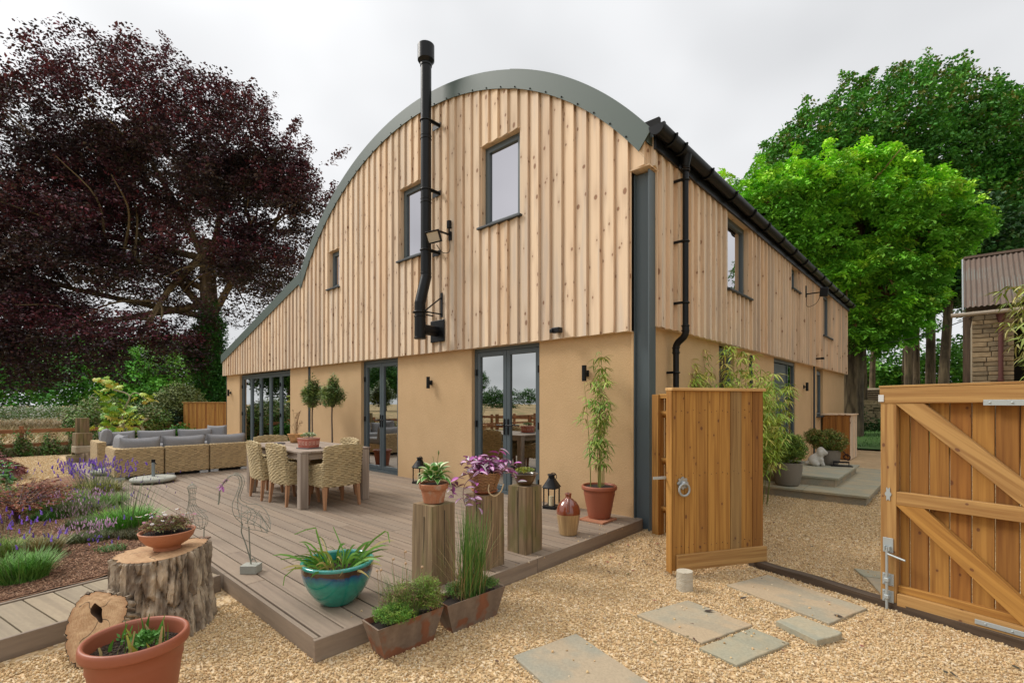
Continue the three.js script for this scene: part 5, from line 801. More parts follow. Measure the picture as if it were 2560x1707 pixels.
function cloudLeaves(name, parent, n, ell, geo, m, pal, seed, o = {}) {   // ell = list of [x,y,z,rx,ry,rz]
  const { gate = 0.42, freq = 0.9, shell = 0.4, s0 = 0.8, s1 = 1.25, jit = 0.25, top } = o, r = rng(seed), ms = [], cs = []; const vol = ell.map(e => Math.pow(e[3] * e[4] * e[5], 0.72)), sum = vol.reduce((a, b) => a + b); let guard = 0;
  while (ms.length < n && guard++ < n * 14) {
    let k = r() * sum, i = 0; while (k > vol[i] && i < ell.length - 1) k -= vol[i++]; const e = ell[i];
    const a = r() * 6.283, c = 2 * r() - 1, q = Math.sqrt(1 - c * c), d = Math.pow(r(), shell) * (0.86 + 0.3 * f3(Math.cos(a) * q * 2.4 + 7, c * 2.4 + e[0], Math.sin(a) * q * 2.4, seed));
    const x = e[0] + e[3] * d * q * Math.cos(a), y = e[1] + e[4] * d * c, z = e[2] + e[5] * d * q * Math.sin(a);
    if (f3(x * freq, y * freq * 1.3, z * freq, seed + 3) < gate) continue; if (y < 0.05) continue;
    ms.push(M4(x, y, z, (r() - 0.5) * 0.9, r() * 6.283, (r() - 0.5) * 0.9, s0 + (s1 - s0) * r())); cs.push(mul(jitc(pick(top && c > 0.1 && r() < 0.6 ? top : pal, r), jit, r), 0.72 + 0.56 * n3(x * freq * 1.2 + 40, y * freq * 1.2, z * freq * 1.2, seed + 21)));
  }
  return inst(name, geo, m, ms, cs, parent);
}
// lavender: grey green needles, thin stalks, purple heads
const headGeo = (() => { const l = []; for (let i = 0; i < 5; i++) { const g = new THREE.IcosahedronGeometry(0.5 - 0.05 * i, 0).translate(0.12 * Math.sin(i * 2.1), i * 0.55, 0.12 * Math.cos(i * 2.1)); l.push(g); } return join(l).scale(1, 1, 1); })();
function lavender(name, label, pos, R, h, nB, nF, purple, green, seed, group, o = {}) {
  const t = thing(name, label, o.cat || 'plant', pos, 0, group), { fl = 1, hs = 0.0145, stalk = 1.45 } = o;
  blades('foliage', t, Math.round(nB * 1.45), r => { const q = disc(R)(r); q[4] = r() * 6.283; return q; }, h * 0.4, h, 0.62, green, 0.0052, 0.3, seed, 0.32);
  const r = rng(seed + 1), st = [], hm = [], hc = [], sc = [];
  for (let i = 0; i < nF; i++) { const a = r() * 6.283, d = R * Math.sqrt(r()), L = h * (stalk * (0.75 + 0.45 * r())), le = 0.15 + 0.85 * d / R * r(), x = d * Math.cos(a), z = d * Math.sin(a); st.push(M4(x, 0.02, z, 0, -a, -le * 0.75, L * 0.9, L, L)); sc.push(jitc([0.16, 0.2, 0.09], 0.2, r));
    const e = V(0.12, 0.965, 0).applyEuler(new THREE.Euler(0, -a, -le * 0.75, 'YXZ')).multiplyScalar(L); hm.push(M4(x + e.x, 0.02 + e.y, z + e.z, 0, r() * 6, -le * 0.6, hs * (0.7 + 0.6 * r()))); hc.push(jitc(pick(purple, r), 0.3, r)); }
  if (nF) { inst('stalks', bladeGeo(0.011, 0.12, 3), LM, st, sc, t); inst('flower_heads', headGeo, LMd, hm, hc, t); } return t;
}
const PUR = [[0.169, 0.076, 0.506], [0.236, 0.101, 0.608], [0.127, 0.050, 0.338], [0.220, 0.127, 0.558]], LG = [[0.188, 0.315, 0.045], [0.131, 0.252, 0.034], [0.263, 0.378, 0.068]], LGy = [[0.297, 0.323, 0.074], [0.420, 0.367, 0.105], [0.210, 0.265, 0.053]], PINK = [[0.546, 0.325, 0.468], [0.468, 0.247, 0.429], [0.650, 0.468, 0.572]];
// planting bed: mound of bark mulch
const bedY = (x, z) => 0.05 + 0.06 * step(3.9, 4.5, z) * (0.5 + n3(x * 0.8, 1, z * 0.8)) ;
{
  const s = new THREE.Shape(); [[-2.40, 3.88], [-2.12, 6.4], [-8.2, 6.6], [-8.4, 5.0], [-9.4, 4.45], [-10.7, 3.88]].forEach(([x, z], i) => i ? s.lineTo(x, -z) : s.moveTo(x, -z));
  const g0 = new THREE.PlaneGeometry(9, 2.9, 130, 42).rotateX(-Math.PI / 2).translate(-6.4, 0, 5.25), p = g0.attributes.position;
  for (let i = 0; i < p.count; i++) { let x = p.getX(i), z = p.getZ(i); const lim = -8.15 - 2.5 * clamp((5.1 - z) / 1.25) + 0.2 * n3(z * 4, 1, 1); const lr = -2.47 + 0.20 * (z - 3.88); if (x < lim) x = lim + (x - lim) * 0.02; if (x > lr) x = lr; if (z < 3.88) z = 3.88; p.setXYZ(i, x, (x <= lim + 0.01 ? 0.008 : bedY(x, z) + 0.015 * (n3(x * 14, 2, z * 14) - 0.5)), z); }
  g0.computeVertexNormals(); tag(obj('planting_bed', uvm(g0), Mt.mulch), null, null, null, 'structure');
  const r = rng(61), ms = [], cs = [], chip = new THREE.BoxGeometry(1, 0.22, 0.35); for (let i = 0; i < 26000; i++) { const z = 3.9 + 1.5 * r(), x = -2.5 + 0.2 * (z - 3.88) - 6 * Math.pow(r(), 1.5); ms.push(M4(x, bedY(x, z) + 0.006, z, (r() - 0.5) * 0.9, r() * 6.3, (r() - 0.5) * 0.9, 0.016 + 0.02 * r(), 0.018, 0.016)); cs.push(jitc(pick([[0.27, 0.145, 0.085], [0.17, 0.085, 0.048], [0.38, 0.23, 0.14], [0.11, 0.06, 0.035]], r), 0.25, r)); }
  inst('bark_chips', chip, mat([1, 1, 1], 1), ms, cs);
}
const bp = (x, z) => [x, bedY(x, z) - 0.01, z];
lavender('lavender_plant', 'bushy green lavender with purple heads at the lower left corner', bp(-2.74, 4.95), 0.15, 0.27, 1700, 44, PUR, [[0.136, 0.32, 0.048], [0.096, 0.24, 0.032], [0.192, 0.4, 0.08]], 1);
lavender('lavender_plant', 'upright lavender at the left edge behind the bushy one', bp(-3.6, 5.04), 0.15, 0.25, 900, 40, PUR, LG, 2);
lavender('grass_plant', 'fine tan grass tuft between two lavenders', bp(-3.42, 4.78), 0.1, 0.26, 700, 0, PUR, [[0.36, 0.27, 0.12], [0.26, 0.24, 0.09], [0.16, 0.19, 0.05]], 3, null, { cat: 'grass' });
lavender('lavender_plant', 'pale flowered lavender overhanging the deck before the sofa', bp(-7.05, 3.98), 0.27, 0.33, 1500, 190, PUR, LGy, 4, null, { hs: 0.0185, stalk: 1.5 });
lavender('lavender_plant', 'tall bright green lavender with dark flower spikes behind the bowl', bp(-4.2, 4.07), 0.22, 0.34, 1900, 62, [[0.10, 0.045, 0.24], [0.07, 0.04, 0.13], [0.15, 0.07, 0.36]], [[0.15, 0.405, 0.038], [0.105, 0.3, 0.03], [0.21, 0.48, 0.068]], 5, null, { hs: 0.008, stalk: 1.75 });
lavender('green_perennial', 'low green feathery plant at the deck edge behind the lavender', bp(-6.0, 4.03), 0.26, 0.24, 1300, 0, PUR, [[0.135, 0.3, 0.038], [0.09, 0.225, 0.03], [0.24, 0.375, 0.075]], 6);
lavender('green_perennial', 'mid green feathery plant at the deck edge left of the bright lavender', bp(-5.0, 4.03), 0.2, 0.18, 900, 8, PUR, LGy, 16);
lavender('grass_plant', 'soft green grass mound in the middle of the bed', bp(-6.5, 4.36), 0.24, 0.22, 1000, 0, PUR, [[0.21, 0.3, 0.068], [0.33, 0.36, 0.12], [0.135, 0.24, 0.045]], 7, null, { cat: 'grass' });
lavender('thyme_mound', 'low mound topped with pale pink flowers, nearest the stump', bp(-3.78, 4.44), 0.17, 0.115, 1300, 170, PINK, [[0.13, 0.16, 0.05], [0.09, 0.12, 0.035]], 8, 'flowering thyme mounds', { hs: 0.0095, stalk: 1.25 });
lavender('thyme_mound', 'sage green mound with a thin pink haze, middle of three', bp(-4.5, 4.36), 0.19, 0.16, 1500, 110, [[0.34, 0.2, 0.28], [0.28, 0.16, 0.22]], [[0.13, 0.17, 0.055], [0.09, 0.13, 0.035]], 9, 'flowering thyme mounds', { hs: 0.0085, stalk: 1.3 });
lavender('thyme_mound', 'mound with lilac and pale pink flowers, farthest of three', bp(-5.45, 4.36), 0.26, 0.2, 1600, 170, PINK, [[0.14, 0.17, 0.05], [0.1, 0.13, 0.035]], 10, 'flowering thyme mounds', { hs: 0.011, stalk: 1.25 });
lavender('blue_flower_plant', 'low plant with violet blue flowers under the red maple', bp(-6.0, 4.62), 0.24, 0.16, 900, 60, PUR, LG, 11, null, { hs: 0.010, stalk: 1.4 });
lavender('green_perennial', 'small bright green ferny plant on open mulch', bp(-5.3, 4.62), 0.15, 0.14, 900, 0, PUR, [[0.06, 0.18, 0.02], [0.09, 0.22, 0.03]], 12);
lavender('violet_plant', 'small violet flowers on the mulch beside the stump', bp(-3.2, 4.36), 0.12, 0.075, 260, 14, PUR, [[0.09, 0.2, 0.04]], 13, null, { hs: 0.0095, stalk: 1.5 });
lavender('dark_cushion_plant', 'dark olive cushion plant behind the stump bowl', bp(-3.78, 4.08), 0.19, 0.13, 1500, 4, PUR, [[0.07, 0.075, 0.025], [0.11, 0.1, 0.035]], 14);
lavender('lavender_plant', 'purple lavender at the left edge beyond the red maple', bp(-6.9, 5.03), 0.3, 0.3, 1100, 40, PUR, LG, 15, null, { hs: 0.011 });
{ // red cut-leaf maple, low and spreading
  const t = thing('red_maple_shrub', 'low spreading maple with lacy dark red leaves in the bed', 'shrub', bp(-5.25, 4.88)), r = rng(71); t.scale.setScalar(0.82);
  const star = (() => { const l = []; for (let i = 0; i < 5; i++) { const g = quadLeaf(1 - 0.12 * Math.abs(i - 2), 0.2); g.rotateY((i - 2) * 0.62); l.push(g); } return join(l); })(), tips = [], lim = [];
  for (let i = 0; i < 26; i++) { const a = r() * 6.283, d = 0.35 + 1.25 * r() * (0.6 + 0.4 * Math.abs(Math.cos(a))), e = V(d * Math.cos(a) - 0.45, 0.30 + 0.16 * r(), d * 0.5 * Math.sin(a) - 0.12); lim.push(taper([V(0, 0, 0), V(0.03 + e.x * 0.1, 0.17, 0.02 + e.z * 0.1), V(e.x * 0.55, 0.33, e.z * 0.55), e], 0.016, 0.003, 5)); tips.push(e, e.clone().multiplyScalar(0.75).setY(0.33)); }
  obj('branches', lim, mat([0.05, 0.022, 0.018], 0.8), t);
  const ms = [], cs = []; for (let i = 0; i < 1500; i++) { const e = pick(tips, r), x = e.x + (r() - 0.5) * 0.5, z = e.z + (r() - 0.5) * 0.34, y = e.y - 0.12 * r() + 0.1 * (r() - 0.3); ms.push(M4(x, y, z, (r() - 0.5) * 0.8, r() * 6.28, (r() - 0.5) * 0.8 - 0.3, 0.03 + 0.032 * r())); cs.push(jitc(pick([[0.27, 0.065, 0.038], [0.17, 0.045, 0.03], [0.34, 0.125, 0.065], [0.27, 0.15, 0.06]], r), 0.25, r)); }
  inst('leaves', star, LM, ms, cs, t);
  const u = thing('red_maple_shrub', 'dark red maple shoots at the far left edge of the gravel path', 'shrub', [-11.2, 0.0, 5.05]), m2 = [], c2 = []; for (let i = 0; i < 700; i++) { const a = r() * 6.28, d = Math.sqrt(r()); m2.push(M4(d * 1.1 * Math.cos(a), 0.1 + 0.5 * r() * (1.1 - d), d * 0.5 * Math.sin(a), (r() - 0.5) * 0.8, r() * 6.28, -0.3, 0.06 + 0.05 * r())); c2.push(jitc(pick([[0.17, 0.035, 0.03], [0.10, 0.02, 0.018], [0.30, 0.09, 0.09]], r), 0.3, r)); }
  inst('leaves', star, LM, m2, c2, u); obj('stems', [0, 1, 2, 3, 4].map(i => taper([V(0, 0, 0), V(0.3 * Math.cos(i * 1.3), 0.25, 0.15 * Math.sin(i * 1.3)), V(0.8 * Math.cos(i * 1.3), 0.4, 0.35 * Math.sin(i * 1.3))], 0.012, 0.003, 5)), mat([0.05, 0.022, 0.018], 0.8), u);
  const g = thing('green_sapling', 'thin green leafy shoots at the left edge of the bed', 'plant', bp(-7.4, 4.92)); const m3 = [], c3 = []; for (let i = 0; i < 110; i++) { const k = i % 5; m3.push(M4((k - 2) * 0.16 + 0.1 * (r() - 0.5), 0.1 + 0.42 * r(), 0.1 * (r() - 0.5), (r() - 0.5), r() * 6.3, (r() - 0.5), 0.07 + 0.05 * r())); c3.push(jitc([0.05, 0.18, 0.02], 0.3, r)); } inst('leaves', leafGeo(1, 0.5, 0.3), LM, m3, c3, g); obj('stems', [0, 1, 2, 3, 4].map(k => bar(V((k - 2) * 0.08, 0, 0), V((k - 2) * 0.17, 0.5, 0), 0.006, 0.003, 5)), mat([0.06, 0.09, 0.03], 0.8), g);
}
// ---- plants in pots
const into = (name, label, cat, pos, grp) => thing(name, label, cat, pos, 0, grp);
{ // front pot: cut shoots
  const t = into('bulb_shoots', 'short cut green and yellow shoots in the large front pot', 'plant', [-0.18, 0.345, 4.68]), r = rng(81); t.scale.set(0.85, 1, 0.85);
  for (let i = 0; i < 26; i++) { const a = r() * 6.28, d = 0.17 * Math.sqrt(r()), L = 0.05 + 0.085 * r(), le = (r() - 0.5) * 1.1, g = ribbon([V(0, 0, 0), V(le * L * 0.3, L * 0.5, 0), V(le * L, L, 0.01)], [0.008, 0.0085, 0.006 * r()], V(0, 0, 1)); g.rotateY(r() * 6.28); obj('shoot', g.translate(d * Math.cos(a), 0, d * Math.sin(a)), [mat([0.10, 0.28, 0.03], 0.5), mat([0.36, 0.38, 0.06], 0.5), mat([0.07, 0.22, 0.025], 0.5), mat([0.45, 0.34, 0.15], 0.6)][i % 4], t); }
  cloudLeaves('weeds', t, 130, [[0.05, 0.03, -0.03, 0.1, 0.03, 0.07], [-0.04, 0.03, 0.05, 0.08, 0.02, 0.06]], sprig(4, 0.02, 0.03, 0.014, 9), LM, [[0.06, 0.2, 0.02], [0.1, 0.26, 0.04]], 82, { gate: 0 });
}
{ // bowl on the stump: daisies
  const t = into('daisy_plant', 'small white and pink daisies with reddish stems in the stump bowl', 'plant', [-1.25, 0.62, 4.33]), r = rng(83); t.scale.setScalar(0.86);
  cloudLeaves('foliage', t, 800, [[0, 0.045, 0, 0.155, 0.06, 0.155]], sprig(6, 0.018, 0.02, 0.007, 5), LM, [[0.24, 0.17, 0.07], [0.22, 0.085, 0.06], [0.25, 0.27, 0.09], [0.17, 0.07, 0.055]], 84, { gate: 0.3, freq: 14, shell: 0.5 });
  const daisy = (() => { const l = []; for (let i = 0; i < 11; i++) { const g = quadLeaf(1, 0.34); g.rotateY(i / 11 * 6.283); l.push(g); } return join(l); })(), ms = [], cs = [], st = [], ey = []; for (let i = 0; i < 30; i++) { const a = r() * 6.28, d = 0.17 * Math.sqrt(r()), x = d * Math.cos(a) * 1.1, z = d * Math.sin(a) * 1.1, y = 0.09 + 0.075 * r(); ms.push(M4(x, y, z, (r() - 0.5) * 0.9, r() * 6, (r() - 0.5) * 0.9, 0.014 + 0.004 * r())); cs.push(r() < 0.68 ? [0.75, 0.72, 0.70] : [0.55, 0.25, 0.38]); st.push(bar(V(x * 0.8, 0, z * 0.8), V(x, y, z), 0.0012, 0.0009, 4)); ey.push(new THREE.SphereGeometry(0.003, 6, 5).translate(x, y + 0.002, z)); }
  inst('daisies', daisy, LM, ms, cs, t, null); obj('stems', st, mat([0.14, 0.06, 0.04], 0.8), t); obj('eyes', ey, mat([0.55, 0.34, 0.03], 0.8), t);
}
{ // glazed bowl: strappy bent leaves
  const t = into('strap_leaf_plant', 'flopping yellow green strap leaves in the turquoise bowl', 'plant', [-0.525, DK + 0.225, 3.51]), r = rng(85), ml = [mat([0.13, 0.30, 0.035], 0.5), mat([0.30, 0.36, 0.06], 0.5), mat([0.46, 0.38, 0.14], 0.6), mat([0.09, 0.22, 0.03], 0.5)];
  for (let i = 0; i < 74; i++) { const a = r() * 6.283, d = 0.15 * Math.sqrt(r()), L = 0.16 + 0.22 * r(), up = 0.25 + 0.55 * r(), k = 0.25 + 0.7 * r(), P = []; for (let j = 0; j <= 5; j++) { const q = j / 5; P.push(V(L * k * q, L * (up * 1.5 * q * (1 - 0.75 * q * (1.2 - up * 0.6))) + 0.01, 0.02 * Math.sin(q * 3 + i))); } const g = ribbon(P, [0.006, 0.008, 0.008, 0.007, 0.005, 0.001], V(0, 0, 1).applyAxisAngle(V(1, 0, 0), (r() - 0.5) * 1.2).add(V(0, 0.8 * (r() - 0.3), 0)).normalize()); g.rotateY(a + (r() - 0.5)); obj('leaf', g.translate(d * Math.cos(a), -0.005, -d * Math.sin(a)), pick([ml[0], ml[0], ml[1], ml[3], ml[2]], r), t); }
  const long = (p, w) => obj('leaf', ribbon(p.map(q => V(...q)), p.map((_, i) => w * (1 - 0.75 * i / p.length)), V(0.3, 0, 1).normalize()), ml[0], t);
  t.rotation.y = 42.5 * Math.PI / 180;
  long([[-0.06, 0, 0], [-0.10, 0.12, 0.02], [-0.135, 0.26, 0.03], [-0.14, 0.285, 0.03], [-0.20, 0.275, 0.04], [-0.275, 0.245, 0.05]], 0.007); long([[0.08, 0, 0], [0.16, 0.10, 0], [0.25, 0.20, 0.01], [0.325, 0.255, 0.01], [0.345, 0.25, 0.01], [0.36, 0.18, 0.02]], 0.008); long([[-0.1, 0.03, 0], [-0.2, 0.075, 0.02], [-0.3, 0.085, 0.04], [-0.37, 0.075, 0.05]], 0.006); long([[0.03, 0, 0], [0.03, 0.1, -0.03], [-0.02, 0.2, -0.05], [-0.05, 0.27, -0.05]], 0.006); long([[-0.12, 0.02, 0.1], [-0.22, 0.06, 0.14], [-0.29, 0.0, 0.16], [-0.30, -0.06, 0.16]], 0.005);
}
{ // hosta
  const pot = thing('plant_pot', 'weathered terracotta pot with a variegated hosta on an oak post', 'plant pot', [-0.345, DK + 0.598, 2.825]); obj('pot_body', lathe([[0, 0], [0.073, 0], [0.077, 0.006], [0.092, 0.08], [0.098, 0.105], [0.107, 0.107], [0.114, 0.142], [0.110, 0.149], [0.1, 0.149], [0.094, 0.11]], 40), Mt.aged, pot); obj('soil', soilDisc(0.095, 0.135), Mt.soil, pot);
  const hm = tex(64, 64, (u, v) => { const e = Math.abs(v - 0.5) * 2 + 0.22 * (pn(u * 9, v * 5, 9, 5, 3) - 0.5), vein = 0.9 + 0.12 * Math.sin((v - 0.5) * 60); return e > 0.72 ? [0.62, 0.66, 0.36] : mul([0.085, 0.27, 0.035], vein); }), M = mat([1, 1, 1], 0.45, { map: hm });
  const t = into('hosta_plant', 'hosta with cream edged green leaves, leftmost post top', 'plant', [-0.345, DK + 0.74, 2.825]), r = rng(87);
  const hl = (L, w, arch) => { const n = 8, m = 6, pos = [], uv = [], id = []; for (let i = 0; i <= n; i++) for (let j = 0; j <= m; j++) { const q = i / n, s = j / m * 2 - 1, wd = w * Math.pow(Math.sin(Math.PI * Math.pow(q, 0.62)), 0.8) / 2; pos.push(q * L * (1 - 0.25 * arch * q), L * (0.25 * q + 0.55 * arch * (q - 1.7 * q * q)) + 0.25 * wd * s * s * 1.6, s * wd); uv.push(q, j / m); } for (let i = 0; i < n; i++) for (let j = 0; j < m; j++) { const a = i * (m + 1) + j, c = a + m + 1; id.push(a, a + 1, c, a + 1, c + 1, c); } const g = new THREE.BufferGeometry(); g.setAttribute('position', new THREE.Float32BufferAttribute(pos, 3)); g.setAttribute('uv', new THREE.Float32BufferAttribute(uv, 2)); g.setIndex(id); g.computeVertexNormals(); return g; };
  for (let i = 0; i < 30; i++) { const a = i * 2.39996, k = i / 30, g = hl(0.105 + 0.055 * r(), 0.062 + 0.022 * r(), 0.35 + 0.75 * k * (0.7 + 0.5 * r())); g.rotateZ(0.75 - 0.85 * k); g.rotateX((r() - 0.5) * 0.5); g.rotateY(a); obj('leaf', g.translate(0.03 * Math.cos(a), 0.012 + 0.07 * (1 - k), -0.03 * Math.sin(a)), M, t); }
  obj('flower_stalk', [tube([V(0.02, 0.02, 0), V(0.03, 0.14, -0.01), V(0.045, 0.235, -0.01)], 0.0022, 5), new THREE.SphereGeometry(0.008, 8, 6).scale(0.8, 2.2, 0.8).translate(0.046, 0.24, -0.01), tube([V(-0.02, 0.02, 0), V(-0.015, 0.12, -0.02), V(-0.035, 0.205, -0.02)], 0.002, 5)], mat([0.14, 0.17, 0.05], 0.7), t);
}
{ // trailing purple plant in a wicker basket
  const b = thing('wicker_basket', 'round wicker basket on a clay saucer on the middle oak post', 'basket', [-0.325, DK + 0.603, 2.30]);
  obj('saucer', lathe([[0, 0], [0.085, 0], [0.11, 0.022], [0.113, 0.026], [0.1, 0.024], [0, 0.012]], 36), Mt.terra, b);
  const st = [], N = 30, prof = y => 0.082 + 0.055 * y; for (let k = 0; k < 13; k++) { const y = 0.02 + k * 0.0125, pts = []; for (let i = 0; i <= 60; i++) { const a = i / 60 * 6.2832, R = prof(y / 0.17) + 0.0035 * Math.sin(a * N / 2 + (k & 1) * Math.PI); pts.push(V(R * Math.cos(a), y, R * Math.sin(a))); } st.push(new THREE.TubeGeometry(new THREE.CatmullRomCurve3(pts, true), 90, 0.0058, 5)); }
  obj('woven_strands', st, mat([0.36, 0.19, 0.085], 0.7), b); obj('stakes', Array.from({ length: 30 }, (_, i) => { const a = i / 30 * 6.2832; return bar(V(0.082 * Math.cos(a), 0.018, 0.082 * Math.sin(a)), V(0.137 * Math.cos(a), 0.185, 0.137 * Math.sin(a)), 0.004, 0.004, 5); }), mat([0.30, 0.16, 0.075], 0.7), b); obj('soil', soilDisc(0.12, 0.155), Mt.soil, b);
  obj('cord_handle', tube([V(0.10, 0.09, 0.05), V(0.13, 0.03, 0.08), V(0.17, 0.0, 0.06), V(0.20, 0.03, 0.02), V(0.19, 0.09, -0.03)], 0.006, 6, 24), mat([0.5, 0.36, 0.2], 0.8), b);
  const t = into('tradescantia_plant', 'trailing plant with purple and silver striped leaves spilling from a basket', 'plant', [-0.325, DK + 0.60, 2.30]), r = rng(89);
  const stripe = (a, e, c) => tex(32, 64, (u, v) => { const q = Math.abs(v - 0.5) * 2; return q < 0.16 ? a : q < 0.62 ? mix(e, c, 0.3 * pn(u * 6, v * 20, 6, 20, 2)) : c; });
  const ms = [mat([1, 1, 1], 0.42, { map: stripe([0.28, 0.05, 0.22], [0.66, 0.55, 0.60], [0.40, 0.10, 0.33]) }), mat([1, 1, 1], 0.42, { map: stripe([0.17, 0.22, 0.10], [0.64, 0.64, 0.58], [0.32, 0.13, 0.26]) }), mat([0.42, 0.07, 0.34], 0.45), mat([0.17, 0.035, 0.12], 0.45), mat([0.58, 0.17, 0.50], 0.45)];
  const tl = (L, w) => { const n = 5, pos = [], uv = [], id = []; for (let i = 0; i <= n; i++) for (let j = 0; j <= 2; j++) { const q = i / n, s = j - 1, wd = w * Math.pow(Math.sin(Math.PI * Math.min(1, q * 0.93 + 0.07)), 0.75) / 2; pos.push(q * L, -0.35 * L * q * q + 0.5 * wd * Math.abs(s), s * wd); uv.push(q, j / 2); } for (let i = 0; i < n; i++) for (let j = 0; j < 2; j++) { const a = i * 3 + j; id.push(a, a + 1, a + 3, a + 1, a + 4, a + 3); } const g = new THREE.BufferGeometry(); g.setAttribute('position', new THREE.Float32BufferAttribute(pos, 3)); g.setAttribute('uv', new THREE.Float32BufferAttribute(uv, 2)); g.setIndex(id); g.computeVertexNormals(); return g; };
  const stems = [], leaf = (p, az, el, s = 1) => { const g = tl((0.062 + 0.03 * r()) * s, (0.027 + 0.009 * r()) * s); g.rotateX((r() - 0.5) * 1.4); g.rotateZ(el); g.rotateY(az); obj('leaf', g.translate(p.x, p.y, p.z), pick([ms[0], ms[0], ms[1], ms[1], ms[2], ms[3], ms[4], ms[0]], r), t); };
  const runs = []; for (let i = 0; i < 32; i++) { const a = i * 2.39996, d = 0.05 + 0.13 * r(), h = 0.19 + 0.14 * r() * (1.1 - d * 3); runs.push([V(0.03 * Math.cos(a), 0.16, -0.03 * Math.sin(a)), V(d * 0.7 * Math.cos(a), h, -d * 0.7 * Math.sin(a)), V((d + 0.05) * Math.cos(a), h - 0.01 + 0.03 * (r() - 0.4), -(d + 0.05) * Math.sin(a))]); }
  const rx = (a, y, b) => V(a * 0.7373 - b * 0.6756 * -1 * 0 + 0.6756 * b, y, -a * 0.6756 + 0.7373 * b);   // along and towards the picture's right / front
  runs.push([rx(-0.08, 0.18, 0.06), rx(-0.20, 0.15, 0.09), rx(-0.26, 0.06, 0.1), rx(-0.25, -0.02, 0.1)], [rx(-0.06, 0.18, 0.09), rx(-0.15, 0.10, 0.12), rx(-0.17, 0.0, 0.13), rx(-0.15, -0.08, 0.13)], [rx(-0.02, 0.18, 0.1), rx(-0.07, 0.08, 0.14), rx(-0.07, -0.02, 0.15), rx(-0.05, -0.09, 0.15)], [rx(-0.1, 0.18, 0.05), rx(-0.26, 0.12, 0.07), rx(-0.33, 0.06, 0.08)], [rx(0.08, 0.19, 0.04), rx(0.22, 0.18, 0.05), rx(0.28, 0.10, 0.05)], [rx(0.06, 0.2, 0.0), rx(0.17, 0.26, 0), rx(0.24, 0.24, 0.02)], [rx(-0.03, 0.2, 0.02), rx(0.11, 0.32, 0.0), rx(0.13, 0.37, 0.0)], [rx(-0.05, 0.2, 0), rx(-0.13, 0.3, 0.0), rx(-0.18, 0.31, 0.02)]);
  for (const q of runs) { const c = new THREE.CatmullRomCurve3(q); stems.push(new THREE.TubeGeometry(c, 10, 0.0028, 5)); const n = q.length > 3 ? 8 : 5; for (let k = 1; k <= n; k++) { const p = c.getPoint(k / n); leaf(p, (k % 2 ? 0.7 : 3.5) + r() * 1.8 + k, (r() - 0.35) * 0.9, k === n ? 1.05 : 1); } }
  obj('stems', stems, mat([0.16, 0.07, 0.09], 0.6), t);
}
{ const t = into('succulent_plant', 'pale green succulents in the red patterned table planter', 'plant', [-3.93, DK + 0.735 + 0.125, 2.14]); cloudLeaves('foliage', t, 260, [[0, 0.03, 0, 0.10, 0.045, 0.10]], sprig(7, 0.012, 0.022, 0.013, 16), LM, [[0.36, 0.42, 0.22], [0.24, 0.32, 0.12], [0.5, 0.52, 0.36]], 290, { gate: 0 }); }
{ // bronze bowl with yellow green sedum
  const b = thing('bronze_bowl', 'small bronze glazed bowl on the rightmost oak post', 'plant pot', [-0.335, DK + 0.603, 1.775]); obj('bowl_body', lathe([[0, 0], [0.062, 0], [0.066, 0.005], [0.085, 0.035], [0.103, 0.08], [0.108, 0.095], [0.122, 0.1], [0.121, 0.106], [0.1, 0.104], [0.095, 0.08]], 40), new THREE.MeshPhysicalMaterial({ color: col([0.085, 0.045, 0.016]), roughness: 0.3, clearcoat: 0.5, side: THREE.DoubleSide }), b); obj('soil', soilDisc(0.098, 0.088), Mt.soil, b);
  const t = into('sedum_plant', 'low yellow green sedum filling the bronze bowl', 'plant', [-0.335, DK + 0.69, 1.775]); cloudLeaves('foliage', t, 420, [[0, 0.02, 0, 0.105, 0.045, 0.105]], sprig(6, 0.010, 0.016, 0.009, 15), LMs, [[0.26, 0.30, 0.03], [0.36, 0.33, 0.04], [0.16, 0.22, 0.03]], 91, { gate: 0 });
}
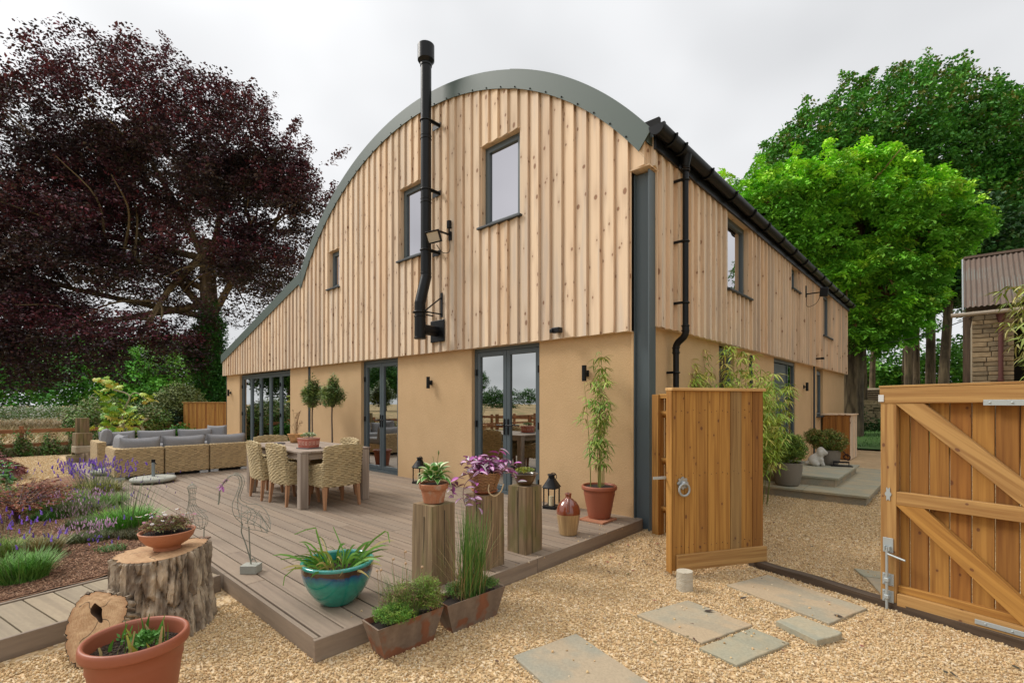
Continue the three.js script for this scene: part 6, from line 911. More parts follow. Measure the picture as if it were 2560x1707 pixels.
{ // herb trough and rush trough
  const t = into('herb_plants', 'mixed green herbs filling the nearer rusty trough', 'plant', [0.115, 0.17, 3.42]);
  const fine = sprig(9, 0.017, 0.015, 0.004, 25);
  cloudLeaves('foliage', t, 700, [[-0.01, 0.10, 0.0, 0.10, 0.11, 0.13]], fine, LM, [[0.18, 0.24, 0.045], [0.24, 0.285, 0.068], [0.24, 0.15, 0.075]], 92, { gate: 0.35, freq: 9 });
  cloudLeaves('bright_foliage', t, 620, [[0.06, 0.06, 0.09, 0.1, 0.065, 0.07], [0.02, 0.05, 0.15, 0.09, 0.05, 0.05]], fine, LM, [[0.13, 0.30, 0.03], [0.22, 0.32, 0.04], [0.09, 0.22, 0.02]], 93, { gate: 0.3, freq: 12 });
  cloudLeaves('feathery_foliage', t, 800, [[0.04, 0.10, -0.14, 0.12, 0.12, 0.09]], fine, LM, [[0.225, 0.36, 0.045], [0.18, 0.285, 0.045], [0.3, 0.24, 0.09]], 94, { gate: 0.35, freq: 10 });
  blades('stems', t, 190, disc(0.1), 0.14, 0.30, 0.4, [[0.10, 0.20, 0.03], [0.07, 0.16, 0.03]], 0.003, 0.2, 95);
  const r = rng(96), st = [], hd = []; for (const [a, b, h] of [[-0.04, 0.04, 0.36], [0.0, -0.02, 0.40], [-0.08, 0.1, 0.30], [-0.06, 0.14, 0.31], [0.06, -0.1, 0.30], [0.03, 0.0, 0.34]]) { st.push(tube([V(a, 0, b), V(a + 0.01, h * 0.5, b), V(a + 0.02 * (r() - 0.5), h, b + 0.01)], 0.0016, 4)); hd.push(new THREE.IcosahedronGeometry(0.0085, 1).translate(a + 0.02 * (0.3), h, b + 0.01)); } obj('seed_stalks', st, mat([0.3, 0.22, 0.12], 0.8), t); obj('seed_heads', hd, mat([0.42, 0.28, 0.17], 0.9), t);
  const u = into('rush_plant', 'tall upright green rushes in the farther rusty trough', 'plant', [0.17, 0.16, 2.92]);
  blades('stems', u, 190, r2 => [(r2() - 0.5) * 0.1, 0, (r2() - 0.6) * 0.2], 0.34, 0.66, 0.16, [[0.09, 0.20, 0.03], [0.07, 0.16, 0.025], [0.13, 0.24, 0.04]], 0.005, 0.06, 97); blades('dry_stems', u, 90, r2 => [(r2() - 0.5) * 0.12, 0, (r2() - 0.5) * 0.24], 0.25, 0.52, 0.45, [[0.36, 0.26, 0.11], [0.30, 0.17, 0.06], [0.20, 0.22, 0.06]], 0.003, 0.3, 98);
  cloudLeaves('undergrowth', u, 260, [[0.02, 0.05, -0.15, 0.07, 0.05, 0.06], [-0.04, 0.05, 0.1, 0.06, 0.06, 0.08]], fine, LM, [[0.11, 0.22, 0.03], [0.07, 0.16, 0.02]], 99, { gate: 0.3, freq: 9 });
}
const lance = (() => { const l = []; const r = rng(5); for (let i = 0; i < 4; i++) { const g = leafGeo(0.085 + 0.035 * r(), 0.15, 0.5, 0.12); g.rotateZ(0.25 - 0.6 * r()); g.rotateY((i - 1.5) * 0.75 + 0.3 * r()); l.push(g); } return join(l); })();
function bamboo(label, pos, canes, R, H, lean, nLeaf, pal, seed, lmin = 0.2) {
  const t = into('bamboo_plant', label, 'bamboo', pos), r = rng(seed), cs = [], pts = [];
  for (let i = 0; i < canes; i++) { const a = r() * 6.283, d = R * Math.sqrt(r()), h = H * (0.62 + 0.38 * r()), le = lean * (0.4 + r()), b = V(d * Math.cos(a), 0, d * Math.sin(a)), az = a + (r() - 0.5) * 1.4, e = b.clone().add(V(Math.cos(az) * le * h, h, Math.sin(az) * le * h)), m = b.clone().lerp(e, 0.5).add(V(-Math.cos(az) * le * h * 0.18, 0, -Math.sin(az) * le * h * 0.18)), c = new THREE.CatmullRomCurve3([b, m, e]); cs.push(taper([b, m, e], 0.0065, 0.0015, 5, 5)); for (let k = 0; k < 26; k++) pts.push(c.getPoint(lmin + (1 - lmin) * k / 25)); }
  obj('canes', cs, mat([0.20, 0.22, 0.05], 0.5), t);
  const ms = [], co = []; for (let i = 0; i < nLeaf; i++) { const p = pick(pts, r), d = 0.11 * r(), a = r() * 6.283; ms.push(M4(p.x + d * Math.cos(a), p.y + 0.05 * (r() - 0.5), p.z + d * Math.sin(a), (r() - 0.5) * 0.8, -a, (r() - 0.7) * 0.9, 0.7 + 0.7 * r())); co.push(jitc(pick(pal, r), 0.25, r)); }
  inst('leaves', lance, LM, ms, co, t); return t;
}
const BG = [[0.371, 0.518, 0.056], [0.506, 0.616, 0.097], [0.254, 0.421, 0.049], [0.607, 0.551, 0.130]];
bamboo('slim young bamboo in the red pot by the wall', [-0.48, DK + 0.36, 0.28], 9, 0.11, 1.62, 0.05, 190, [[0.22, 0.34, 0.04], [0.32, 0.40, 0.07], [0.14, 0.28, 0.03]], 101, 0.25);
bamboo('dense leafy bamboo clump behind the open gate, by the side wall', [0.40, 0, -2.42], 40, 0.2, 1.85, 0.19, 3000, BG, 102, 0.4);
bamboo('tall thin bamboo growing close to the side wall', [0.34, 0, -1.6], 30, 0.26, 2.25, 0.12, 1500, BG, 103, 0.55);
{ const b = bamboo('bamboo leaning in at the right edge before the stone barn', [3.62, 0, -1.6], 30, 0.24, 2.8, 0.2, 1300, [[0.30, 0.36, 0.07], [0.40, 0.36, 0.12], [0.18, 0.26, 0.04]], 104, 0.45); }
{ // olive standards
  const mk = (label, pos, s, seed) => { const t = thing('olive_tree', label, 'tree', pos), r = rng(seed); obj('trunk', taper([V(0, 0.3, 0), V(0.02, 0.7, 0.01), V(-0.015, 1.05, 0), V(0.0, 1.3, 0)], 0.02, 0.014, 8), mat([0.16, 0.12, 0.085], 0.9), t);
    const spr = (() => { const l = []; const q = rng(3); for (let i = 0; i < 7; i++) { const g = leafGeo(0.085, 0.25, 0.1, 0.1); g.rotateZ(0.5 * q()); g.rotateY(q() * 6.28); g.translate(0, 0.015 * i, 0); l.push(g); } return join(l); })();
    cloudLeaves('crown', t, 420, [[0, 1.44, 0, 0.24 * s, 0.25, 0.24 * s], [0.02, 1.66, 0, 0.09, 0.2, 0.09]], spr, LM, [[0.150, 0.240, 0.072], [0.225, 0.304, 0.111], [0.098, 0.168, 0.046], [0.240, 0.336, 0.078]], seed, { gate: 0.3, freq: 5, shell: 0.5 });
    obj('branches', Array.from({ length: 9 }, (_, i) => taper([V(0, 1.25, 0), V(0.1 * Math.cos(i * 2.4), 1.38, 0.1 * Math.sin(i * 2.4)), V(0.17 * Math.cos(i * 2.4), 1.5 + 0.08 * (i % 3), 0.17 * Math.sin(i * 2.4))], 0.008, 0.003, 5)), mat([0.16, 0.12, 0.085], 0.9), t); return t; };
  mk('clipped olive standard with a round crown, nearer the french door', [-6.62, DK, 0.42], 1.05, 111); mk('clipped olive standard, left one of two by the thin black post', [-7.48, DK, 0.42], 0.85, 112);
  rimPot('plant_pot', 'terracotta coloured pot holding the olive nearer the french door', 'plant pot', [-6.62, DK, 0.42], 0.2, 0.34, Mt.plastic, 0.66); rimPot('plant_pot', 'terracotta coloured pot holding the olive by the thin black post', 'plant pot', [-7.48, DK, 0.42], 0.2, 0.34, Mt.plastic, 0.66);
}
{ // round shrubs in taupe pots, stone dog, boot scraper
  const bx = sprig(8, 0.03, 0.035, 0.014, 41);
  const a = into('conifer_shrub', 'rounded green and gold shrub in the taupe pot on the lower step', 'shrub', [0.58, 0.5, -3.64]); cloudLeaves('foliage', a, 1500, [[0, 0.24, 0, 0.29, 0.25, 0.29]], bx, LM, [[0.150, 0.255, 0.030], [0.225, 0.300, 0.038], [0.105, 0.195, 0.027]], 121, { gate: 0.3, freq: 7 }); obj('stems', bar(V(0, -0.06, 0), V(0, 0.2, 0), 0.03, 0.015), Mt.limb, a);
  const b = into('conifer_shrub', 'shrub with orange tips in the pot beside the stone dog', 'shrub', [0.80, 0.52, -5.78]); cloudLeaves('foliage', b, 1300, [[0, 0.22, 0, 0.30, 0.24, 0.3], [-0.25, 0.3, 0.05, 0.16, 0.16, 0.16]], bx, LM, [[0.13, 0.19, 0.025], [0.30, 0.19, 0.05], [0.09, 0.15, 0.02], [0.17, 0.21, 0.03]], 122, { gate: 0.3, freq: 7 }); obj('stems', bar(V(0, -0.06, 0), V(0, 0.2, 0), 0.03, 0.015), Mt.limb, b);
  const d = thing('stone_dog', 'pale stone statue of a shaggy dog on the upper step', 'statue', [0.66, 0.298, -5.42], 0.35);
  const bl = [[-0.06, 0.10, 0, 0.085], [-0.01, 0.14, 0, 0.08], [0.04, 0.18, 0, 0.07], [0.075, 0.265, 0, 0.07], [0.07, 0.30, 0, 0.05], [0.125, 0.245, 0, 0.045], [0.15, 0.24, 0, 0.03], [0.05, 0.25, 0.06, 0.036], [0.05, 0.25, -0.06, 0.036], [0.045, 0.215, 0.066, 0.03], [0.045, 0.215, -0.066, 0.03], [0.075, 0.11, 0.045, 0.038], [0.08, 0.06, 0.045, 0.036], [0.095, 0.025, 0.045, 0.036], [0.075, 0.11, -0.045, 0.038], [0.08, 0.06, -0.045, 0.036], [0.095, 0.025, -0.045, 0.036], [-0.05, 0.06, 0.065, 0.058], [0.0, 0.03, 0.075, 0.038], [-0.05, 0.06, -0.065, 0.058], [0.0, 0.03, -0.075, 0.038], [-0.13, 0.05, 0, 0.035], [-0.16, 0.045, 0, 0.028]];
  const field = (x, y, z) => { let s = 0; for (const q of bl) { const dd = ((x - q[0]) ** 2 + (y - q[1]) ** 2 + (z - q[2]) ** 2) / (q[3] * q[3]); s += Math.exp(-dd * 1.6); } return s - 0.25; };
  const g = new THREE.IcosahedronGeometry(1, 24), p = g.attributes.position, ce = V(0.0, 0.14, 0), v = V(0, 0, 0); void v;
  { // surface by marching along blobs: union of displaced spheres kept as one skin
    const parts = bl.map((q, i) => { const s = new THREE.IcosahedronGeometry(1, 5), sp = s.attributes.position; for (let k = 0; k < sp.count; k++) { const n = V(sp.getX(k), sp.getY(k), sp.getZ(k)).normalize(); let lo = 0.2, hi = 2.2; for (let it = 0; it < 16; it++) { const m = (lo + hi) / 2; field(q[0] + n.x * q[3] * m, q[1] + n.y * q[3] * m, q[2] + n.z * q[3] * m) > 0 ? lo = m : hi = m; } const m = Math.min(lo, 1.6) * (1 + 0.06 * (n3(n.x * 6 + i, n.y * 9, n.z * 6) - 0.5)); sp.setXYZ(k, q[0] + n.x * q[3] * m, Math.max(0, q[1] + n.y * q[3] * m), q[2] + n.z * q[3] * m); } s.computeVertexNormals(); return s; });
    obj('dog_body', parts, mat([0.46, 0.44, 0.39], 0.95), d); obj('eyes', [new THREE.SphereGeometry(0.008, 8, 6).translate(0.137, 0.282, 0.026), new THREE.SphereGeometry(0.008, 8, 6).translate(0.137, 0.282, -0.026), new THREE.SphereGeometry(0.011, 8, 6).translate(0.184, 0.248, 0)], mat([0.12, 0.11, 0.10], 0.8), d);
  }
  const s = thing('boot_scraper', 'dark flat boot scraper on the upper step', 'boot scraper', [1.02, 0.3, -5.62], 0.3); obj('tray', rbox(0.34, 0.015, 0.2, 0, 0.008, 0, 0.004, 1), Mt.blackMatt, s); obj('scraper', [bar(V(-0.12, 0.02, 0), V(-0.12, 0.09, 0), 0.008), bar(V(0.12, 0.02, 0), V(0.12, 0.09, 0), 0.008), box(0.24, 0.03, 0.01, 0, 0.075, 0)], Mt.blackMatt, s);
}
{ // a few dark leaves on the gravel
  const r = rng(131), M = mat([0.05, 0.035, 0.025], 0.8), spots = [[1.42, 1.36], [1.98, 1.2], [1.3, 1.75], [0.35, 1.2]]; let first;
  for (const [x, z] of spots) { const g = leafGeo(0.07, 0.45, -0.1, 0.15); const L = ['dark fallen leaf on the gravel between two flagstones', 'dark scrap of leaf on the gravel near the sleeper', 'dark leaf by the tan flagstone', 'dark leaf on the gravel near the deck edge'][spots.findIndex(q => q[0] === x)]; const o = tag(obj('fallen_leaf', g, M), L, 'leaf'); o.position.set(x, 0.024, z); o.rotation.y = r() * 6; first = o; } void first;
}
// ------------------------------------------------------------------ trees; local x to the picture's right, z towards the view
const VT = 42.5 * Math.PI / 180;
function tree(name, label, base, trunk, lobes, n, geo, m, pal, seed, o = {}) {
  const t = thing(name, label, 'tree', base, VT), r = rng(seed), [r0, h, bend = 0] = trunk, lim = [], topP = V(bend, h, 0);
  const tk = obj('trunk', uvm(taper([V(0, -0.2, 0), V(bend * 0.2, h * 0.3, 0), V(bend * 0.6, h * 0.65, 0), topP], r0, r0 * 0.55, 12, 4), 1), o.bark || Mt.trunk, t);
  for (const e of lobes) { const c = V(e[0], e[1], e[2]), a = V(bend * 0.8, h * (0.55 + 0.4 * r()), 0), mid = a.clone().lerp(c, 0.5).add(V(0, (e[1] > h ? 0.6 : -0.5) * r() + 0.4, 0)); lim.push(taper([a, mid, c, c.clone().add(V(e[3] * 0.5 * Math.sign(e[0] || 1), e[4] * 0.2, 0))], r0 * 0.34, r0 * 0.07, 6, 4));
    for (let k = 0; k < (o.sub || 5); k++) { const q = V(r() - 0.5, (r() - 0.4) * 0.9, r() - 0.5).multiply(V(e[3] * 1.5, e[4] * 1.5, e[5] * 1.5)).add(c); lim.push(taper([mid.clone().lerp(c, r()), mid.clone().lerp(q, 0.6).add(V(0, 0.25, 0)), q], r0 * 0.13, r0 * 0.03, 5, 3)); } }
  obj('limbs', uvm(join(lim), 1), o.limb || Mt.limb, t);
  cloudLeaves('crown', t, n, lobes, geo, m, pal, seed, o);
  if (o.wisps) { const ms = [], cs = []; for (const [x, y, dx, dy, L] of o.wisps) for (let k = 0; k < L * 9; k++) { const q = Math.pow(r(), 0.9), w = 0.5 * (1 - q) + 0.08; ms.push(M4(x + dx * L * q + w * (r() - 0.5), y + dy * L * q + w * (r() - 0.5) - 0.12 * L * q * q, (r() - 0.5) * w * 2, (r() - 0.5), r() * 6.28, (r() - 0.5), 0.6 + 0.5 * r())); cs.push(jitc(pick(o.top || pal, r), 0.25, r)); } inst('shoots', geo, m, ms, cs, t); }
  return t;
}
const beechLeaf = sprig(7, 0.2, 0.16, 0.105, 51, 0.6, 0.25);
const bw = []; { const r = rng(140), rim = [[-11.5, 19.2], [-10, 20.2], [-8.5, 20.6], [-6.6, 21], [-5, 21.3], [-3.4, 20.9], [-2, 20], [-0.4, 19.2], [1, 18.9], [2.5, 18.2], [3.6, 17.2], [4.4, 15.8], [5.4, 14.6], [6.3, 13.2], [6.2, 12]]; for (const [x, y] of rim) for (let k = 0; k < 4; k++) bw.push([x + (r() - 0.5) * 1.6, y - 1.3 + (r() - 0.5), 0.25 + 0.55 * (r() - 0.6), 0.8, 1.6 + 1.1 * r()]); bw.push([-4.9, 20.4, -0.25, 1, 2.4], [-2.2, 20.2, -0.35, 1, 2.2], [6.3, 14.2, 0.55, 0.8, 2.2], [-12, 19, -0.9, 0.5, 3]); }
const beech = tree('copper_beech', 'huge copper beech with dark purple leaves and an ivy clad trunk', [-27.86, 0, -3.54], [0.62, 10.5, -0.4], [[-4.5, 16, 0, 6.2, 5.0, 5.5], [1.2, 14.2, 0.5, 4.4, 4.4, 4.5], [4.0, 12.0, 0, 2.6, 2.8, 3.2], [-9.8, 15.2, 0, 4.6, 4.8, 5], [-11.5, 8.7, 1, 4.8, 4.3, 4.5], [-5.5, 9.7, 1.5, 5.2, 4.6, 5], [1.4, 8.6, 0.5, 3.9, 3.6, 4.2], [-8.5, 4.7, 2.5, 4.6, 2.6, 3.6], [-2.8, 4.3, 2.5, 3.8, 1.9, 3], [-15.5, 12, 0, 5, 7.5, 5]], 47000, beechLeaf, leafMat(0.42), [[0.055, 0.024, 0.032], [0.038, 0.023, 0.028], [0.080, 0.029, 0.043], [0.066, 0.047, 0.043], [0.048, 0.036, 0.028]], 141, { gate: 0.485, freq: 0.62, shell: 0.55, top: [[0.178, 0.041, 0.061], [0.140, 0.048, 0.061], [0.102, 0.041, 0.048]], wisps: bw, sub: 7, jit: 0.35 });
{ // ivy up the beech trunk
  cloudLeaves('ivy', beech, 5200, [[0, 2.2, 0.1, 0.95, 2.6, 0.85], [-0.1, 5.2, 0.1, 0.8, 2.2, 0.7], [-0.9, 4.4, 0.2, 0.6, 1.4, 0.5], [0.6, 1.6, 0.2, 0.9, 1.7, 0.7]], sprig(6, 0.12, 0.11, 0.09, 53, 0.8, 0.5), LMs, [[0.04, 0.16, 0.022], [0.06, 0.21, 0.03], [0.03, 0.11, 0.018]], 142, { gate: 0.3, freq: 1.1, shell: 0.35 });
}
const sycLeaf = sprig(7, 0.26, 0.2, 0.17, 54, 0.55, 0.2);
const sw = []; { const r = rng(150); for (const [x, y] of [[-9.6, 18.3], [-8.6, 19.6], [-7, 20.8], [-5.6, 22], [-4.4, 22.8], [-3, 22.9], [-1.6, 23], [-0.4, 23.3], [0.8, 23.6], [2.2, 23.2], [3.4, 23.2], [5, 22.4], [6.4, 21.6], [7.5, 20.6], [8.6, 20]]) for (let k = 0; k < 4; k++) sw.push([x + (r() - 0.5) * 1.3, y - 1.6 + (r() - 0.5), 0.28 + 0.5 * (r() - 0.4), 0.95, 1.6 + 1.0 * r()]); sw.push([1.0, 22.6, 0.1, 1, 2.6], [3.4, 22.4, 0.12, 1, 2.5]); }
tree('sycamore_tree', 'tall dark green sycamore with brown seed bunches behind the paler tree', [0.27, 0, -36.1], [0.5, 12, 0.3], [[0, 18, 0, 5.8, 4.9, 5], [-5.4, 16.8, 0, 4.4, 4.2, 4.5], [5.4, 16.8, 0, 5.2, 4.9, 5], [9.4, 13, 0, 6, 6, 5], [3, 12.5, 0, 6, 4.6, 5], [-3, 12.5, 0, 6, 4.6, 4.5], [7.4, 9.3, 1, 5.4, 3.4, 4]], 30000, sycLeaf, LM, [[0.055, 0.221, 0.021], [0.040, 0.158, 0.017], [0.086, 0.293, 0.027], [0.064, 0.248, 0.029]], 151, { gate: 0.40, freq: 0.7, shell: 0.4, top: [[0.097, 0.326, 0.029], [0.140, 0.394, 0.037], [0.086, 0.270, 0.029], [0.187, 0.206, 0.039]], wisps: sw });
const walLeaf = (() => { const l = [], r = rng(57); for (let i = 0; i < 5; i++) { for (let k = 0; k < 5; k++) { const g = quadLeaf(0.165, 0.08); g.rotateZ(-0.2); g.rotateY((k - 2) * 0.6); g.translate(0.06 * (k === 2 ? 1 : 0.4), 0, (k - 2) * 0.01); g.rotateZ((r() - 0.6)); g.rotateY(i * 1.26 + r()); g.translate((r() - 0.5) * 0.3, (r() - 0.5) * 0.22, (r() - 0.5) * 0.3); l.push(g); } } return join(l); })();
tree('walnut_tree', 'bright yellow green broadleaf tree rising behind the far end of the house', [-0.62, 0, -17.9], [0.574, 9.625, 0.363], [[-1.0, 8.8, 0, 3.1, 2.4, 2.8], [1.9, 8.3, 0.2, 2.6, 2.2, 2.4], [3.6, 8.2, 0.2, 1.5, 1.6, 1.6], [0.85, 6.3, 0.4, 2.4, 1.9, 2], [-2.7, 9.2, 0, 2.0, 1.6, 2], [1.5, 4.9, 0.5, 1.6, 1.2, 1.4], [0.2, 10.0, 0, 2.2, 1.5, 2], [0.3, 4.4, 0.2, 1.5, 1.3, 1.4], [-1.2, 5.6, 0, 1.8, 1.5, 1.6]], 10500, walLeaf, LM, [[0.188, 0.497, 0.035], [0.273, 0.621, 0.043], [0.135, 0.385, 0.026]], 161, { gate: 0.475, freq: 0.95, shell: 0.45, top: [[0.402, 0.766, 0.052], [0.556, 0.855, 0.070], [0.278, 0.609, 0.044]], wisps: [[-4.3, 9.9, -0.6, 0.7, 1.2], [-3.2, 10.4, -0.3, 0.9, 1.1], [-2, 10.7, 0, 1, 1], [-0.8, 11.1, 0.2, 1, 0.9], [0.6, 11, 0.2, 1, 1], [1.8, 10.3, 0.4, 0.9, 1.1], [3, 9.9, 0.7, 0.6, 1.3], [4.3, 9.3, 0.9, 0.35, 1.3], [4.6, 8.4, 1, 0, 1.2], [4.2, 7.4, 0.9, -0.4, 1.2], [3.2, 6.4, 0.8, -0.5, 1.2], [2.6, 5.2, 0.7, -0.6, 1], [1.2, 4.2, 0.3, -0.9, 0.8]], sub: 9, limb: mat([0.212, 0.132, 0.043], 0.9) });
{ // the stand of trunks behind the stone wall, dark crowns meeting overhead
  const spots = [[1985, 25, 0.2, 'pole straight tree trunk, leftmost of the stand behind the wall'], [2088, 24, 0.19, 'slim trunk left of a close pair in the stand'], [2106, 25.5, 0.17, 'slimmer trunk right of a close pair in the stand'], [2137, 24, 0.24, 'stouter trunk in the middle of the stand behind the wall'], [2164, 23, 0.24, 'smooth curving trunk nearest the stone barn'], [2002, 27, 0.16, 'thin trunk behind the leftmost one of the stand']];
  spots.forEach(([D, dep, rad, label], i) => { const k = (D - 1176) / 1117, x = 2.607 + dep * (-0.6756 + k * 0.7373), z = 5.16 + dep * (-0.7373 - k * 0.6756); tree('woodland_tree', label.replace('pole ', ''), [x, 0, z], [rad, 9.5, i === 4 ? 0.55 : 0.1 * (i - 2)], [[0.4 * (i - 2), 9.2 + 0.5 * (i % 2), 0, 2.6, 2.0, 2.4], [0.8, 7.4, 0, 1.8, 1.2, 1.6]], 1700, sycLeaf, LM, [[0.022, 0.08, 0.016], [0.032, 0.12, 0.019], [0.045, 0.152, 0.024]], 170 + i, { gate: 0.36, freq: 0.8, shell: 0.5, sub: 3 }); });
}
// broadleaf tree standing out in the field, copied round the open sides (seen mirrored in the glass)
const fieldLobes = [[0, 8, 0, 4.4, 3.6, 4.4], [-3, 6.2, 0.5, 3, 2.8, 3], [3, 6.6, -0.4, 3.2, 2.8, 3], [0.5, 5, 2.4, 3, 2.4, 2.6], [0, 4.4, -2.4, 3, 2.4, 2.6]];
const ft = tree('field_tree', 'broadleaf tree across the meadow, seen mirrored in the right french door', [6, 0, 88], [0.4, 6, 0], fieldLobes, 5200, sprig(8, 0.3, 0.26, 0.2, 59, 0.6, 0.2), LM, [[0.051, 0.17, 0.027], [0.076, 0.221, 0.034], [0.034, 0.128, 0.02]], 181, { gate: 0.36, freq: 0.8, shell: 0.4 });
[['field tree beyond the meadow, mirrored left in the right french door', [-6, -0.3, 96], 1, 0.9], ['smaller field tree across the meadow', [-17, -0.2, 92], 2, 0.7], ['field tree mirrored in the middle french door', [-42, -0.3, 84], 3, 0.9], ['rounded field tree across the meadow to the left', [-58, -0.2, 74], 4, 0.8], ['far left field tree beyond the meadow', [-78, -0.3, 66], 5, 1.0], ['field tree across the meadow, well left of the house', [-74, -0.3, 44], 6, 0.9], ['tree beside the yard, mirrored in the tall side window', [13.5, 0, -14], 0.5, 0.95], ['tree to the right of the yard, outside the gates', [17, 0, -2], 2.2, 0.85], ['field tree on the right across the meadow', [20, -0.2, 86], 4.1, 0.9], ['low field tree between two taller ones', [-28, -0.3, 94], 0.4, 0.75], ['tree left of the garden, mirrored in the folding doors', [-42, -0.2, 13.5], 1.4, 1.0], ['second tree left of the garden, mirrored beside another in the folding doors', [-50, -0.2, 19], 2.4, 1.15]].forEach(([l, p, a, s]) => copyOf(ft, l, p, a, s));
// ------------------------------------------------------------------ meadow side: fence, panels, shrubs, grass
{
  const W = mat([0.95, 0.55, 0.36], 0.85, { map: rep(T.oak, 1 / 0.5, 1 / 1.2) });
  const f = thing('rail_fence', 'low brown post and rail fence between gravel and meadow', 'fence', [-16.5, 0, 0]);
  for (let z = 0.7; z < 21; z += 1.86) obj('post', uvm(rbox(0.13, 0.86, 0.1, 0, 0.40, z, 0.008, 1), 1), W, f);
  for (let z = 0.7; z < 20; z += 3.72) for (const y of [0.69, 0.30]) obj('rail', uvm(rbox(0.04, 0.105, 3.71, 0.06, y, z + 1.86, 0.006, 1), 2), W, f);
  const g = thing('rail_fence', 'post and rail fence along the meadow, mirrored in the doors', 'fence', [0, 0, 9.6]);
  for (let x = -15.8; x < 9; x += 1.86) obj('post', uvm(rbox(0.1, 1.0, 0.13, x, 0.48, 0, 0.008, 1), 1), W, g); for (let x = -15.8; x < 7; x += 3.72) for (const y of [0.85, 0.45]) obj('rail', uvm(rbox(3.71, 0.105, 0.04, x + 1.86, y, 0.06, 0.006, 1), 0), W, g);
  const p = thing('board_fence', 'honey coloured close boarded fence at the far corner of the house', 'fence', [-14.45, 0, -0.25], Math.PI + Math.atan2(0.85, 2.05));
  for (let i = 0; i < 22; i++) obj('plank', uvm(rbox(0.104, 1.46, 0.016, 0.06 + i * 0.1, 0.74, 0.004 * (i % 2), 0.003, 1)), Mt.gate[[1, 0, 1, 3][i % 4]], p); obj('cap_rail', uvm(rbox(2.26, 0.03, 0.06, 1.12, 1.485, 0, 0.004, 1), 0), Mt.gateRail, p); obj('rear_rail', box(2.2, 0.08, 0.04, 1.1, 0.4, 0.04), Mt.gate[1], p);
}
const bushGeo = sprig(8, 0.1, 0.085, 0.05, 61), wideGeo = sprig(8, 0.16, 0.13, 0.07, 62);
function bush(name, label, pos, ell, n, pal, seed, geo = bushGeo, o = {}) { const t = thing(name, label, 'shrub', pos, VT), r = rng(seed), st = []; for (let i = 0; i < 9; i++) { const e = pick(ell, r); st.push(taper([V((r() - 0.5) * 0.2, 0, (r() - 0.5) * 0.2), V(e[0] * 0.5, e[1] * 0.5, e[2] * 0.5), V(e[0] + (r() - 0.5) * e[3], e[1] + e[4] * 0.3, e[2] + (r() - 0.5) * e[5])], 0.02, 0.005, 5)); } obj('stems', st, Mt.limb, t); cloudLeaves('foliage', t, n, ell, geo, LM, pal, seed, { gate: 0.36, freq: 2, ...o }); return t; }
bush('round_shrub', 'rounded pale green shrub behind the rail fence near the boarded fence', [-17.5, 0, 0.5], [[0, 1.2, 0, 0.85, 0.95, 0.8]], 1500, [[0.16, 0.2, 0.05], [0.21, 0.24, 0.08], [0.11, 0.15, 0.04]], 191, bushGeo, { shell: 0.5, gate: 0.42 });
bush('green_shrub', 'small glossy green shrub behind the sofas', [-13.8, 0, 1.35], [[0, 0.42, 0, 0.42, 0.36, 0.4]], 500, [[0.06, 0.22, 0.02], [0.09, 0.28, 0.03], [0.04, 0.15, 0.015]], 192);
bush('dark_shrub', 'dark green clipped shrub left of the boarded fence', [-16.9, 0, 0.95], [[-0.1, 0.75, 0, 0.55, 0.45, 0.5]], 700, [[0.014, 0.04, 0.014], [0.02, 0.055, 0.018]], 193, bushGeo, { gate: 0.25 });
bush('wild_shrub', 'tall bright green wild growth behind the stacked post', [-17.4, 0, 2.2], [[-0.4, 0.9, 0, 1.3, 0.75, 0.8], [0.9, 0.8, 0, 0.8, 0.6, 0.6]], 1700, [[0.09, 0.2, 0.03], [0.15, 0.25, 0.05], [0.20, 0.21, 0.07]], 194);
[['far shrub, bright green under the beech boughs at the left', [-84.9, 0, -4.1], [[0, 5.76, 0, 7.92, 6.12, 5.4], [7.2, 3.6, 0, 5.4, 3.96, 4.32]], [[0.111, 0.376, 0.044], [0.199, 0.530, 0.066], [0.078, 0.265, 0.035]]], ['far shrub, dark green hedge mass at the left edge', [-79.5, 0, 4.0], [[0, 4.32, 0, 7.2, 4.68, 5.4], [-6.12, 5.4, 0, 6.12, 5.76, 5.4]], [[0.066, 0.243, 0.033], [0.111, 0.354, 0.044]]], ['far shrub, yellowish green, seen right of the beech trunk', [-74.1, 0, -20.3], [[0, 4.32, 0, 6.12, 4.68, 5.4], [5.4, 3.24, 0, 5.4, 3.6, 3.6]], [[0.243, 0.376, 0.078], [0.354, 0.442, 0.111], [0.155, 0.265, 0.056]]], ['far shrub, mid green, straight behind the beech trunk', [-81.3, 0, -12.2], [[0, 5.4, 0, 7.92, 5.76, 5.4]], [[0.133, 0.332, 0.044], [0.199, 0.398, 0.066]]], ['far shrub, shady dark green at the foot of the beech', [-31, 0, -5.5], [[-3, 0.9, 0, 3.5, 0.9, 1.4], [2.5, 1.0, 0, 3, 1.0, 1.4]], [[0.044, 0.155, 0.026], [0.078, 0.221, 0.035]]], ['far shrub, pale feathery green near the boarded fence', [-30, 0, -7], [[0, 1.7, 0, 2.6, 1.8, 2]], [[0.265, 0.376, 0.111], [0.199, 0.309, 0.078]]]].forEach(([l, p, e, pal], i) => bush('far_shrub', l, p, e, 3000, pal, 200 + i, sprig(8, 0.42, 0.38, 0.26, 63 + i), { gate: 0.34, freq: 0.7 }));
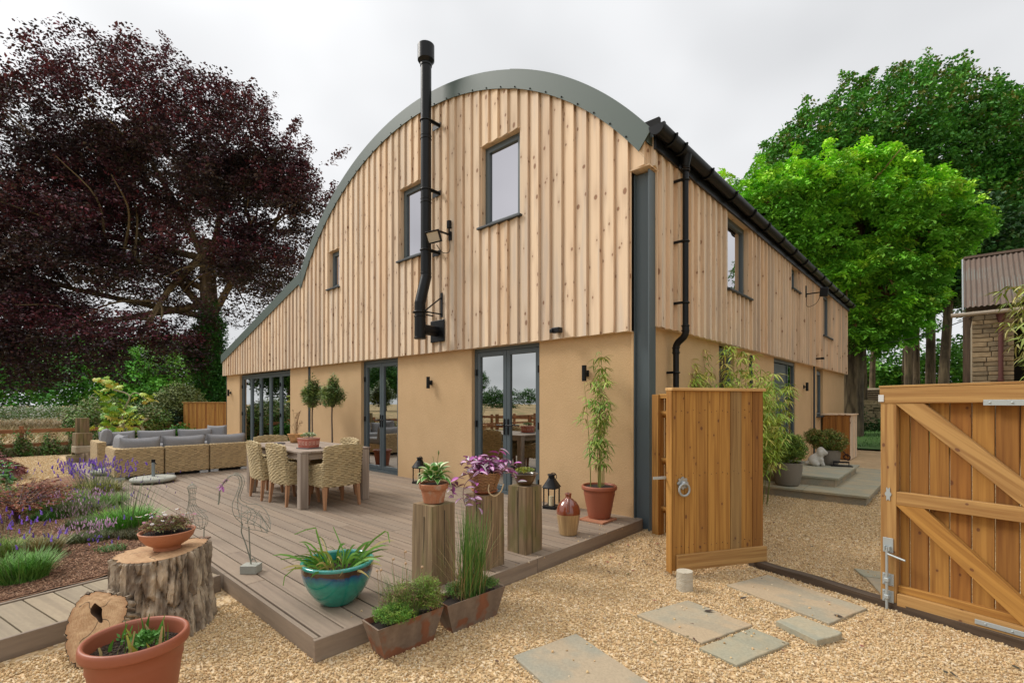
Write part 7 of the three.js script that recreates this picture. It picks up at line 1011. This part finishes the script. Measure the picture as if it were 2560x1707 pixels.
[['bright hedge beyond the stone wall, seen between the trunks', [1.6, 0, -40], [[-4, 2.6, 0, 4, 2.6, 2], [2, 3.2, 0, 4.5, 3.0, 2], [8, 3, 0, 5, 3, 2]], [[0.105, 0.33, 0.03], [0.165, 0.42, 0.045], [0.075, 0.24, 0.024]]], ['paler hedge farther left beyond the stone wall', [-3.0, 0, -36], [[0, 2.2, 0, 3, 2.2, 2], [3, 1.8, 0, 2.5, 1.8, 1.6]], [[0.15, 0.36, 0.045], [0.09, 0.255, 0.03]]]].forEach(([l, p, e, pal], i) => bush('hedge', l, p, e, 3400, pal, 220 + i, sprig(8, 0.28, 0.26, 0.17, 73 + i), { gate: 0.3, freq: 0.7 }));
{ // ivy and weeds on the stone wall, dark ivy trunk
  const t = thing('ivy_patch', 'dark ivy and weeds at the foot of the stone wall', 'ivy', [-0.9, 0, -19.6], VT); cloudLeaves('foliage', t, 900, [[0, 0.7, 0, 0.9, 0.9, 0.4], [1.6, 0.4, 0.3, 1.1, 0.5, 0.4]], sprig(7, 0.1, 0.09, 0.06, 75), LM, [[0.03, 0.09, 0.015], [0.05, 0.13, 0.02]], 231, { gate: 0.35 });
}
{ // big leaved yellowing plant
  const t = thing('fig_leaf_plant', 'big lobed yellow green leaves on bare curved stems behind the sofas', 'plant', [-15.0, 0, 2.45], VT), r = rng(241);
  const lob = (s) => { const l = []; for (let i = 0; i < 7; i++) { const a = (i - 3) * 0.55, g = leafGeo(s * (1 - 0.1 * Math.abs(i - 3)), 0.42, 0.35, 0.08); g.rotateY(a); l.push(g); } return join(l); }, G = [lob(0.14), lob(0.18), lob(0.11)], Mm = [mat([0.275, 0.450, 0.037], 0.5), mat([0.425, 0.525, 0.062], 0.5), mat([0.150, 0.350, 0.037], 0.5), mat([0.600, 0.500, 0.112], 0.55)];
  const k = 1 / 80, P = (x, y) => V((x - 275) * k, 1.48 + (924 - y) * k, 0.25 * (r() - 0.5)); const put = (cx, cy, rx, ry, n, pale) => { for (let i = 0; i < n; i++) { const a = r() * 6.28, d = Math.sqrt(r()), p = P(cx + rx * d * Math.cos(a), cy + ry * d * Math.sin(a)); p.z = (r() - 0.5) * 0.5; const m = new THREE.Mesh(pick(G, r), pick(pale ? [Mm[1], Mm[1], Mm[0], Mm[3]] : [Mm[0], Mm[2], Mm[0], Mm[1]], r)); m.name = 'leaf'; m.castShadow = m.receiveShadow = true; m.position.copy(p); m.rotation.set((r() - 0.3) * 0.9, r() * 6.28, -0.25 - 0.5 * r(), 'YXZ'); t.add(m); } };
  put(245, 878, 20, 15, 22, true); put(228, 905, 14, 14, 14, true); put(330, 915, 14, 14, 13, true); put(255, 935, 34, 20, 40, false); put(282, 962, 42, 26, 54, true); put(250, 980, 26, 20, 26, false);
  obj('stems', [tube([V(0.0, 0, 0), V(0.05, 0.5, 0), V(0.02, 1.15, 0), V(0.22, 1.66, 0), V(0.12, 1.74, 0), V(-0.25, 1.85, 0)], 0.022, 7, 26), tube([V(0.2, 1.62, 0), V(0.35, 1.76, 0), V(0.55, 1.68, 0), V(0.68, 1.55, 0)], 0.016, 6, 16), tube([V(0.1, 0, 0.1), V(0.2, 0.5, 0), V(0.0, 1.0, 0)], 0.02, 6), tube([V(0.62, 0, 0.1), V(0.66, 0.6, 0.05), V(0.55, 0.9, 0), V(0.75, 1.02, 0)], 0.035, 7)], mat([0.27, 0.24, 0.15], 0.85), t);
}
{ // meadow grass beyond the fence, hedge whips, flowers
  blades('meadow_grass', scene, 42000, r => { const z = -4 + 19 * r(), x = -17.4 - 27 * Math.pow(r(), 1.2); return [x, -0.04, z]; }, 0.35, 0.75, 0.5, [[0.46, 0.32, 0.15], [0.38, 0.26, 0.11], [0.5, 0.38, 0.2], [0.26, 0.24, 0.08]], 0.02, 0.5, 251);
  blades('fence_weeds', scene, 6000, r => [-16.35 - 0.9 * r(), -0.02, -0.2 + 9 * r()], 0.2, 0.5, 0.5, [[0.07, 0.16, 0.025], [0.12, 0.2, 0.04], [0.2, 0.2, 0.07], [0.3, 0.22, 0.09]], 0.014, 0.4, 252);
  const r = rng(253), ms = [], cs = [], wh = sprig(6, 0.08, 0.06, 0.05, 77); for (let i = 0; i < 2600; i++) { ms.push(M4(-46 - 8 * r(), 0.1 + 1.0 * r(), -1 + 8 * r(), r(), r() * 6, r(), 1.6 + 1.4 * r())); cs.push(r() < 0.3 ? [0.55, 0.56, 0.48] : jitc([0.10, 0.2, 0.03], 0.3, r)); } inst('cow_parsley', wh, LM, ms, cs);
  const m2 = [], c2 = []; for (let i = 0; i < 2600; i++) { const z = 0.5 + 8 * r(), k = Math.floor(z / 0.55) * 0.55; m2.push(M4(-16.32 + 0.25 * (r() - 0.5), 0.06 + 0.62 * r() * r(), k + 0.32 * (r() - 0.5), r(), r() * 6, r(), 0.5 + 0.5 * r())); c2.push(jitc(pick([[0.06, 0.15, 0.025], [0.1, 0.2, 0.035], [0.16, 0.13, 0.06]], r), 0.3, r)); } inst('hedge_whips', bushGeo, LM, m2, c2);
  const lb = blades('lawn_grass', scene, 6000, r2 => { const x = -4 + 9 * r2(), z = -14.2 - 6 * r2(); return [x, 0.02 + 0.25 * step(-15, -20, z), z]; }, 0.06, 0.16, 0.5, [[0.05, 0.15, 0.02], [0.07, 0.2, 0.025]], 0.012, 0.4, 254); void lb;
  blades('bed_green_strip', scene, 4000, r2 => [-4 - 9 * r2(), 0.02, 5.4 + 1.4 * r2()], 0.15, 0.4, 0.5, [[0.08, 0.17, 0.03], [0.13, 0.22, 0.05]], 0.012, 0.4, 255);
}
cloudLeaves('woodland_belt', scene, 9000, Array.from({ length: 34 }, (_, i) => [-110 + i * 4.8, 2.2 + 0.8 * Math.sin(i * 2.3), 100 + 2 * Math.sin(i) - 0.2 * Math.max(0, 12 - i) * 6, 4, 2.9 + 1.1 * Math.sin(i * 1.7), 2.6]), sprig(8, 0.4, 0.36, 0.26, 91), LM, [[0.05, 0.16, 0.025], [0.075, 0.21, 0.03], [0.035, 0.12, 0.02]], 301, { gate: 0.3, freq: 0.5 });
// ------------------------------------------------------------------ stone wall, barn, roof beyond
{
  const w = thing('dry_stone_wall', 'mossy dry stone wall at the back of the yard', 'wall', [-6, 0, -20.6], 0.10), r = rng(261), st = [], cp = []; obj('wall_core', box(15, 1.4, 0.32, 7.2, 0.7, 0), Mt.stone, w);
  for (let y = 0.02; y < 1.42;) { const h = 0.06 + 0.05 * r(); let x = -0.2 * r(); while (x < 14.5) { const l = 0.14 + 0.26 * r(); st.push(rbox(l - 0.012, h - 0.01, 0.1, x + l / 2, y + h / 2, 0.15 + 0.05 * r(), 0.012, 1)); x += l; } y += h; }
  for (let x = 0; x < 14.5;) { const l = 0.05 + 0.06 * r(); cp.push(rbox(l - 0.008, 0.15 + 0.05 * r(), 0.34, x + l / 2, 1.49, 0.02, 0.01, 1)); x += l; }
  obj('stones', st.map(g => uvm(g)), mat([0.62, 0.60, 0.5], 0.95, { map: rep(T.stone, 1 / 0.8, 1 / 0.8) }), w, 'stuff'); obj('coping_stones', cp.map(g => uvm(g)), mat([0.7, 0.66, 0.52], 0.95, { map: rep(T.stone, 1 / 0.8, 1 / 0.8) }), w, 'stuff');
  const s = thing('stone_shed', 'low shed with a stone slate roof just beyond the wall', 'shed', [-2.6, 0, -27.5], 0.1); obj('walls', uvm(box(4, 1.2, 2.4, 0, 0.6, 0)), Mt.stone, s); const sl = []; for (let k = 0; k < 9; k++) { let x = -2.2; while (x < 2.2) { const l = 0.16 + 0.12 * r(); sl.push(rbox(l - 0.01, 0.02, 0.26, x + l / 2, 1.2 + k * 0.12, 1.4 - k * 0.16, 0.004, 1)); x += l; } } obj('roof_slates', sl.map(g => uvm(g)), mat([0.8, 0.72, 0.62], 0.95, { map: rep(T.stone, 1 / 0.8, 1 / 0.8) }), s, 'stuff'); obj('roof', [box(4.3, 0.04, 2.0, 0, 0, 0).rotateX(0.64).translate(0, 1.66, 0.7), box(4.3, 0.04, 2.0, 0, 0, 0).rotateX(-0.64).translate(0, 1.66, -0.86)], Mt.stone, s);
}
{
  const b = thing('stone_barn', 'open fronted stone barn with a rusty corrugated roof at the right edge', 'barn', [2.84, 0, -11.25], 0), r = rng(271), ms = [[0.68, 0.62, 0.53], [0.8, 0.72, 0.6], [0.56, 0.53, 0.47]].map(c => mat(c, 0.95, { map: rep(T.stone, 1 / 0.8, 1 / 0.8), bumpMap: rep(T.stone, 1 / 0.3, 1 / 0.3), bumpScale: 0.012 }));
  obj('mortar_core', box(0.66, 3.66, 0.42, 0.39, 1.83, -0.22), mat([0.20, 0.16, 0.11], 1), b);
  for (let y = 0; y < 3.6;) { const h = 0.085 + 0.05 * r(); let x = 0.03; while (x < 0.74) { let l = 0.16 + 0.22 * r(); if (0.76 - x - l < 0.12) l = 0.76 - x; obj('stone', uvm(rbox(l - 0.014, h - 0.012, 0.14, x + l / 2, y + h / 2, -0.05 + 0.025 * r(), 0.014, 2)), pick(ms, r), b); x += l; } y += h; }
  obj('side_wall', uvm(box(0.3, 3.6, 3.6, 0.2, 1.8, -2.1)), Mt.stone, b); obj('back_wall', box(6, 3.6, 0.3, 3.2, 1.8, -4), Mt.inside, b); obj('right_wall', box(0.3, 3.6, 4, 6.2, 1.8, -2), Mt.stone, b); obj('lintel', uvm(box(5.6, 0.25, 0.3, 3.5, 3.52, -0.2), 0), Mt.sleeper, b); obj('loft_boards', box(6, 0.05, 4, 3.2, 3.62, -2.1), Mt.inside, b); obj('post', uvm(box(0.14, 3.6, 0.14, -0.06, 1.8, -0.12), 1), Mt.sleeper, b);
  const sheet = (x0, y0, z0, w, len, sl) => { const n = Math.round(w / 0.1 * 8), g = new THREE.PlaneGeometry(w, len, n, 1), p = g.attributes.position; for (let i = 0; i < p.count; i++) p.setZ(i, 0.018 * Math.cos((p.getX(i) + x0) / 0.1 * 6.2832)); g.rotateX(-Math.PI / 2 + sl).translate(x0, y0, z0); g.computeVertexNormals(); return uvm(g, 2); };
  const sl = 0.70, L = 1.3; for (let k = 0; k < 2; k++) for (let i = 0; i < 5; i++) obj('corrugated_sheet', sheet(0.5 + i * 1.2, 3.78 + (k * 0.97 + 0.5) * L * Math.sin(sl) + 0.02 * (1 - k), 0.16 - (k * 0.97 + 0.5) * L * Math.cos(sl), 1.22, L, sl), Mt.corr, b);
  obj('ridge_cap', box(6.2, 0.06, 0.22, 3.0, 5.42, -1.8), Mt.corr, b); obj('rear_roof', box(6.1, 0.05, 2.6, 0, 0, 0).rotateX(-0.7).translate(3, 4.55, -2.85), Mt.corr, b); obj('verge_board', bar(V(-0.12, 3.72, 0.14), V(-0.12, 5.40, -1.83), 0.03, 0.03, 5), Mt.galv, b);
  obj('gutter', tube([V(-0.35, 3.62, 0.2), V(3, 3.66, 0.2), V(6, 3.7, 0.2)], 0.05, 8), mat([0.30, 0.25, 0.19], 0.9), b); obj('drainpipe', [cyl(0.045, 0.045, 3.5, 0.53, 0, 0.1, 12), cyl(0.06, 0.09, 0.16, 0.53, 3.42, 0.1, 12), cyl(0.058, 0.058, 0.05, 0.53, 2.0, 0.1, 12)], mat([0.085, 0.025, 0.02], 0.7), b);
  tag(obj('overhead_cable', tube([V(2.9, 3.55, -11.1), V(1.6, 3.5, -14.5), V(-0.4, 3.75, -19)], 0.012, 5, 20), Mt.black), 'thin black cable running from the barn into the trees', 'cable');
}
renderer.render(scene, camera);
